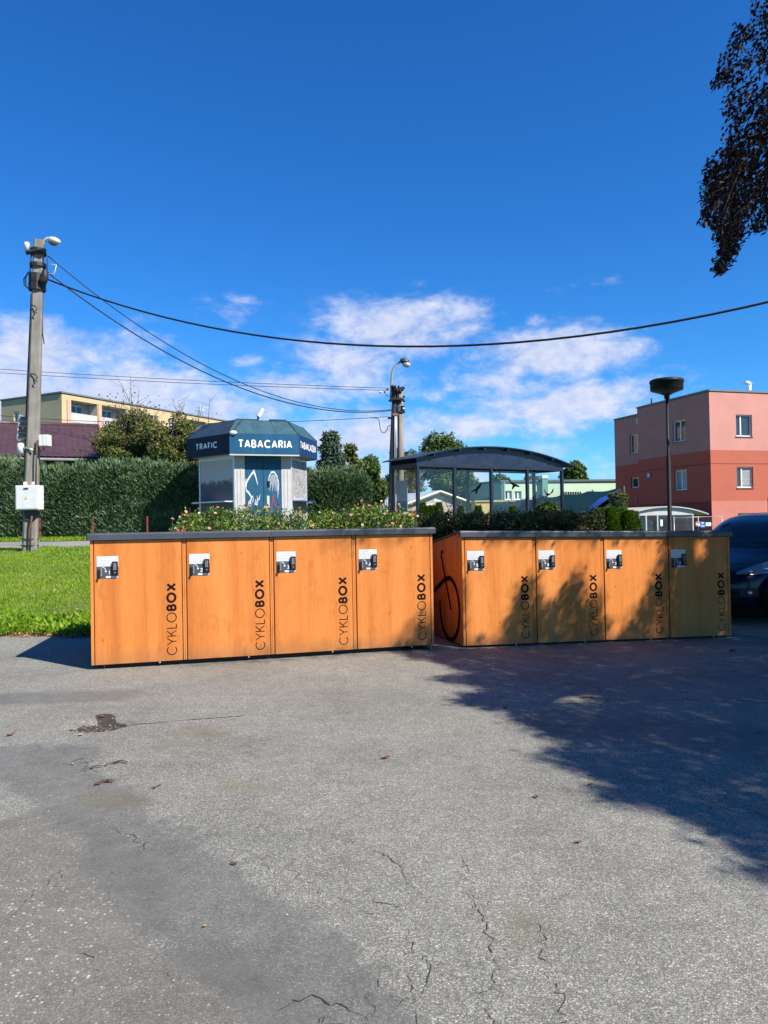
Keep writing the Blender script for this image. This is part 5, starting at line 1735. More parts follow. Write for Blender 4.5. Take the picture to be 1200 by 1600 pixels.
# ------------------------------------------------------------------ cables
def cable(A, B, mid_px, rad, label, group=None, ext=(0.0, 1.0), n=40, name='overhead_cable'):
    """hangs in the upright plane through A and B; passes the sight line mid_px"""
    O = (A.x, A.y); dd = Vector((B.x - A.x, B.y - A.y)); L = dd.length; dn = dd / L
    s, z = on_face(O, dn, *mid_px)
    t = s / L
    lin = A.z + (B.z - A.z) * t
    k = (z - lin) / (t * (t - 1))
    pts = []
    for i in range(n + 1):
        u = ext[0] + (ext[1] - ext[0]) * i / n
        pts.append(Vector((A.x + dd.x * u, A.y + dd.y * u, A.z + (B.z - A.z) * u + k * u * (u - 1))))
    base = pts[0].copy()
    m = MB(); m.tube([p - base for p in pts], rad, 6)
    o = m.build(name, M_CABLE, None, base)
    tag(o, label, 'cable', group)
    return o
GC = 'overhead cables'
cable(P(73, 436, 21.9), P(1200, 472, 15.5), (690, 541), .026, 'thickest black cable, sagging right across the picture from the concrete pole', GC, (0, 1.45))
cable(P(75, 400, 21.9), P(611, 640, 29.9), (320, 571), .014, 'cable that leaves the concrete pole highest and runs down to the double pole', GC)
cable(P(72, 424, 21.9), P(611, 641.5, 29.9), (320, 582), .019, 'cable just below the highest one, from the concrete pole to the double pole', GC)
for (ya, yb, lb) in ((575.5, 606.5, 'upper of the two thin parallel wires passing behind the concrete pole'), (581.5, 610, 'lower of the two thin parallel wires passing behind the concrete pole')):
    cable(P(-60, ya - 3, 34), P(604, yb, 30.1), (300, (ya + yb) / 2 + 3.2), .011, lb, GC)
cable(P(-60, 644, 36), P(607, 651, 29.9), (300, 661.5), .012, 'thin wire passing behind the kiosk roof to the double pole', GC)
def drop_loop():
    pts = [P(x, y, 29.85) for x, y in ((578, 652.6), (588, 653), (592, 656), (593.3, 663), (594, 671), (597, 675.5), (601, 676), (604.5, 672), (606, 667), (609, 665), (612, 665))]
    base = pts[0].copy(); m = MB(); m.tube([p - base for p in pts], .016, 6)
    tag(m.build('cable_loop', M_CABLE, None, base), 'slack black cable loop hanging beside the double pole', 'cable')
drop_loop()


# ------------------------------------------------------------------ street lamp with the flat round head (right)
def round_lamp():
    Y = 17.0
    base = P(1047, 830, Y); zg = float(ground_z(base.x, Y))
    root = thing('street_lamp', 'slim black street lamp with a flat round head in front of the red building', 'street lamp', (base.x, Y, zg))
    blk = plain('black_lamp_paint', (.010, .011, .014), .55, .2, 4, spec=.25)
    zt = P(1043, 620, Y).z - zg; zs = P(1045, 713, Y).z - zg
    m = MB(); m.lathe([(.0, 0), (.07, 0), (.07, .02), (.042, .05), (.050, zs - .02), (.031, zs + .02), (.031, zt), (0, zt)], (0, 0, 0), 14); m.build('post', blk, root)
    zh = P(1043, 592, Y).z - zg
    r = 25.5 / FPX * Y
    m = MB(); m.lathe([(.0, zt - .05), (.055, zt - .05), (.06, zt + .03), (.15, zt + .075), (r * .93, zt + .14), (r * .97, zt + .16), (r * .97, zh - .10), (r * 1.0, zh - .095), (r * 1.02, zh - .07), (r * 1.0, zh - .035), (r * .9, zh - .015), (0, zh)], (0, 0, 0), 40)
    m.build('lamp_head', blk, root)
    return root
round_lamp()
# ------------------------------------------------------------------ red and salmon building (right)
def red_building():
    C = Vector((17.5, 41.0))
    dl = Vector((-.2908, .9568)); dr = Vector((.9568, .2908))
    zg = -1.1
    base = (C.x, C.y, zg)
    root = thing('apartment_house', 'three-storey flat-roofed building painted salmon above brick red', 'building', base)
    fine = dict(bump=.25, bscale=60)
    sal = plain('salmon_render', (.50, .23, .19), .85, .07, 1.2, **fine); salL = plain('salmon_render_shaded', (.46, .20, .165), .85, .09, 1.2, **fine)  # left-face salmon: same paint, with its shade put into the colour
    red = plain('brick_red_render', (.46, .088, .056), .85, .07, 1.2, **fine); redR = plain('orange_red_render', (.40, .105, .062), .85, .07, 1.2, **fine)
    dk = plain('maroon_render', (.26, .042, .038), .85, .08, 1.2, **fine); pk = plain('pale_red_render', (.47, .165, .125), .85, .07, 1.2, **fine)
    fl = face_frame((C.x, C.y), dl, (dr.x, dr.y), base)      # left face: s runs away to the left
    fr = face_frame((C.x, C.y), dr, (-dr.y, dr.x), base)
    zr = on_face(C, dr, 1112, 612)[1]; zb1 = on_face(C, dr, 1112, 703)[1]; zb2 = on_face(C, dr, 1113, 724)[1]; zb3 = on_face(C, dr, 1114, 783)[1]
    Lr, Ll, rec, L2 = 16.0, 6.35, 1.8, 5.15
    def rect(O, d, x0, y0, x1, y1):
        xm, ym = (x0 + x1) / 2, (y0 + y1) / 2
        s0 = on_face(O, d, x0, ym)[0]; s1 = on_face(O, d, x1, ym)[0]
        z0 = on_face(O, d, xm, y1)[1]; z1 = on_face(O, d, xm, y0)[1]
        return (min(s0, s1), max(s0, s1), z0, z1)
    hr = [rect(C, dr, 1150, 648, 1175, 682), rect(C, dr, 1151.5, 729.5, 1177, 762), rect(C, dr, 1153.5, 801.5, 1178.5, 834)]
    step = hr[0][1] - hr[0][0] + 3.6
    hr2 = [(h[0] + step, h[1] + step, h[2], h[3]) for h in hr[:2]]
    w = MB()
    bands = [(zg - 3, 3), (zb3, 2), (zb1, 1)]
    dz = on_face(C, dr, 1196.8, 790); door = (dz[0] + .14, dz[0] + 1.7, zg - .4, on_face(C, dr, 1197, 774)[1] - .1)
    wall_grid(w, 0, Lr, zg - .5, zr, hr + hr2 + [door], fr, bands, .16)
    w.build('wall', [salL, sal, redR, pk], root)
    j = MB(); bar(j, fr, .0, Lr, zb2 - .03, zb2 + .02, -.004, .03); j.build('wall_joint', plain('joint_dark_red', (.23, .05, .035), .9), root)  # joint strip in a darker red
    hl = [rect(C, dl, 1051, 656.5, 1071.5, 690), rect(C, dl, 1053.5, 734, 1073.5, 766)]
    w = MB()
    zb1l, zb3l = zb1, zb3
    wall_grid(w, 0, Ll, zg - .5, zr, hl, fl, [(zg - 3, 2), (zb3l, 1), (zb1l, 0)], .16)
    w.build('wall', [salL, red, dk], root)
    j = MB(); bar(j, fl, .0, Ll, zb2 - .03, zb2 + .02, -.004, .03); j.build('wall_joint', plain('joint_dark_red', (.23, .05, .035), .9), root)
    # recessed part
    S = C + dl * Ll + dr * rec
    f2 = face_frame((S.x, S.y), dl, (dr.x, dr.y), base)
    h2 = [rect(S, dl, 984, 677.5, 1003, 708), rect(S, dl, 986, 745.5, 1004, 762)]
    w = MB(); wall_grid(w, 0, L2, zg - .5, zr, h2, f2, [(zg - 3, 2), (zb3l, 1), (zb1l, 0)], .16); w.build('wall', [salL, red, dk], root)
    # step wall, back walls
    w = MB()
    def quad(a, b):
        for z0, z1, mi in ((zg - .5, zb3, 2), (zb3, zb1, 1), (zb1, zr, 0)):
            w.poly([(a.x - C.x, a.y - C.y, z0 - zg), (b.x - C.x, b.y - C.y, z0 - zg), (b.x - C.x, b.y - C.y, z1 - zg), (a.x - C.x, a.y - C.y, z1 - zg)], mi)
    e0 = C + dl * Ll; e1 = S; e2 = S + dl * L2; e3 = e2 + dr * (Lr - rec); e4 = C + dr * Lr
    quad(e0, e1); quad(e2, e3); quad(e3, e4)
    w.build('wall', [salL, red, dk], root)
    r_ = MB(); poly = [C, e4, e3, e2, e1, e0]
    r_.prism([(p.x - C.x, p.y - C.y) for p in poly], zr - zg - .02, zr - zg + .03); r_.build('roof', M_SILL, root)
    cp = MB()
    for a, b in zip(poly, poly[1:] + poly[:1]):
        d = (b - a).normalized(); n = Vector((d.y, -d.x))
        a2, b2 = a - C, b - C
        q = [a2 + n * .05, b2 + n * .05, b2 - n * .25, a2 - n * .25]
        i0 = [cp.pt((p.x, p.y, zr - zg + .031)) for p in q]; i1 = [cp.pt((p.x, p.y, zr - zg + .12)) for p in q]
        for k in range(4): cp.face((i0[k], i0[(k + 1) % 4], i1[(k + 1) % 4], i1[k]))
        cp.face(i1); cp.face(i0[::-1])
    cp.build('roof_edge', M_SILL, root)
    ycur = plain('yellow_curtain', (.55, .42, .18), .8, .1); cur = plain('pale_curtain', (.42, .42, .40), .8, .2)
    window(root, fr, *hr[0], rev=.16, split=(.36,)); window(root, fr, *hr[1], rev=.16, split=(.36,), blind=.95); window(root, fr, *hr[2], rev=.16, split=(.4,), blind=.5)
    for h in hr2: window(root, fr, *h, rev=.16, split=(.36,))
    window(root, fl, *hl[0], rev=.16, split=(.5,)); window(root, fl, *hl[1], rev=.16, split=(.5,), blind=.95, curtain=('l', cur))
    window(root, f2, *h2[0], rev=.16, split=(.45,), curtain=('l', ycur)); window(root, f2, *h2[1], rev=.16, split=(.45,), curtain=('l', ycur))
    # vent, white box, entrance with the orange frame
    q = rect(C, dl, 1011.5, 737.5, 1017.5, 747.5)
    v = MB(); bar(v, fl, *q, -.05, .02); bar(v, fl, q[0] + .1, q[1] - .1, q[2] + .08, q[3] - .1, -.07, -.051, 1); v.build('wall_vent', [M_SILL, M_PVC], root)
    q = rect(S, dl, 997, 654, 1001.5, 663); v = MB(); bar(v, f2, *q, -.12, .02); v.build('wall_lamp', M_PVC, root)
    q = rect(C, dl, 993, 777, 997, 782); v = MB(); bar(v, fl, *q, -.06, .02); v.build('wall_lamp', M_SILL, root)
    o = MB(); orange = plain('orange_door_frame', (.62, .30, .03), .4, .08)
    for q in ((door[0], door[0] + .14, door[2], door[3]), (door[1] - .14, door[1], door[2], door[3]), (door[0] + .14, door[1] - .14, door[3] - .14, door[3])):
        bar(o, fr, *q, -.04, .18)
    od = o.build('entrance_frame', orange, root)
    o = MB(); bar(o, fr, door[0] + .14, door[1] - .14, door[2], door[3] - .14, .12, .16); o.build('door_glass', M_PANE, od)
    for pxs in (1191, 1216):
        s_, z_ = on_face(C, dr, pxs, 700)
        pass
    # aerial on the roof
    a = on_face(C + Vector((-dr.y, dr.x)) * 2.5, dr, 1173, 614)
    Oa = C + Vector((-dr.y, dr.x)) * 2.5 + dr * a[0] - C
    m = MB(); za = zr - zg
    k_ = 1 / FPX * 44
    m.tube([(Oa.x, Oa.y, za), (Oa.x, Oa.y, za + 32 * k_)], .05, 6)
    m.tube([(Oa.x - .25, Oa.y, za + 8 * k_), (Oa.x + .1, Oa.y, za + 8 * k_)], .02, 5); m.tube([(Oa.x - .5, Oa.y, za + 29 * k_), (Oa.x + .3, Oa.y + .2, za + 30 * k_)], .02, 5); m.tube([(Oa.x, Oa.y, za + 4 * k_), (Oa.x + .5, Oa.y, za)], .02, 5)
    an = m.build('aerial_mast', M_GALV, root)
    m = MB(); m.ellipsoid((Oa.x - .22, Oa.y - .1, za + 29.5 * k_), (.16, .10, .12)); m.box((Oa.x - .18, Oa.y - .12, za + 17 * k_), (Oa.x - .02, Oa.y, za + 26 * k_), 0, .02); m.build('dish', M_PVC, an)
    m = MB(); q = C + dl * 5.6 + dr * .5 - C; m.tube([(q.x, q.y, za), (q.x, q.y, za + .55)], .05, 6); m.build('vent_pipe', M_IRON, root)
    return root
red_building()


# ------------------------------------------------------------------ arched glazed entrance porch, in front of the red building
def porch():
    Y = 35.0
    a = P(997, 830, Y); b = P(1083.5, 830, Y + .8)
    d = Vector((b.x - a.x, b.y - a.y)); L = d.length; rz = math.atan2(d.y, d.x)
    zg = float(ground_z(a.x, Y)) - .9
    root = thing('entrance_porch', 'white porch with an arched roof and glazed walls at the foot of the red building', 'porch', (a.x, a.y, zg), rz)
    wh = plain('porch_white', (.42, .43, .43), .4, .08); gl = glassmat('porch_glass', (.94, .96, .97), .12, .03, .008, (.5, .55, .56)); rf = plain('porch_roof_cream', (.46, .43, .35), .5, .1, 2)
    D = 2.6
    zt = P(997, 804, Y).z - zg; rise = P(1045, 791, Y + .4).z - P(1045, 803, Y + .4).z
    for x in (0.03, .42, 1.02, L - .03):
        m = MB(); m.box((x - .035, -.035, 0), (x + .035, .035, zt), 0, .006); m.build('post', wh, root)
    for x in (0.03, L - .03):
        m = MB(); m.box((x - .035, D - .07, 0), (x + .035, D, zt), 0, .006); m.build('post', wh, root)
    def arch(x): return zt + .02 + rise * (1 - ((x - L / 2) / (L / 2 + .7)) ** 2) - .06
    xs = np.linspace(-.75, L + .75, 17)
    r_ = MB(); fa = MB()
    for p, q in zip(xs, xs[1:]):
        for z in (0, 1):
            pts = [(p, -.15, arch(p) + .05 * z), (q, -.15, arch(q) + .05 * z), (q, D + .1, arch(q) + .05 * z), (p, D + .1, arch(p) + .05 * z)]
            r_.poly(pts if z else pts[::-1])
        r_.poly([(p, -.15, arch(p)), (q, -.15, arch(q)), (q, -.15, arch(q) + .05), (p, -.15, arch(p) + .05)], 1)
    r_.build('arched_roof', [rf, wh], root)
    xs = np.linspace(0, L, 11)
    for p, q in zip(xs, xs[1:]):
        fa.poly([(p, -.01, zt), (q, -.01, zt), (q, -.01, arch(q) - .003), (p, -.01, arch(p) - .003)])
    fa.build('gable_panel', wh, root)
    m = MB(); m.box((0.07, -.03, zt - .05), (L - .07, .03, zt - .002)); m.build('beam', wh, root)
    for x0, x1 in ((.08, .38), (.47, .97), (1.07, L - .08)):
        m = MB(); m.box((x0, -.004, .1), (x1, .004, zt - .06)); m.build('glass_pane', gl, root)
    for x in (.03, L - .03):
        m = MB(); m.box((x - .004, .06, .1), (x + .004, D - .09, zt - .03)); m.build('glass_pane', gl, root)
    m = MB(); m.box((1.55, D - .3, 0), (2.4, D - .24, zt - .25), 0, .01); m.build('blue_door', plain('pale_blue_door', (.22, .34, .45), .3, .15, 2), root)
    m = MB(); m.box((1.18, -.012, zt - .55), (1.30, -.006, zt - .25)); m.build('notice', M_PVC, root)
    m = MB(); m.lathe([(0, 0), (.04, 0), (.04, .01), (0, .01)], (.70, -.02, zt - .4), 10); m.build('round_sticker', M_PVC, root)
    return root
porch()

def sign_fence():
    Y = 31.0
    a, b = P(1053, 809, Y), P(1128, 811, Y + .6)
    zg = float(ground_z(a.x, Y)) - .6
    root = thing('wire_fence', 'thin grey metal fence with notices in front of the salmon wall', 'fence', (a.x, a.y, zg))
    d = Vector((b.x - a.x, b.y - a.y, 0)); h = a.z - zg
    for t in (0, .5, 1.0):
        m = MB(); p = d * t; m.tube([p, p + Vector((0, 0, h + .05))], .014, 6); m.build('post', M_GALV, root)
    m = MB(); m.tube([(0, 0, h), d + Vector((0, 0, h + .03))], .011, 6); m.build('rail', M_GALV, root)
    m = MB()
    for k in range(40):
        p = d * (k / 39); m.tube([p + Vector((0, 0, .1)), p + Vector((0, 0, h))], .0015, 3, cap=False)
    for k in range(8):
        z = .15 + k * (h - .2) / 8; m.tube([Vector((0, 0, z)), d + Vector((0, 0, z))], .0015, 3, cap=False)
    tag(m.build('wire_mesh', M_GALV, root), kind='stuff')
    for (x0, x1, y0, y1, mt, lab) in ((1086.8, 1093, 815, 822, 'rw', 'red and white notice, leftmost of the three on the wire fence'), (1093.8, 1100.5, 815, 824, 'bl', 'blue notice with a white mark, middle one on the wire fence'), (1102, 1110.5, 816, 822, 'wh', 'plain white notice, rightmost of the three on the wire fence')):
        c0, c1 = P(x0, y1, Y + .2), P(x1, y0, Y + .2)
        m = MB()
        w_, h_ = c1.x - c0.x, c1.z - c0.z
        m.box((0, 0, 0), (w_, .012, h_), 0)
        if mt == 'rw':
            m.box((.01, -.003, h_ * .62), (w_ - .01, 0, h_ * .95), 1); m.box((.01, -.003, h_ * .06), (w_ * .5, 0, h_ * .28), 1); m.box((w_ * .3, -.006, h_ * .70), (w_ * .7, -.003, h_ * .8), 0)
            mats = [M_PVC, plain('notice_red', (.55, .04, .03), .5)]
        elif mt == 'bl':
            m.ribbon([(w_ * .25, h_ * .72), (w_ * .45, h_ * .82), (w_ * .75, h_ * .72)], .05, lambda u, v: (u, -.004, v), 1)
            m.box((.01, -.003, .01), (w_ - .01, 0, h_ * .42), 2)
            mats = [plain('notice_blue', (.02, .13, .50), .5), M_PVC, plain('notice_pale_blue', (.30, .42, .62), .5)]
        else:
            for k in range(4): m.box((w_ * .1, -.002, h_ * (.2 + .17 * k)), (w_ * .85, 0, h_ * (.24 + .17 * k)), 1)
            mats = [M_PVC, M_PLATETXT]
        o = m.build('notice_sign', mats); o.location = tuple(c0 - Vector((0, .04, 0)))
        tag(o, lab, 'notice', 'notices on the wire fence')
sign_fence()


# ------------------------------------------------------------------ yellow apartment block (far left)
def yellow_block():
    C = Vector((-31.35, 75.0)); dr = Vector((.453, .8915)); dl = Vector((-.8915, .453))
    zg = 1.0; base = (C.x, C.y, zg)
    root = thing('apartment_block', 'long pale yellow apartment block with recessed balconies, far behind the hedge', 'building', base)
    yel = plain('pale_yellow_render', (.50, .385, .215), .85, .06, .6); grn = plain('grey_beige_render', (.44, .37, .23), .85, .08, .6); pk = plain('salmon_pilaster', (.55, .33, .24), .85, .06)
    wht = plain('balcony_white', (.46, .45, .43), .7, .06)
    zr = on_face(C, dr, 98.5, 614.5)[1]
    fr = face_frame(C, dr, (-dr.y, dr.x), base); fl = face_frame(C, dl, (dr.x, dr.y), base)
    L, Ll = 33.0, 8.9
    def rect(O, d, x0, y0, x1, y1):
        xm, ym = (x0 + x1) / 2, (y0 + y1) / 2
        s0 = on_face(O, d, x0, ym)[0]; s1 = on_face(O, d, x1, ym)[0]
        return (min(s0, s1), max(s0, s1), on_face(O, d, xm, y1)[1], on_face(O, d, xm, y0)[1])
    storey = 2.8
    zt = rect(C, dr, 112, 627, 145, 664)
    z1, z0 = zt[3], zt[2]
    s1 = on_face(C, dr, 110, 645)[0]; s2 = on_face(C, dr, 152, 650)[0]; s3 = on_face(C, dr, 158, 650)[0]; s4 = on_face(C, dr, 198, 652)[0]; s5 = on_face(C, dr, 289, 668)[0]; s6 = on_face(C, dr, 322, 668)[0]
    w1 = (on_face(C, dr, 235.5, 665)[0], on_face(C, dr, 247.5, 665)[0]); w2 = (on_face(C, dr, 264, 668)[0], on_face(C, dr, 274, 668)[0])
    log = []; wins = []
    for k in range(5):
        dz = -storey * k
        if z0 + dz < zg: break
        for a, b in ((s1, s2), (s3, s4), (s5, s6)): log.append((a, b, z1 - 2.25 + dz, z1 - .05 + dz))
        for a, b in (w1, w2): wins.append((a, b, z1 - 1.75 + dz, z1 - .25 + dz))
    w = MB(); wall_grid(w, 0, L, zg - 1, zr, log + wins, fr, [(zg - 5, 0)], .2); w.build('wall', yel, root)
    w = MB(); hl = []
    q = rect(C, dl, 21.5, 643, 30, 668)
    for k in range(4): hl.append((q[0], q[1], q[2] - storey * k, q[3] - storey * k))
    wall_grid(w, 0, Ll, zg - 1, zr, hl, fl, [(zg - 5, 0)], .2); w.build('wall', grn, root)
    w = MB()
    e1 = dr * L; e2 = dr * L + dl * Ll; e3 = dl * Ll
    for a, b in ((e1, e2), (e2, e3)): w.poly([(a.x, a.y, -1), (b.x, b.y, -1), (b.x, b.y, zr - zg), (a.x, a.y, zr - zg)])
    w.build('wall', yel, root)
    r_ = MB(); r_.prism([tuple(p) for p in (Vector((0, 0)), e1, e2, e3)], zr - zg - .05, zr - zg + .02)
    for a, b in (((-.15, L + .1), None),):
        bar(r_, fr, -.12, L + .1, zr + .021, zr + .16, -.12, .2)
    bar(r_, fl, .2, Ll + .1, zr + .021, zr + .16, -.12, .2); r_.build('roof', M_SILL, root)
    for h in wins: window(root, fr, *h, rev=.2, split=(.5,), w=.10)
    for h in hl: window(root, fl, *h, rev=.2, split=(.5,), w=.12)
    for k, (a, b, c, e) in enumerate(log):
        m = MB(); D = 1.3
        for z in (c, e):
            m.poly([fr(a, z, .2), fr(b, z, .2), fr(b, z, D), fr(a, z, D)])
        m.poly([fr(a, c, D), fr(b, c, D), fr(b, e, D), fr(a, e, D)]); m.poly([fr(a, c, .2), fr(a, c, D), fr(a, e, D), fr(a, e, .2)]); m.poly([fr(b, c, D), fr(b, c, .2), fr(b, e, .2), fr(b, e, D)])
        lg = m.build('loggia', wht, root)
        m = MB(); bar(m, fr, a, b, c + .02, c + .95, -.05, .03); m.build('balcony_front', wht, lg)
        m = MB(); bar(m, fr, a - .45, a - .003, c - .2, e, -.12, .02); m.build('pilaster', pk, lg)
        m = MB()
        x0, x1 = a + (b - a) * .12, a + (b - a) * .72
        bar(m, fr, x0, x1, c + .9, e - .25, D - .08, D - .02); m.build('balcony_window', M_PVC, lg)
        m = MB()
        for t in range(3):
            p, q = x0 + (x1 - x0) * (t / 3 + .03), x0 + (x1 - x0) * ((t + 1) / 3 - .03)
            bar(m, fr, p, q, c + 1.0, e - .36, D - .10, D - .081)
        m.build('pane', M_PANE, lg)
    for px in (337, 333):
        s_, _ = on_face(C, dr, px, 655)
        o = fr(s_, zr + .1, 2.0)
        m = MB(); m.tube([o, (o[0], o[1], o[2] + 1.9)], .04, 5); m.tube([(o[0] - .5, o[1], o[2] + 1.5), (o[0] + .7, o[1], o[2] + 1.55)], .03, 5); m.tube([(o[0] - .3, o[1], o[2] + .7), (o[0] + .3, o[1], o[2] + .7)], .03, 5)
        m.build('aerial', M_GALV, root)
yellow_block()


# ------------------------------------------------------------------ house with the plum-brown tiled roof
def brown_house():
    E = Vector((-11.62, 32.0)); de = Vector((-.916, -.401)); up_ = Vector((-.401, .916))
    zg = float(ground_z(E.x, E.y)); base = (E.x, E.y, zg)
    root = thing('bungalow', 'low house with a plum-brown tiled roof behind the clipped hedge', 'house', base)
    tile = plain('plum_brown_tile', (.072, .034, .038), .42, .14, 2.0, spec=.5); wallm = plain('beige_render', (.34, .31, .26), .85, .1); dk = plain('dark_soffit', (.02, .018, .017), .8, .1); gut = plain('gutter_grey', (.22, .22, .23), .4, .1)
    ze = EYE + (827 - 718) / FPX * 32.0; D = 4.37; zrd = P(155, 667, 36.0).z
    L = 12.0
    def fr(s, t, z=0.0):
        p = de * s + up_ * t
        zz = ze + (zrd - ze) * (t / D) if t <= D else zrd - (zrd - ze) * ((t - D) / D)
        return (p.x, p.y, zz - zg + z)
    # tiles: stepped courses with ribs, one sheet each side
    for side in (0, 1):
        V = []; F = []
        ncol, nrow = 96, 11
        for r_ in range(nrow):
            for e_, dz in ((0, .045), (1, .0)):
                t = (r_ + e_) / nrow * D
                t = t if side == 0 else 2 * D - t
                for c in range(ncol + 1):
                    s = L * c / ncol
                    V.append(fr(s, t, dz + .018 * math.sin(c * PI * .5) ** 2 + .02))
        w_ = ncol + 1
        for r_ in range(2 * nrow - 1):
            for c in range(ncol):
                a = r_ * w_ + c
                F.append((a, a + 1, a + w_ + 1, a + w_))
        o = np_mesh('tiled_roof', V, F, tile, root); tag(o, kind='stuff')
    m = MB(); m.tube([fr(-.05, D, .05), fr(L, D, .05)], .09, 8); m.build('ridge', tile, root)
    m = MB(); m.tube([fr(-.04, 0, .02), fr(-.04, D, .05), fr(-.04, 2 * D, .02)], .05, 6); m.build('verge_trim', plain('terracotta_verge', (.30, .10, .06), .6, .1), root)
    m = MB(); m.tube([fr(-.05, -.08, -.03), fr(L, -.08, -.03)], .065, 8); m.build('gutter', gut, root)
    m = MB()
    a, b = fr(.1, .6), fr(L - .1, .6); c, d = fr(L - .1, 2 * D - .6), fr(.1, 2 * D - .6)
    q = [Vector(x) for x in (a, b, c, d)]
    for i in range(4):
        p0, p1 = q[i], q[(i + 1) % 4]
        m.poly([(p1.x, p1.y, -.3), (p0.x, p0.y, -.3), (p0.x, p0.y, ze - zg - .02 + .0), (p1.x, p1.y, ze - zg - .02)])
    ra = fr(.1, D, -.06); m.poly([(d[0], d[1], ze - zg - .02), (a[0], a[1], ze - zg - .02), ra]); m.build('wall', wallm, root)
    m = MB()
    for s0, s1 in ((.25, 2.3), (2.7, 4.4), (4.8, 6.8)):
        p0, p1 = Vector(fr(s0, .57)), Vector(fr(s1, .57)); zt = ze - zg - .25
        m.poly([(p1.x, p1.y, zt - .75), (p0.x, p0.y, zt - .75), (p0.x, p0.y, zt), (p1.x, p1.y, zt)])
    m.build('dark_opening', M_DARKROOM, root)
    m = MB(); p0, p1, p2, p3 = fr(0, -.02, -.06), fr(L, -.02, -.06), fr(L, .62, -.16), fr(0, .62, -.16); m.poly([p0, p3, p2, p1]); m.build('soffit', dk, root)
brown_house()


# ------------------------------------------------------------------ low buildings, net and tarpaulin beyond the shelter
def gable_shed():
    A = P(684.8, 769, 50.0); zg = float(ground_z(A.x, 50.0)) - .3
    dg = Vector((.955, .296)); db = Vector((-.425, .905))
    root = thing('gabled_shed', 'low pinkish shed with a wide gable, pale metal roof and black graffiti', 'building', (A.x, A.y, zg))
    h = A.z - zg; hw = 3.6; drop = 1.25
    pk = plain('faded_pink_wall', (.42, .33, .28), .9, .16, 1.5, streak=True); rf = plain('pale_metal_roof', (.46, .48, .52), .5, .12, 1); tr = plain('pale_barge_board', (.60, .55, .46), .7, .1)
    def p(s, t, z): q = dg * s + db * t; return (q.x, q.y, z)
    m = MB(); m.poly([p(-hw, 0, 0), p(hw, 0, 0), p(hw, 0, h - drop), p(0, 0, h), p(-hw, 0, h - drop)])
    m.poly([p(-hw, 11, 0), p(-hw, 0, 0), p(-hw, 0, h - drop), p(-hw, 11, h - drop)]); m.poly([p(hw, 0, 0), p(hw, 11, 0), p(hw, 11, h - drop), p(hw, 0, h - drop)])
    m.poly([p(hw, 11, 0), p(-hw, 11, 0), p(-hw, 11, h - drop), p(0, 11, h), p(hw, 11, h - drop)]); m.build('wall', pk, root)
    for sg in (-1, 1):
        m = MB(); e = hw + .4; zd = h - drop * e / hw
        q = [p(0, -.25, h + .03), p(sg * e, -.25, zd + .03), p(sg * e, 11.2, zd + .03), p(0, 11.2, h + .03)]
        m.poly(q if sg < 0 else q[::-1]); 
        q2 = [(a, b, c + .08) for a, b, c in q]; m.poly(q2[::-1] if sg < 0 else q2)
        for a, b in zip(range(4), (1, 2, 3, 0)): m.poly([q[a], q[b], q2[b], q2[a]])
        ro = m.build('roof', rf, root)
        m = MB(); m.tube([p(0, -.27, h + .02), p(sg * e, -.27, zd + .02)], .10, 4, smooth=False); m.build('barge_board', tr, ro)
    m = MB(); w_ = plain('wall_patch_white', (.60, .56, .54), .8, .1)
    F2 = lambda u, v: p(u, -.006, v)
    m.poly([p(-.45, -.004, h - .35), p(.0, -.004, h - .95), p(.45, -.004, h - .35), p(0, -.004, h - .12)]); m.poly([p(-1.8, -.004, h - 1.15), p(-.6, -.004, h - 1.0), p(-.3, -.004, h - .7), p(-1.0, -.004, h - .75)]); m.build('pale_patch', w_, root)
    m = MB(); gm = plain('graffiti_black', (.03, .03, .035), .8)
    for j, pts in enumerate(([(.5, 1.0), (.75, .35), (.95, 1.0), (1.2, .3)], [(.55, .7), (1.1, .75)], [(2.2, .9), (2.4, .3), (2.6, .8), (2.8, .35), (3.0, .7)], [(1.6, .8), (1.9, .75)], [(1.35, .95), (1.30, .4)])):
        m.ribbon([(a, h - drop - .3 + b * .9) for a, b in pts], .05, lambda u, v, j=j: p(u, -.008 - .001 * j, v))
    m.build('graffiti', gm, root)
gable_shed()

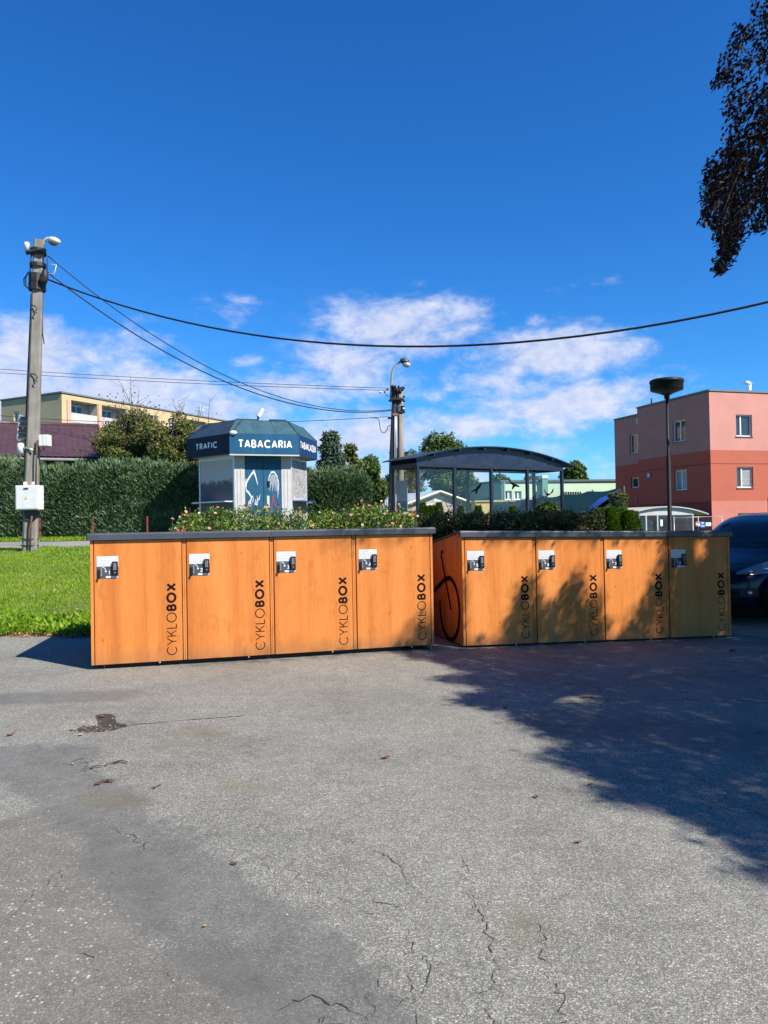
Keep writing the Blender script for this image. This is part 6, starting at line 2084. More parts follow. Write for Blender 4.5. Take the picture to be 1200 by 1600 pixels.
def mint_hall():
    C = P(784, 756, 60.0); zg = 0.0
    dr = Vector((.985, .174)); dl = Vector((-.42, .91))
    root = thing('mint_hall', 'flat-roofed mint green hall with small white windows beyond the bus shelter', 'building', (C.x, C.y, zg))
    mint = plain('mint_render', (.48, .64, .46), .85, .05, .6); mintd = plain('dark_mint_shaded_side', (.19, .33, .29), .85, .08, .6); edge = plain('roof_edge_dark', (.10, .12, .12), .6)  # side wall's shade put in as a darker copy of the mint
    C2 = Vector((C.x, C.y)); base = (C.x, C.y, zg)
    zr = P(784, 753.5, 60.0).z
    fr = face_frame(C2, dr, (-dr.y, dr.x), base); fl = face_frame(C2, dl, (dr.x, dr.y), base)
    def rect(x0, y0, x1, y1):
        xm, ym = (x0 + x1) / 2, (y0 + y1) / 2
        return (on_face(C2, dr, x0, ym)[0], on_face(C2, dr, x1, ym)[0], on_face(C2, dr, xm, y1)[1], on_face(C2, dr, xm, y0)[1])
    hs_ = [rect(789, 767, 800, 781), rect(804, 767.5, 815, 781), rect(832, 768, 841, 777)]
    m = MB(); wall_grid(m, 0, 19, zg - .5, zr, hs_, fr, [(-5, 0)], .15); m.build('wall', mint, root)
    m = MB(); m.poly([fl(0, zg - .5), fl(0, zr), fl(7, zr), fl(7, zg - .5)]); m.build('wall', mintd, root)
    m = MB()
    p0, p1, p2, p3 = fr(0, zr), fr(19, zr), fr(19, zr, 8), fl(7, zr); m.poly([p0, p1, p2, p3])
    m.build('roof', edge, root)
    m = MB(); bar(m, fr, -.12, 19.1, zr + .002, zr + .16, -.12, .1); bar(m, fl, .1, 7.1, zr + .002, zr + .16, -.12, .1); m.build('roof_edge', edge, root)
    for h in hs_: window(root, fr, *h, rev=.15, split=(.5,), w=.08, blind=.95)
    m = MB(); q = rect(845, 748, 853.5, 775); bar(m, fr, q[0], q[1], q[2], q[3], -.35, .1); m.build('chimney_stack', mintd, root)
    m = MB(); bar(m, fr, q[0] - .02, q[1] + .02, q[3] + .003, q[3] + .25, -.4, .12); m.build('chimney_cap', M_PVC, root)
    m = MB()
    for k in range(9):
        x0 = 876 + k * 3.7; q = rect(x0, 768.5, x0 + 2.6, 773); bar(m, fr, *q, -.02, .02)
    m.build('window_strip', M_PANE, root)
    m = MB(); q = rect(786.5, 757, 788, 781); bar(m, fr, q[0], q[0] + .12, zg, zr, -.1, -.01); m.build('downpipe', mintd, root)
mint_hall()

def net_fence():
    a, b = P(770, 785.5, 45.0), P(970, 761.5, 28.0)
    zg = .2
    root = thing('net_fence', 'sagging teal green shade net fence behind the bus shelter', 'fence', (a.x, a.y, zg))
    teal = plain('teal_shade_net', (.085, .250, .245), .75, .16, .7, streak=True)
    d = Vector((b.x - a.x, b.y - a.y)); L = d.length; n = Vector((-d.y, d.x)) / L
    V = []; F = []
    NX, NZ = 60, 10
    for i in range(NX + 1):
        t = i / NX; zt = a.z + (b.z - a.z) * t - .07 * abs(math.sin(t * PI * 6)) - zg
        for k in range(NZ + 1):
            v = k / NZ
            off = .05 * math.sin(t * 40 + v * 3) + .10 * math.sin(v * PI) * math.sin(t * PI * 6)
            q = d * t + n * off
            V.append((q.x, q.y, zt * v))
    for i in range(NX):
        for k in range(NZ):
            p = i * (NZ + 1) + k
            F.append((p, p + NZ + 1, p + NZ + 2, p + 1))
    np_mesh('shade_net', V, F, teal, root, smooth=True)
    for k in range(7):
        t = k / 6; q = d * t; m = MB(); z = a.z + (b.z - a.z) * t - zg
        m.tube([(q.x + n.x * .12, q.y + n.y * .12, -.3), (q.x + n.x * .12, q.y + n.y * .12, z + .05)], .035, 6); m.build('post', M_CONCD, root)
net_fence()

def tarp():
    Y = 27.0
    c = P(940, 800, Y); zg = float(ground_z(c.x, Y)) - .3
    root = thing('tarpaulin_shelter', 'dark frame under a shiny blue tarpaulin beside the teal net', 'tarpaulin', (c.x, Y, zg))
    blue = plain('shiny_blue_tarpaulin', (.030, .060, .26), .22, .2, 2, spec=.6)
    def q(px, py, dy=0.0): p = P(px, py, Y + dy); return (p.x - c.x, p.y - Y, p.z - zg)
    m = MB()
    top = [q(966, 766, .6), q(952, 772, .3), q(935, 780, .1), q(925, 789, 0), q(917, 799, -.1)]
    low = [q(968, 770, -.2), q(955, 777, -.5), q(941, 786, -.6), q(931, 794, -.6), q(926, 799, -.6)]
    bk = [q(968, 768, 2.2), q(952, 776, 2.0), q(935, 786, 1.8), q(925, 794, 1.6), q(915, 801, 1.6)]
    for A_, B_ in ((top, low), (bk, top)):
        i0 = [m.pt(x) for x in A_]; i1 = [m.pt(x) for x in B_]
        for k in range(4): m.face((i0[k], i1[k], i1[k + 1], i0[k + 1]), 0, True)
    m.build('tarpaulin', blue, root)
    m = MB(); a0, a1 = q(927, 812, -.4), q(968, 776, -.4)
    m.prism([(a0[0], a0[2]), (a1[0], a0[2]), (a1[0], a1[2] - .05), (a0[0] + .3, a0[2] + .35)], -.35, 1.4, 0, 'y'); m.build('stacked_load', M_DARKROOM, root)
tarp()

def low_walls():
    Y = 48.0
    a, b = P(743, 793, Y), P(804, 783.5, Y)
    zg = .3
    m = MB(); m.box((0, 0, zg - a.z), (b.x - a.x, 2.5, b.z - a.z)); 
    m.box((-.06, -.06, b.z - a.z + .002), (b.x - a.x + .06, 2.56, b.z - a.z + .10), 1)
    o = m.build('garden_shed', [plain('yellow_shed_paint', (.60, .48, .22), .7, .06), plain('yellow_shed_roof', (.50, .40, .2), .7, .06)]); o.location = tuple(a)
    tag(o, 'low yellow shed standing in front of the mint green hall', 'shed')
    Y = 44.0
    a, b = P(768, 796.5, Y), P(824, 789.5, Y)
    root = thing('timber_stack', 'stack of reddish brown boards beside the yellow shed', 'timber stack', (a.x, a.y, a.z - .6))
    br = plain('red_brown_board', (.20, .075, .04), .75, .25, 6)
    h = b.z - a.z; n = 4
    for k in range(n):
        m = MB(); z = .6 + k * h / n; x0 = .12 * ((k * 7) % 4); m.box((x0, 0, z + .005), (b.x - a.x - .1 * ((k * 5) % 3), 1.0, z + h / n - .012)); m.build('board', br, root)
    m = MB(); m.box((.1, .1, -.4), (b.x - a.x - .1, .9, .6)); m.build('bearer', M_DARKROOM, root)
low_walls()

# ------------------------------------------------------------------ wire fence before the tall hedge
def hedge_fence():
    Y = 27.4
    a = P(-30, 806, Y); zg = float(ground_z(-10, Y)) + .03
    root = thing('wire_fence', 'low wire fence with rusty red posts at the foot of the tall hedge', 'fence', (a.x, Y, zg))
    rust = plain('rusty_red_post', (.20, .045, .035), .75, .25, 8)
    h = P(145, 808, Y).z - zg
    for px in (-20, 62, 145, 230, 300):
        x = P(px, 808, Y).x - a.x
        m = MB(); m.box((x - .03, -.02, -.1), (x + .03, .02, h), 0, .005); m.build('post', rust, root)
    m = MB(); x1 = P(305, 808, Y).x - a.x
    for k in range(9):
        z = h * (.08 + .11 * k); m.tube([(0, 0, z), (x1, 0, z)], .0015, 3, cap=False)
    for k in range(60):
        x = x1 * k / 59; m.tube([(x, 0, 0), (x, 0, h * .96)], .0012, 3, cap=False)
    tag(m.build('wire_mesh', M_IRON, root), kind='stuff')
hedge_fence()

# ------------------------------------------------------------------ hedges and trees behind
HY = 28.6
xa, xb = P(-70, 740, HY).x, P(316, 740, HY + .3).x
hbase = zat(200, 741, HY) - float(ground_z((xa + xb) / 2, HY)) - .07
def hedge_top(t):
    return hbase + .10 * np.sin(t * 11) + .10 * np.abs(np.sin(t * 46)) + .16 * (t < .34) - .05 * (t > .8)
strip_hedge('clipped_hedge', 'long tall dark green conifer hedge behind the concrete pole', 'hedge', (xa, HY), (xb, HY + .3), .75, jit(hedge_top, .09, 60, 8), 80000, M_DTHUJA, (.10, .26), (.028, .06), 51, up=.9, tips=420)

M_BARKT = plain('tree_bark', (.10, .080, .060), .9, .25, 5, streak=True, bump=.4)
M_OLIVE = leafmat('olive_autumn_leaf', [(.032, .056, .014), (.080, .115, .024), (.150, .165, .045), (.25, .190, .075)], .25, .55, .25, .5)
M_GREENL = leafmat('broadleaf_green', [(.020, .042, .010), (.050, .090, .018), (.105, .160, .032), (.18, .22, .06)], .25, .5, .25, .5)
M_SAGE = leafmat('sage_green_leaf', [(.035, .055, .025), (.070, .095, .040), (.12, .145, .065), (.20, .20, .10)], .25, .6, .2, .5)
M_CONIF = leafmat('grey_green_needles', [(.024, .045, .032), (.055, .090, .060), (.10, .145, .095), (.15, .19, .13)], .1, .6, .2, .6)

def limb_tree(name, label, cat, base, H, crown_c, crown_r, mat, n, ln, wd, seed, group=None, clumps=26, trunk_r=.14, twigs=0, clump_r=(.22, .38), squash=.8, multi=1, taper=0.0):
    """crown_c: centre height fraction etc. in metres above the base; crown_r: (rx, ry, rz)"""
    rg = np.random.default_rng(seed)
    root = thing(name, label, cat, tuple(base), 0, group)
    cr = np.array(crown_r)
    cc = np.array(crown_c)
    pts = []
    while len(pts) < clumps:
        q = rg.uniform(-1, 1, 3)
        if np.linalg.norm(q) < 1 and np.linalg.norm(q) > .25:
            pts.append(q * .80)
    pts = np.array(pts)
    if taper:
        pts[:, :2] *= (1 - taper * (pts[:, 2:3] + .8) / 1.6)
    pts = pts * cr + cc
    rads = rg.uniform(*clump_r, clumps) * cr.mean()
    m = MB()
    for k in range(multi):
        off = Vector((rg.normal(0, .3), rg.normal(0, .3), 0)) if multi > 1 else Vector((0, 0, 0))
        top = Vector((cc[0] + rg.normal(0, .2), cc[1], cc[2] + cr[2] * .35))
        m.tube([off + Vector((0, 0, -.15)), off * .8 + Vector((top.x * .15, top.y * .15, top.z * .35)), Vector((top.x * .6, top.y * .6, top.z * .75)), top], [trunk_r, trunk_r * .8, trunk_r * .5, trunk_r * .15], 8)
    m.build('trunk', M_BARKT, root)
    m = MB()
    for p_, r_ in zip(pts, rads):
        s = Vector((cc[0] * .4, cc[1] * .4, max(.3, min(p_[2] * .6, cc[2]))))
        e = Vector(p_)
        mid = s.lerp(e, .5) + Vector((0, 0, .12 * (e - s).length))
        m.tube([s, mid, e], [trunk_r * .4, trunk_r * .25, trunk_r * .08], 5, cap=False)
    if twigs:
        for k in range(twigs):
            q = pts[rg.integers(clumps)]
            s = Vector(q); up = Vector((rg.normal(0, .25), rg.normal(0, .2), 1)) * rg.uniform(.8, 1.9) * cr[2] * .5
            e = s + up
            m.tube([s, s.lerp(e, .5) + Vector((rg.normal(0, .08), 0, 0)), e], [.018, .012, .005], 4, cap=False)
            for j in range(6):
                t = rg.uniform(.35, .95); q2 = s.lerp(e, t)
                m.tube([q2, q2 + Vector((rg.normal(0, .28), rg.normal(0, .2), rg.uniform(.1, .4)))], [.008, .003], 3, cap=False)
    m.build('branches', M_BARKT, root)
    idx = rg.choice(clumps, n, p=rads ** 2 / (rads ** 2).sum())
    u = rand_unit(rg, n)
    rr = rads[idx] * (.45 + .6 * rg.random(n) ** .5) * (1 + .25 * np.sin(u[:, 0] * 5 + idx) * np.sin(u[:, 2] * 6))
    C = pts[idx] + u * rr[:, None] * np.array([1, 1, squash])
    D = rand_unit(rg, n) * .9 + u * .4; D[:, 2] -= .2
    V, F = leaf_quads(C, D, u + rand_unit(rg, n) * .7 + np.array([0, 0, .5]), rg.uniform(*ln, n), rg.uniform(*wd, n), rg, .08)
    if twigs:
        k_ = twigs * 7
        q = pts[rg.integers(clumps, size=k_)] + np.stack([rg.normal(0, .4, k_), rg.normal(0, .3, k_), rg.uniform(.2, 1.5, k_) * cr[2] * .5], 1)
        V2, F2 = leaf_quads(q, rand_unit(rg, k_), rand_unit(rg, k_), rg.uniform(*ln, k_), rg.uniform(*wd, k_), rg)
        F = np.concatenate([F, F2 + len(V)]); V = np.concatenate([V, V2])
    o = np_mesh('crown', V, F, mat, root); tag(o, kind='stuff')
    return root

def px_tree(name, label, cat, x0, x1, ytop, ybot, Y, mat, n, ln, wd, seed, **kw):
    cx = (x0 + x1) / 2
    top = P(cx, ytop, Y).z; bot = P(cx, ybot, Y).z
    X = P(cx, ytop, Y).x; r = (x1 - x0) / 2 / FPX * Y
    zg = float(ground_z(X, Y)) - .05
    rz_ = (top - bot) / 2
    return limb_tree(name, label, cat, (X, Y, zg), top - zg, (0, 0, (top + bot) / 2 - zg), (r, r * .85, rz_), mat, n, ln, wd, seed, **kw)

GT = 'trees behind the kiosk and shelter'
px_tree('bushy_tree', 'tall olive and russet bush with bare twigs on top, beside the plum roof', 'tree', 138, 256, 620, 800, 31.2, M_OLIVE, 34000, (.07, .14), (.04, .085), 61, clumps=120, twigs=50, multi=3, trunk_r=.07, clump_r=(.12, .26))
px_tree('bushy_tree', 'lower spreading olive bush directly left of the kiosk', 'tree', 200, 340, 636, 800, 30.6, M_OLIVE, 34000, (.07, .14), (.04, .085), 63, clumps=110, twigs=16, multi=3, trunk_r=.07, clump_r=(.12, .26))
px_tree('leafy_shrub', 'lighter green shrub in the bushy tree\'s shadow just above the clipped hedge', 'shrub', 178, 206, 704, 745, 29.6, M_GREENL, 3500, (.08, .15), (.05, .09), 62, clumps=12, trunk_r=.05)

def conifer(label, px, ytop, ybot, wpx, Y, mat, n, seed, name='conifer', group=GT, cat='tree', ln=(.18, .40), wd=(.05, .11), loose=.12, taper=.72):
    rg = np.random.default_rng(seed)
    top = P(px, ytop, Y); X = top.x; zg = float(ground_z(X, Y)) - .05
    H = top.z - zg; R0 = wpx / 2 / FPX * Y
    zb = P(px, ybot, Y).z - zg
    root = thing(name, label, cat, (X, Y, zg), 0, group)
    m = MB(); m.tube([(0, 0, -.1), (0, 0, H * .5), (0, 0, H * .97)], [H * .022, H * .014, .01], 7); m.build('trunk', M_BARKT, root)
    t = rg.random(n) ** .75
    whorl = np.floor(t * 16) / 16; t = .35 * t + .65 * (whorl + rg.random(n) * .045)
    t = np.clip(t, 0, 1)
    th = rg.uniform(0, 2 * PI, n)
    lob = 1 + .24 * np.sin(th * 5 + whorl * 40) + .18 * np.sin(th * 3 + whorl * 77)
    rad = R0 * (1 - t) ** taper * lob * (.35 + .65 * rg.random(n) ** .45) + .03
    z = zb + (H - zb) * t - rad * .18 + rg.normal(0, loose, n) * (1 - t)
    C = np.stack([rad * np.cos(th), rad * np.sin(th), z], 1)
    O = np.stack([np.cos(th), np.sin(th), .25 + .9 * t], 1)
    D = O + rand_unit(rg, n) * .55
    V, F = leaf_quads(C, D, np.tile([0, 0, 1.], (n, 1)) + rand_unit(rg, n) * .6, rg.uniform(*ln, n), rg.uniform(*wd, n), rg, .04)
    o = np_mesh('crown', V, F, mat, root); tag(o, kind='stuff')
    return root
px_tree('spruce', 'tall grey-green spruce right behind the kiosk\'s right edge', 'tree', 492, 540, 660, 800, 36.0, M_CONIF, 11000, (.14, .30), (.05, .10), 71, group=GT, clumps=60, clump_r=(.14, .26), squash=.8, taper=.62)
px_tree('pine_tree', 'dark dense tree between the spruce and the double pole', 'tree', 548, 606, 692, 812, 44.0, M_GREENL, 12000, (.14, .28), (.07, .14), 72, group=GT, clumps=34, clump_r=(.16, .32))
px_tree('broadleaf_tree', 'pale sage tree behind the double pole', 'tree', 590, 664, 692, 800, 64.0, M_SAGE, 9000, (.16, .30), (.10, .18), 73, group=GT, clumps=24)
px_tree('broadleaf_tree', 'brownish thin-crowned tree directly right of the tall spruce', 'tree', 522, 566, 690, 790, 41.0, M_OLIVE, 5000, (.14, .26), (.09, .16), 74, group=GT, clumps=18, clump_r=(.18, .30))
px_tree('broadleaf_tree', 'full green tree rising over the left half of the shelter roof', 'tree', 648, 732, 672, 790, 68.0, M_GREENL, 16000, (.16, .32), (.10, .20), 75, group=GT, clumps=34)
px_tree('broadleaf_tree', 'green tree seen through the shelter glass in front of the mint hall', 'tree', 690, 756, 728, 800, 66.0, M_GREENL, 9000, (.16, .32), (.10, .2), 76, group=GT, clumps=22)
px_tree('broadleaf_tree', 'olive tree showing above the mint hall roof inside the shelter', 'tree', 765, 812, 738, 800, 78.0, M_OLIVE, 5000, (.25, .5), (.15, .3), 77, group=GT, clumps=18)
px_tree('broadleaf_tree', 'small tree between the chimney stack and the shelter post', 'tree', 806, 852, 742, 800, 80.0, M_SAGE, 5000, (.25, .5), (.15, .3), 78, group=GT, clumps=18)
px_tree('broadleaf_tree', 'rounded green tree behind the right end of the shelter roof', 'tree', 868, 918, 716, 800, 76.0, M_GREENL, 8000, (.25, .5), (.15, .3), 79, group=GT, clumps=22)
px_tree('leafy_shrub', 'loose pale green shrub climbing beside the blue tarpaulin', 'shrub', 948, 980, 758, 812, 25.5, M_SAGE, 3600, (.07, .14), (.05, .09), 80, clumps=20, trunk_r=.035, clump_r=(.16, .30))
px_tree('leafy_shrub', 'light green shrub standing behind the shelter\'s right-hand glass', 'shrub', 832, 878, 784, 816, 21.5, M_GREENL, 4200, (.07, .14), (.05, .09), 81, clumps=18, trunk_r=.04)
HY2 = 30.6
xa, xb = P(466, 740, HY2).x, P(579, 740, HY2).x
hb2 = zat(530, 744, HY2) - float(ground_z((xa + xb) / 2, HY2)) - .07
strip_hedge('conifer_hedge', 'short block of tall dark green conifer hedge right of the kiosk', 'hedge', (xa, HY2), (xb, HY2), .8, jit(lambda t: hb2 - .55 * np.clip((t - .80) / .2, 0, 1) ** 2 - .12 * np.abs(np.sin(t * 9)), .07, 22, 18), 22000, M_DTHUJA, (.10, .26), (.028, .06), 82, up=.9, tips=110)
for i, (px, yt, w, lab) in enumerate(((660.5, 786, 9, 'first small cone-shaped thuja from the shelter\'s left front post'), (668, 792, 7, 'second small thuja from the left post, the shortest'), (675.5, 791, 8, 'third small thuja from the left post, beside the tallest'), (686, 786, 11, 'tallest of the small thujas, in front of the graffiti shed'), (720, 791, 9, 'small thuja just right of the shelter\'s second post'), (747, 791, 9, 'small thuja halfway between the second and third shelter post'), (801, 792, 9, 'small thuja left of the thick double post'))):
    conifer(lab, px, yt, 830, w * 1.25, 20.5, M_THUJA if i != 4 else M_DTHUJA, 1300, 90 + i, name='thuja', group='small thujas behind the dark hedge', cat='shrub', ln=(.05, .10), wd=(.02, .035), loose=.03)

for i, (px, yt, w) in enumerate(((930, 803, 17), (938, 799, 18), (946.5, 801, 16), (955, 797, 19), (964, 800, 18), (973, 798, 18), (982, 802, 17), (990, 804, 15))):
    conifer('young bright green thuja, '+ ('left end of the sunny row before the red building', 'second from left in the sunny row', 'third from left in the sunny row', 'fourth from left in the sunny row', 'fourth from right in the sunny row', 'third from right in the sunny row', 'second from right in the sunny row', 'right end of the sunny row, beside the white porch')[i], px, yt - 3, 850, w * 1.45, 14.3 + .1 * (i % 3), M_THUJA, 3000, 120 + i, name='young_thuja', group='row of young thujas', cat='shrub', ln=(.04, .09), wd=(.014, .028), loose=.05, taper=.85)
# ------------------------------------------------------------------ dark blue people carrier at the right edge
def car():
    a = R(CAR_YAW)
    h = Vector((-math.sin(a), -math.cos(a))); left = Vector((-h.y, h.x))
    ctr_front = Vector(CAR_FRONT)
    rz = math.atan2(h.y, h.x)
    o2 = ctr_front - h * 2.14
    zg = float(ground_z(o2.x, o2.y))
    root = thing('parked_car', 'dark navy people carrier at the right edge with its headlight beside the lockers', 'car', (o2.x, o2.y, zg), rz)
    mt, T, out = new_mat('navy_car_paint')
    b = principled(T, out, Base_Color=T.mix(T.noise(T.coord('Object'), 2, 3, .5), (.003, .006, .024), (.005, .010, .034)), Roughness=.30, Metallic=.25)
    b.inputs['Specular IOR Level'].default_value = .3
    b.inputs['Coat Weight'].default_value = .22; b.inputs['Coat Roughness'].default_value = .04
    paint = mt
    blk = plain('car_black_plastic', (.012, .012, .013), .5, .1)
    glass = darkglass('car_glass', (.006, .008, .012), .04); glass.node_tree.nodes['Principled BSDF'].inputs['Specular IOR Level'].default_value = .35
    lens = darkglass('headlamp_lens', (.16, .20, .26), .10); chrome = plain('lamp_chrome', (.65, .67, .70), .12, .05, metallic=.9)
    Lz = [  # z, front, rear, half width, exponent
        (.17, 1.86, -1.95, .80, 3.6), (.24, 2.04, -2.08, .85, 3.4), (.36, 2.13, -2.14, .885, 3.2), (.52, 2.15, -2.16, .90, 3.1), (.62, 2.12, -2.15, .905, 3.0), (.70, 2.04, -2.14, .905, 2.9),
        (.78, 1.86, -2.13, .90, 2.9), (.86, 1.60, -2.11, .895, 2.9), (.93, 1.36, -2.09, .885, 3.0), (.99, 1.20, -2.06, .87, 3.2), (1.04, 1.08, -2.02, .845, 3.4), (1.14, .90, -1.98, .815, 3.4), (1.26, .70, -1.93, .775, 3.4),
        (1.38, .47, -1.86, .73, 3.3), (1.46, .22, -1.78, .69, 3.2), (1.505, -.02, -1.68, .64, 3.0), (1.535, -.28, -1.50, .56, 2.8), (1.55, -.5, -1.25, .40, 2.6), (1.555, -.70, -.98, .15, 2.4)]
    zs = [l[0] for l in Lz]
    def S(z, ph):
        v = [np.interp(z, zs, [l[i] for l in Lz]) for i in range(1, 5)]
        cx_, ax = (v[0] + v[1]) / 2, (v[0] - v[1]) / 2
        c, s = math.cos(ph), math.sin(ph)
        e = 2 / v[3]
        return Vector((cx_ + ax * math.copysign(abs(c) ** e, c), v[2] * math.copysign(abs(s) ** e, s), z))
    NP = 72
    m = MB(); rings = []
    zz = []
    for a_, b_ in zip(zs, zs[1:]):
        zz += [a_, (a_ + b_) / 2]
    zz.append(zs[-1])
    for z in zz:
        rings.append([m.pt(S(z, 2 * PI * k / NP)) for k in range(NP)])
    for r0, r1 in zip(rings, rings[1:]):
        for k in range(NP):
            m.face((r0[k], r0[(k + 1) % NP], r1[(k + 1) % NP], r1[k]), 0, True)
    m.face(rings[0][::-1]); m.face(rings[-1])
    m.build('body', paint, root)
    def patch(name, mat, ph0, ph1, z0, z1, off=.006, nu=14, nv=6, parent=root, depth=0.0):
        """z0, z1 may be functions of t in 0..1 along the patch"""
        f0 = z0 if callable(z0) else (lambda t: z0); f1 = z1 if callable(z1) else (lambda t: z1)
        p = MB(); g = []
        for i in range(nu + 1):
            t = i / nu; ph = R(ph0 + (ph1 - ph0) * t); row = []
            for j in range(nv + 1):
                z = f0(t) + (f1(t) - f0(t)) * j / nv
                q = S(z, ph)
                e1 = S(z, ph + .01) - S(z, ph - .01); e2 = S(z + .01, ph) - S(z - .01, ph)
                n = e1.cross(e2)
                n = n.normalized() if n.length > 1e-9 else Vector((1, 0, 0))
                row.append(p.pt(q + n * off))
            g.append(row)
        for i in range(nu):
            for j in range(nv):
                p.face((g[i][j], g[i + 1][j], g[i + 1][j + 1], g[i][j + 1]), 0, True)
        return p.build(name, mat, parent)
    patch('windscreen_seal', blk, -49.5, 49.5, lambda t: 1.062 + .02 * abs(2 * t - 1), lambda t: 1.490 - .03 * abs(2 * t - 1) ** 3, .0035, 20, 8)
    ws = patch('windscreen', glass, -46, 46, lambda t: 1.075 + .02 * abs(2 * t - 1), lambda t: 1.475 - .03 * abs(2 * t - 1) ** 3, .006, 20, 8)
    patch('wiper_panel', blk, -50, 50, lambda t: 1.022, lambda t: 1.066, .005, 20, 2)
    st = MB()
    q = S(1.12, R(33)); st.box((q.x - .05, q.y - .06, q.z + .0), (q.x - .04, q.y + .06, q.z + .09)); 
    for sg in (1, -1):
        patch('quarter_window', glass, sg * 53, sg * 66, lambda t: 1.09, lambda t: 1.20 + .22 * t, .006, 6, 4)
        patch('side_window', glass, sg * 68, sg * 89, 1.08, 1.45, .006, 10, 5)
        patch('side_window', glass, sg * 91, sg * 112, 1.08, 1.44, .006, 10, 5)
        hl = patch('headlight', lens, sg * 26, sg * 60, lambda t: .665 + .035 * t, lambda t: .70 + .15 * math.sin(min(1, t * 1.15) * PI * .5) ** 1.0 + .02 * t, .008, 14, 6)
        for ph_, z_, r_ in ((36, .705, .032), (46, .735, .042), (54, .76, .028)):
            l = MB(); q = S(z_, R(sg * ph_)); l.ellipsoid(q + Vector((-.0, 0, 0)), (r_, r_, r_ * .9), 12, 8); l.build('lamp_reflector', chrome, hl)
        patch('lamp_trim', chrome, sg * 34, sg * 60, lambda t: .652 + .035 * t, lambda t: .664 + .035 * t, .008, 12, 1, hl)
        fg = patch('fog_lamp', blk, sg * 30, sg * 46, .36, .46, .006, 8, 4)
        l = MB(); q = S(.41, R(sg * 38)); l.ellipsoid(q, (.045, .045, .04), 14, 8); l.build('fog_lens', chrome, fg)
        mi = MB(); q = S(1.10, R(sg * 62)); mi.ellipsoid(q + Vector((.02, sg * .12, .04)), (.09, .12, .085), 14, 8); mi.tube([q, q + Vector((.0, sg * .08, .02))], .03, 6); mi.build('wing_mirror', paint, root)
    patch('grille', blk, -22, 22, .56, .68, .006, 14, 3)
    patch('lower_grille', blk, -28, 28, .26, .40, .006, 14, 3)
    for z in (.595, .64):
        patch('grille_bar', chrome, -21, 21, z - .008, z + .008, .012, 14, 1)
    pl = MB(); q = S(.48, 0); pl.box((q.x + .005, -.26, .45), (q.x + .018, .26, .56), 0, .004); pl.build('number_plate', M_PVC, root)
    patch('bonnet_gap', blk, -62, 62, lambda t: .800 + .06 * abs(2 * t - 1) ** 2, lambda t: .808 + .06 * abs(2 * t - 1) ** 2, .002, 24, 1)
    # paper behind the windscreen
    pp = MB(); q = S(1.13, R(28)); n_ = Vector((.55, .12, .8)).normalized(); q = q + n_ * .009
    pp.box((-.004, -.06, -.045), (.004, .06, .045)); po = pp.build('parking_slip', M_PLATETXT, ws); po.location = q; po.rotation_euler = (0, R(-50), R(15))
    for sx_ in (1.32, -1.36):
        for sg in (1, -1):
            w = MB(); prof = [(.0, -.10), (.22, -.10), (.29, -.10), (.315, -.07), (.315, .07), (.29, .10), (.22, .10), (.20, .06), (.0, .05)]
            w.lathe(prof, (0, 0, 0), 28)
            wo = w.build('wheel', blk, root); wo.location = (sx_, sg * .80, .315); wo.rotation_euler = (R(-90 * sg), 0, 0)
            rm = MB()
            rm.lathe([(0, .072), (.05, .078), (.06, .066), (.19, .072), (.205, .105), (.2, .112)], (0, 0, 0), 28); rm.build('rim', chrome, wo)
            ar = MB(); ar.lathe([(.0, 0), (.36, 0)], (0, 0, 0), 28); ao = ar.build('wheel_arch', blk, root); ao.location = (sx_, sg * .893, .33); ao.rotation_euler = (R(-90 * sg), 0, 0)
    return root
CAR_YAW = 52.0
CAR_FRONT = (4.46, 11.12)
car()


# ------------------------------------------------------------------ copper beech at the right: shades the yard
def in_poly(x, y, poly):
    inside = np.zeros(len(x), bool)
    n = len(poly)
    for i in range(n):
        x0, y0 = poly[i]; x1, y1 = poly[(i + 1) % n]
        c = ((y0 > y) != (y1 > y))
        with np.errstate(divide='ignore', invalid='ignore'):
            xi = (x1 - x0) * (y - y0) / (y1 - y0 if y1 != y0 else 1e-9) + x0
        inside ^= c & (x < xi)
    return inside

# the crown's outline against the sky (its drooping left side)
CROWN_EDGE = [(1182, -200), (1176, 4), (1170, 20), (1192, 26), (1184, 32), (1156, 44), (1142, 58), (1135, 82), (1122, 106), (1110, 146), (1126, 138), (1150, 118), (1160, 122), (1140, 140), (1127, 168), (1136, 182), (1134, 202), (1141, 212), (1124, 240), (1108, 252), (1096, 280), (1104, 300), (1094, 352), (1110, 354), (1120, 362), (1122, 384), (1118, 408), (1112, 428), (1122, 428), (1132, 424), (1138, 404), (1150, 390), (1158, 368), (1164, 340), (1172, 332), (1178, 352), (1168, 366), (1192, 364), (1200, 345), (1290, 330), (1500, 330), (1500, -200)]
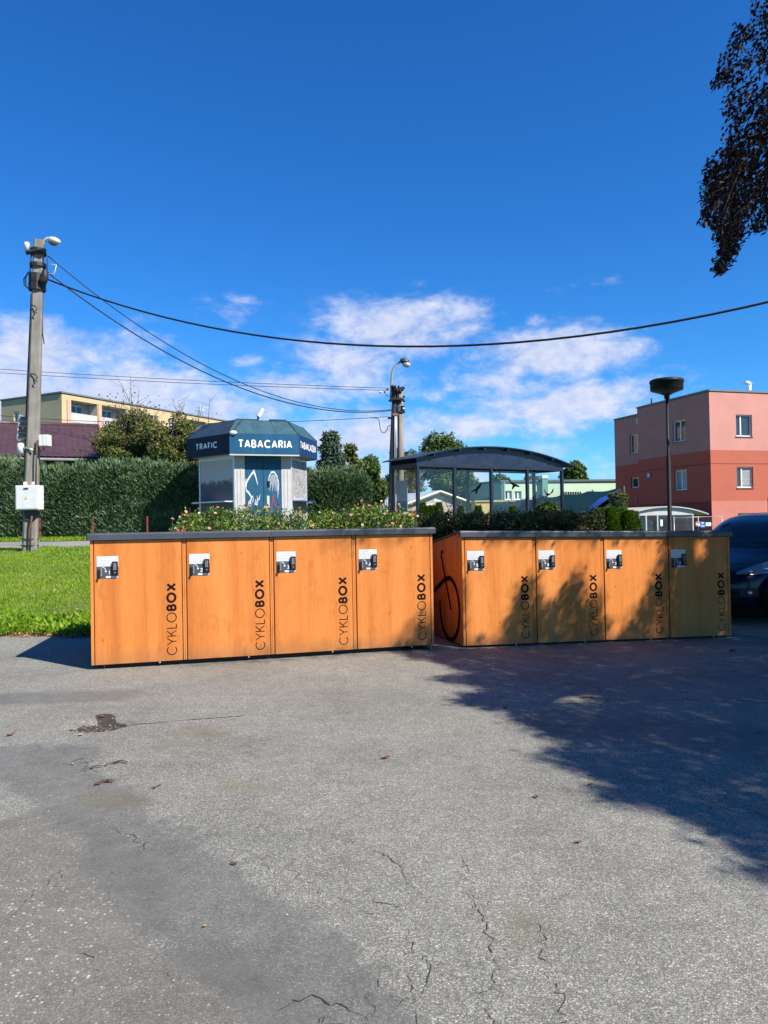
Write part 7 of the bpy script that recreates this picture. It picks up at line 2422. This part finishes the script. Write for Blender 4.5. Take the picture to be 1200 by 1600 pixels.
# sunlit ground, as bounded by the ragged edge of the shade
SUN_GROUND = [(-900, 1000), (560, 1012), (612, 1021), (640, 1030), (690, 1036), (735, 1052), (700, 1056), (668, 1064), (745, 1072), (785, 1080), (735, 1082), (700, 1098), (745, 1106), (790, 1108), (800, 1122), (822, 1136), (850, 1150), (920, 1160), (870, 1168), (828, 1178), (860, 1190), (905, 1205), (985, 1226), (930, 1228), (908, 1232), (945, 1246), (1010, 1254), (1060, 1268), (1100, 1290), (1130, 1312), (1190, 1336), (1140, 1338), (1170, 1356), (1215, 1372), (1300, 1420), (1300, 2600), (-900, 2600)]
SUN_SPOT = [(855, 1086), (930, 1082), (945, 1092), (900, 1098), (868, 1094)]
SUN_SPOT2 = [(880, 1100), (925, 1103), (915, 1110), (885, 1107)]
SUN_ROW2 = [(700, 826), (1037, 828), (1034, 866), (1018, 905), (1002, 940), (985, 962), (974, 985), (962, 1006), (945, 1006), (948, 975), (938, 950), (942, 925), (930, 930), (918, 945), (905, 938), (912, 905), (902, 897), (888, 905), (885, 930), (868, 946), (845, 940), (838, 915), (826, 900), (818, 915), (806, 940), (800, 965), (788, 990), (790, 1012), (700, 1012)]
SUN_STREAK = [(1072, 902), (1054, 884), (1068, 858), (1080, 836), (1116, 832), (1112, 852), (1096, 870), (1086, 892)]
SUN_ROW1 = [(100, 815), (690, 815), (690, 955), (664, 962), (648, 975), (632, 990), (618, 1012), (100, 1060)]
SUN_THUJA = [(905, 740), (1010, 740), (1010, 850), (905, 850)]
SUN_ROSE = [(-200, 650), (648, 650), (640, 790), (655, 838), (-200, 860)]

def cast(Pn):
    """where the sun carries each point: first locker fronts, then a plane through the roses, then the ground. True = falls where the photograph is sunlit"""
    lit = np.zeros(len(Pn), bool); done = np.zeros(len(Pn), bool)
    s = np.array(SUN_DIR)
    for A, B, poly in ((R1A, R1B, [SUN_ROW1]), (R2A, R2B, [SUN_ROW2, SUN_STREAK])):
        d = np.array([B.x - A.x, B.y - A.y]); L = np.linalg.norm(d); d = d / L
        n = np.array([d[1], -d[0]])
        num = (Pn[:, 0] - A.x) * n[0] + (Pn[:, 1] - A.y) * n[1]
        den = s[0] * n[0] + s[1] * n[1]
        k = num / den
        H = Pn - s * k[:, None]
        u = (H[:, 0] - A.x) * d[0] + (H[:, 1] - A.y) * d[1]
        hit = (k > 0) & (u > -.02) & (u < L + .02) & (H[:, 2] > -.05) & (H[:, 2] < 1.27) & ~done
        q = project(H)
        for pl in poly:
            lit |= hit & in_poly(q[:, 0], q[:, 1], pl)
        done |= hit
    d1 = np.array([R1B.x - R1A.x, R1B.y - R1A.y]); d1 = d1 / np.linalg.norm(d1); nd = np.array([-d1[1], d1[0]])
    k = ((Pn[:, 0] - R1B.x) * d1[0] + (Pn[:, 1] - R1B.y) * d1[1]) / (s[0] * d1[0] + s[1] * d1[1])
    H = Pn - s * k[:, None]
    u = (H[:, 0] - R1B.x) * nd[0] + (H[:, 1] - R1B.y) * nd[1]
    lit |= ~done & (k > 0) & (u > 0) & (u < .75) & (H[:, 2] > .25) & (H[:, 2] < 1.30)
    k = (Pn[:, 2] - 1.35) / s[2]; H = Pn - s * k[:, None]
    q = project(H)
    m = ~done & (H[:, 1] > 11.6) & (H[:, 1] < 15) & (q[:, 2] > 0)
    lit |= m & (in_poly(q[:, 0], q[:, 1], SUN_ROSE) | in_poly(q[:, 0], q[:, 1], SUN_THUJA))
    k = (Pn[:, 2] - (-.02)) / s[2]; H = Pn - s * k[:, None]
    q = project(H)
    m = ~done & (q[:, 2] > .3)
    for pl in (SUN_GROUND, SUN_SPOT, SUN_SPOT2):
        lit |= m & in_poly(q[:, 0], q[:, 1], pl)
    # everything beside and behind the viewer on the left stays in the sun too
    lit |= ~done & (H[:, 1] < 2.6) & (H[:, 0] < 2.0 + .2 * H[:, 1])
    return lit

def beech():
    rg = np.random.default_rng(77)
    base = Vector((9.6, 5.2)); zg = float(ground_z(base.x, base.y)) - .02
    root = thing('copper_beech', 'dark purple-leaved beech whose drooping branches hang in from the upper right', 'tree', (base.x, base.y, zg))
    org = np.array([base.x, base.y, zg])
    mt = leafmat('copper_beech_leaf', [(.006, .004, .005), (.014, .008, .008), (.026, .012, .010), (.055, .024, .014)], .10, .55, .18, 1.2, (1.3, .9, .6))
    cc = np.array([9.0, 4.8, 6.4]); cr = np.array([6.6, 8.4, 4.6])
    # hanging twigs, each a short drooping run of leaves
    N = 14000
    q = rand_unit(rg, N) * (rg.random(N)[:, None] ** .42)
    S0 = cc + q * cr
    S0 = S0[S0[:, 2] > 2.6]
    # more of them where the drooping side shows against the sky
    n2 = 3600
    Yv = rg.uniform(7.6, 11.6, n2); px = rg.uniform(1085, 1330, n2); py = rg.uniform(-160, 420, n2)
    V2 = np.array([tuple(P(float(a), float(b), float(c))) for a, b, c in zip(px, py, Yv)])
    S0 = np.concatenate([S0, V2])
    # and over the ground the crown is seen to shade
    n3 = 16000
    gx_ = rg.uniform(.2, 6.5, n3); gy_ = rg.uniform(1.5, 14.5, n3); hh = rg.uniform(2.7, 10.2, n3)
    V3 = np.stack([gx_, gy_, 0 * gx_], 1) + np.array(SUN_DIR) * (hh / SUN_DIR.z)[:, None]
    e3 = (((V3 - cc) / (cr * 1.06)) ** 2).sum(1)
    S0 = np.concatenate([S0, V3[e3 < 1]])
    n = len(S0)
    out = S0[:, :2] - cc[:2]; out /= np.maximum(np.linalg.norm(out, axis=1, keepdims=True), .3)
    dirs = np.concatenate([out * .75 + rg.normal(0, .35, (n, 2)), rg.uniform(-.75, .0, (n, 1))], 1)
    dirs /= np.linalg.norm(dirs, axis=1, keepdims=True)
    ln = rg.uniform(.35, .75, n)
    NL = 13
    t = (np.arange(NL) + .5) / NL
    tw = S0[:, None, :] + dirs[:, None, :] * (ln[:, None] * t[None, :])[:, :, None]
    tw[:, :, 2] -= (ln[:, None] * .45 * t[None, :] ** 2)
    C = tw.reshape(-1, 3) + rg.normal(0, .035, (n * NL, 3))
    Dd = np.repeat(dirs, NL, 0) * .7 + rand_unit(rg, n * NL) * .75; Dd[:, 2] -= .35
    tip = C + Dd / np.linalg.norm(Dd, axis=1, keepdims=True) * .05
    # leaves that would leave the crown's outline or take the sun from where it shines are not grown
    pj = project(tip)
    inframe = (pj[:, 2] > .2) & (pj[:, 0] > -100) & (pj[:, 0] < 1212) & (pj[:, 1] > -12) & (pj[:, 1] < 1700)
    okv = ~inframe | in_poly(pj[:, 0] + rg.normal(0, 4.5, len(tip)), pj[:, 1] + rg.normal(0, 4.5, len(tip)), CROWN_EDGE)
    soft = rg.normal(0, .05, C.shape)
    ok = okv & ~cast(C + soft)
    ok &= ~(inframe & (pj[:, 2] < 7.6))
    ok &= np.linalg.norm(C - np.array([0, 0, EYE]), axis=1) > 3.0
    # thinner, gappier where the sky shows through
    hole_ = np.sin(C[:, 0] * 7.1 + 1.3) * np.sin(C[:, 1] * 3.7) + np.sin(C[:, 2] * 8.3 + C[:, 0] * 3.1)
    ok &= ~(inframe & (hole_ > .30) & (rg.random(len(C)) < .88))
    print('beech leaves', ok.sum(), 'of', len(ok))
    C = C[ok]; Dd = Dd[ok]
    k = len(C)
    V, F = leaf_quads(C - org, Dd, np.tile([0, 0, 1.], (k, 1)) + rand_unit(rg, k) * .7, rg.uniform(.055, .088, k), rg.uniform(.030, .050, k), rg, .10)
    o = np_mesh('crown', V, F, mt, root); tag(o, kind='stuff')
    # twigs that still carry leaves
    keep = ok.reshape(n, NL).sum(1) >= 4
    m = MB()
    okr = ok.reshape(n, NL)
    for i in np.nonzero(keep)[0][::2]:
        last = np.nonzero(okr[i])[0]
        a, b = last.min(), last.max()
        if b - a < 2 or okr[i, a:b + 1].mean() < .7: continue
        p = [Vector(tw[i, j] - org) for j in (a, (a + b) // 2, b)]
        m.tube(p, [.006, .004, .002], 3, cap=False)
    tag(m.build('twigs', M_BARKT, root), kind='stuff')
    m = MB(); m.tube([(0, 0, -.2), (.02, .05, 1.2), (-.05, .0, 3.0), (-.1, .1, 6.0), (0, 0, 9.0)], [.42, .33, .28, .20, .06], 12); m.build('trunk', M_BARKT, root)
    for k_ in range(16):
        an = 2 * PI * k_ / 16 + rg.uniform(-.15, .15); h0 = rg.uniform(2.2, 6.0)
        e = np.array([cc[0] + cr[0] * .62 * math.cos(an), cc[1] + cr[1] * .62 * math.sin(an), rg.uniform(4.6, 8.5)])
        pe = project(e)[0]
        if pe[2] > 0 and pe[0] < 1230: continue
        e = e - org
        if cast(np.array([org + np.array([0, 0, h0]) * (1 - u_) + e * u_ + np.array([0, 0, .5 * math.sin(PI * u_)]) for u_ in np.linspace(.3, 1, 12)])).any(): continue
        s = Vector((0, 0, h0)); e = Vector(e)
        mid = s.lerp(e, .5) + Vector((0, 0, .5))
        m = MB(); m.tube([s, s.lerp(mid, .5) + Vector((0, 0, .2)), mid, mid.lerp(e, .6), e], [.13, .11, .08, .05, .02], 7, cap=False); m.build('limb', M_BARKT, root)
beech()
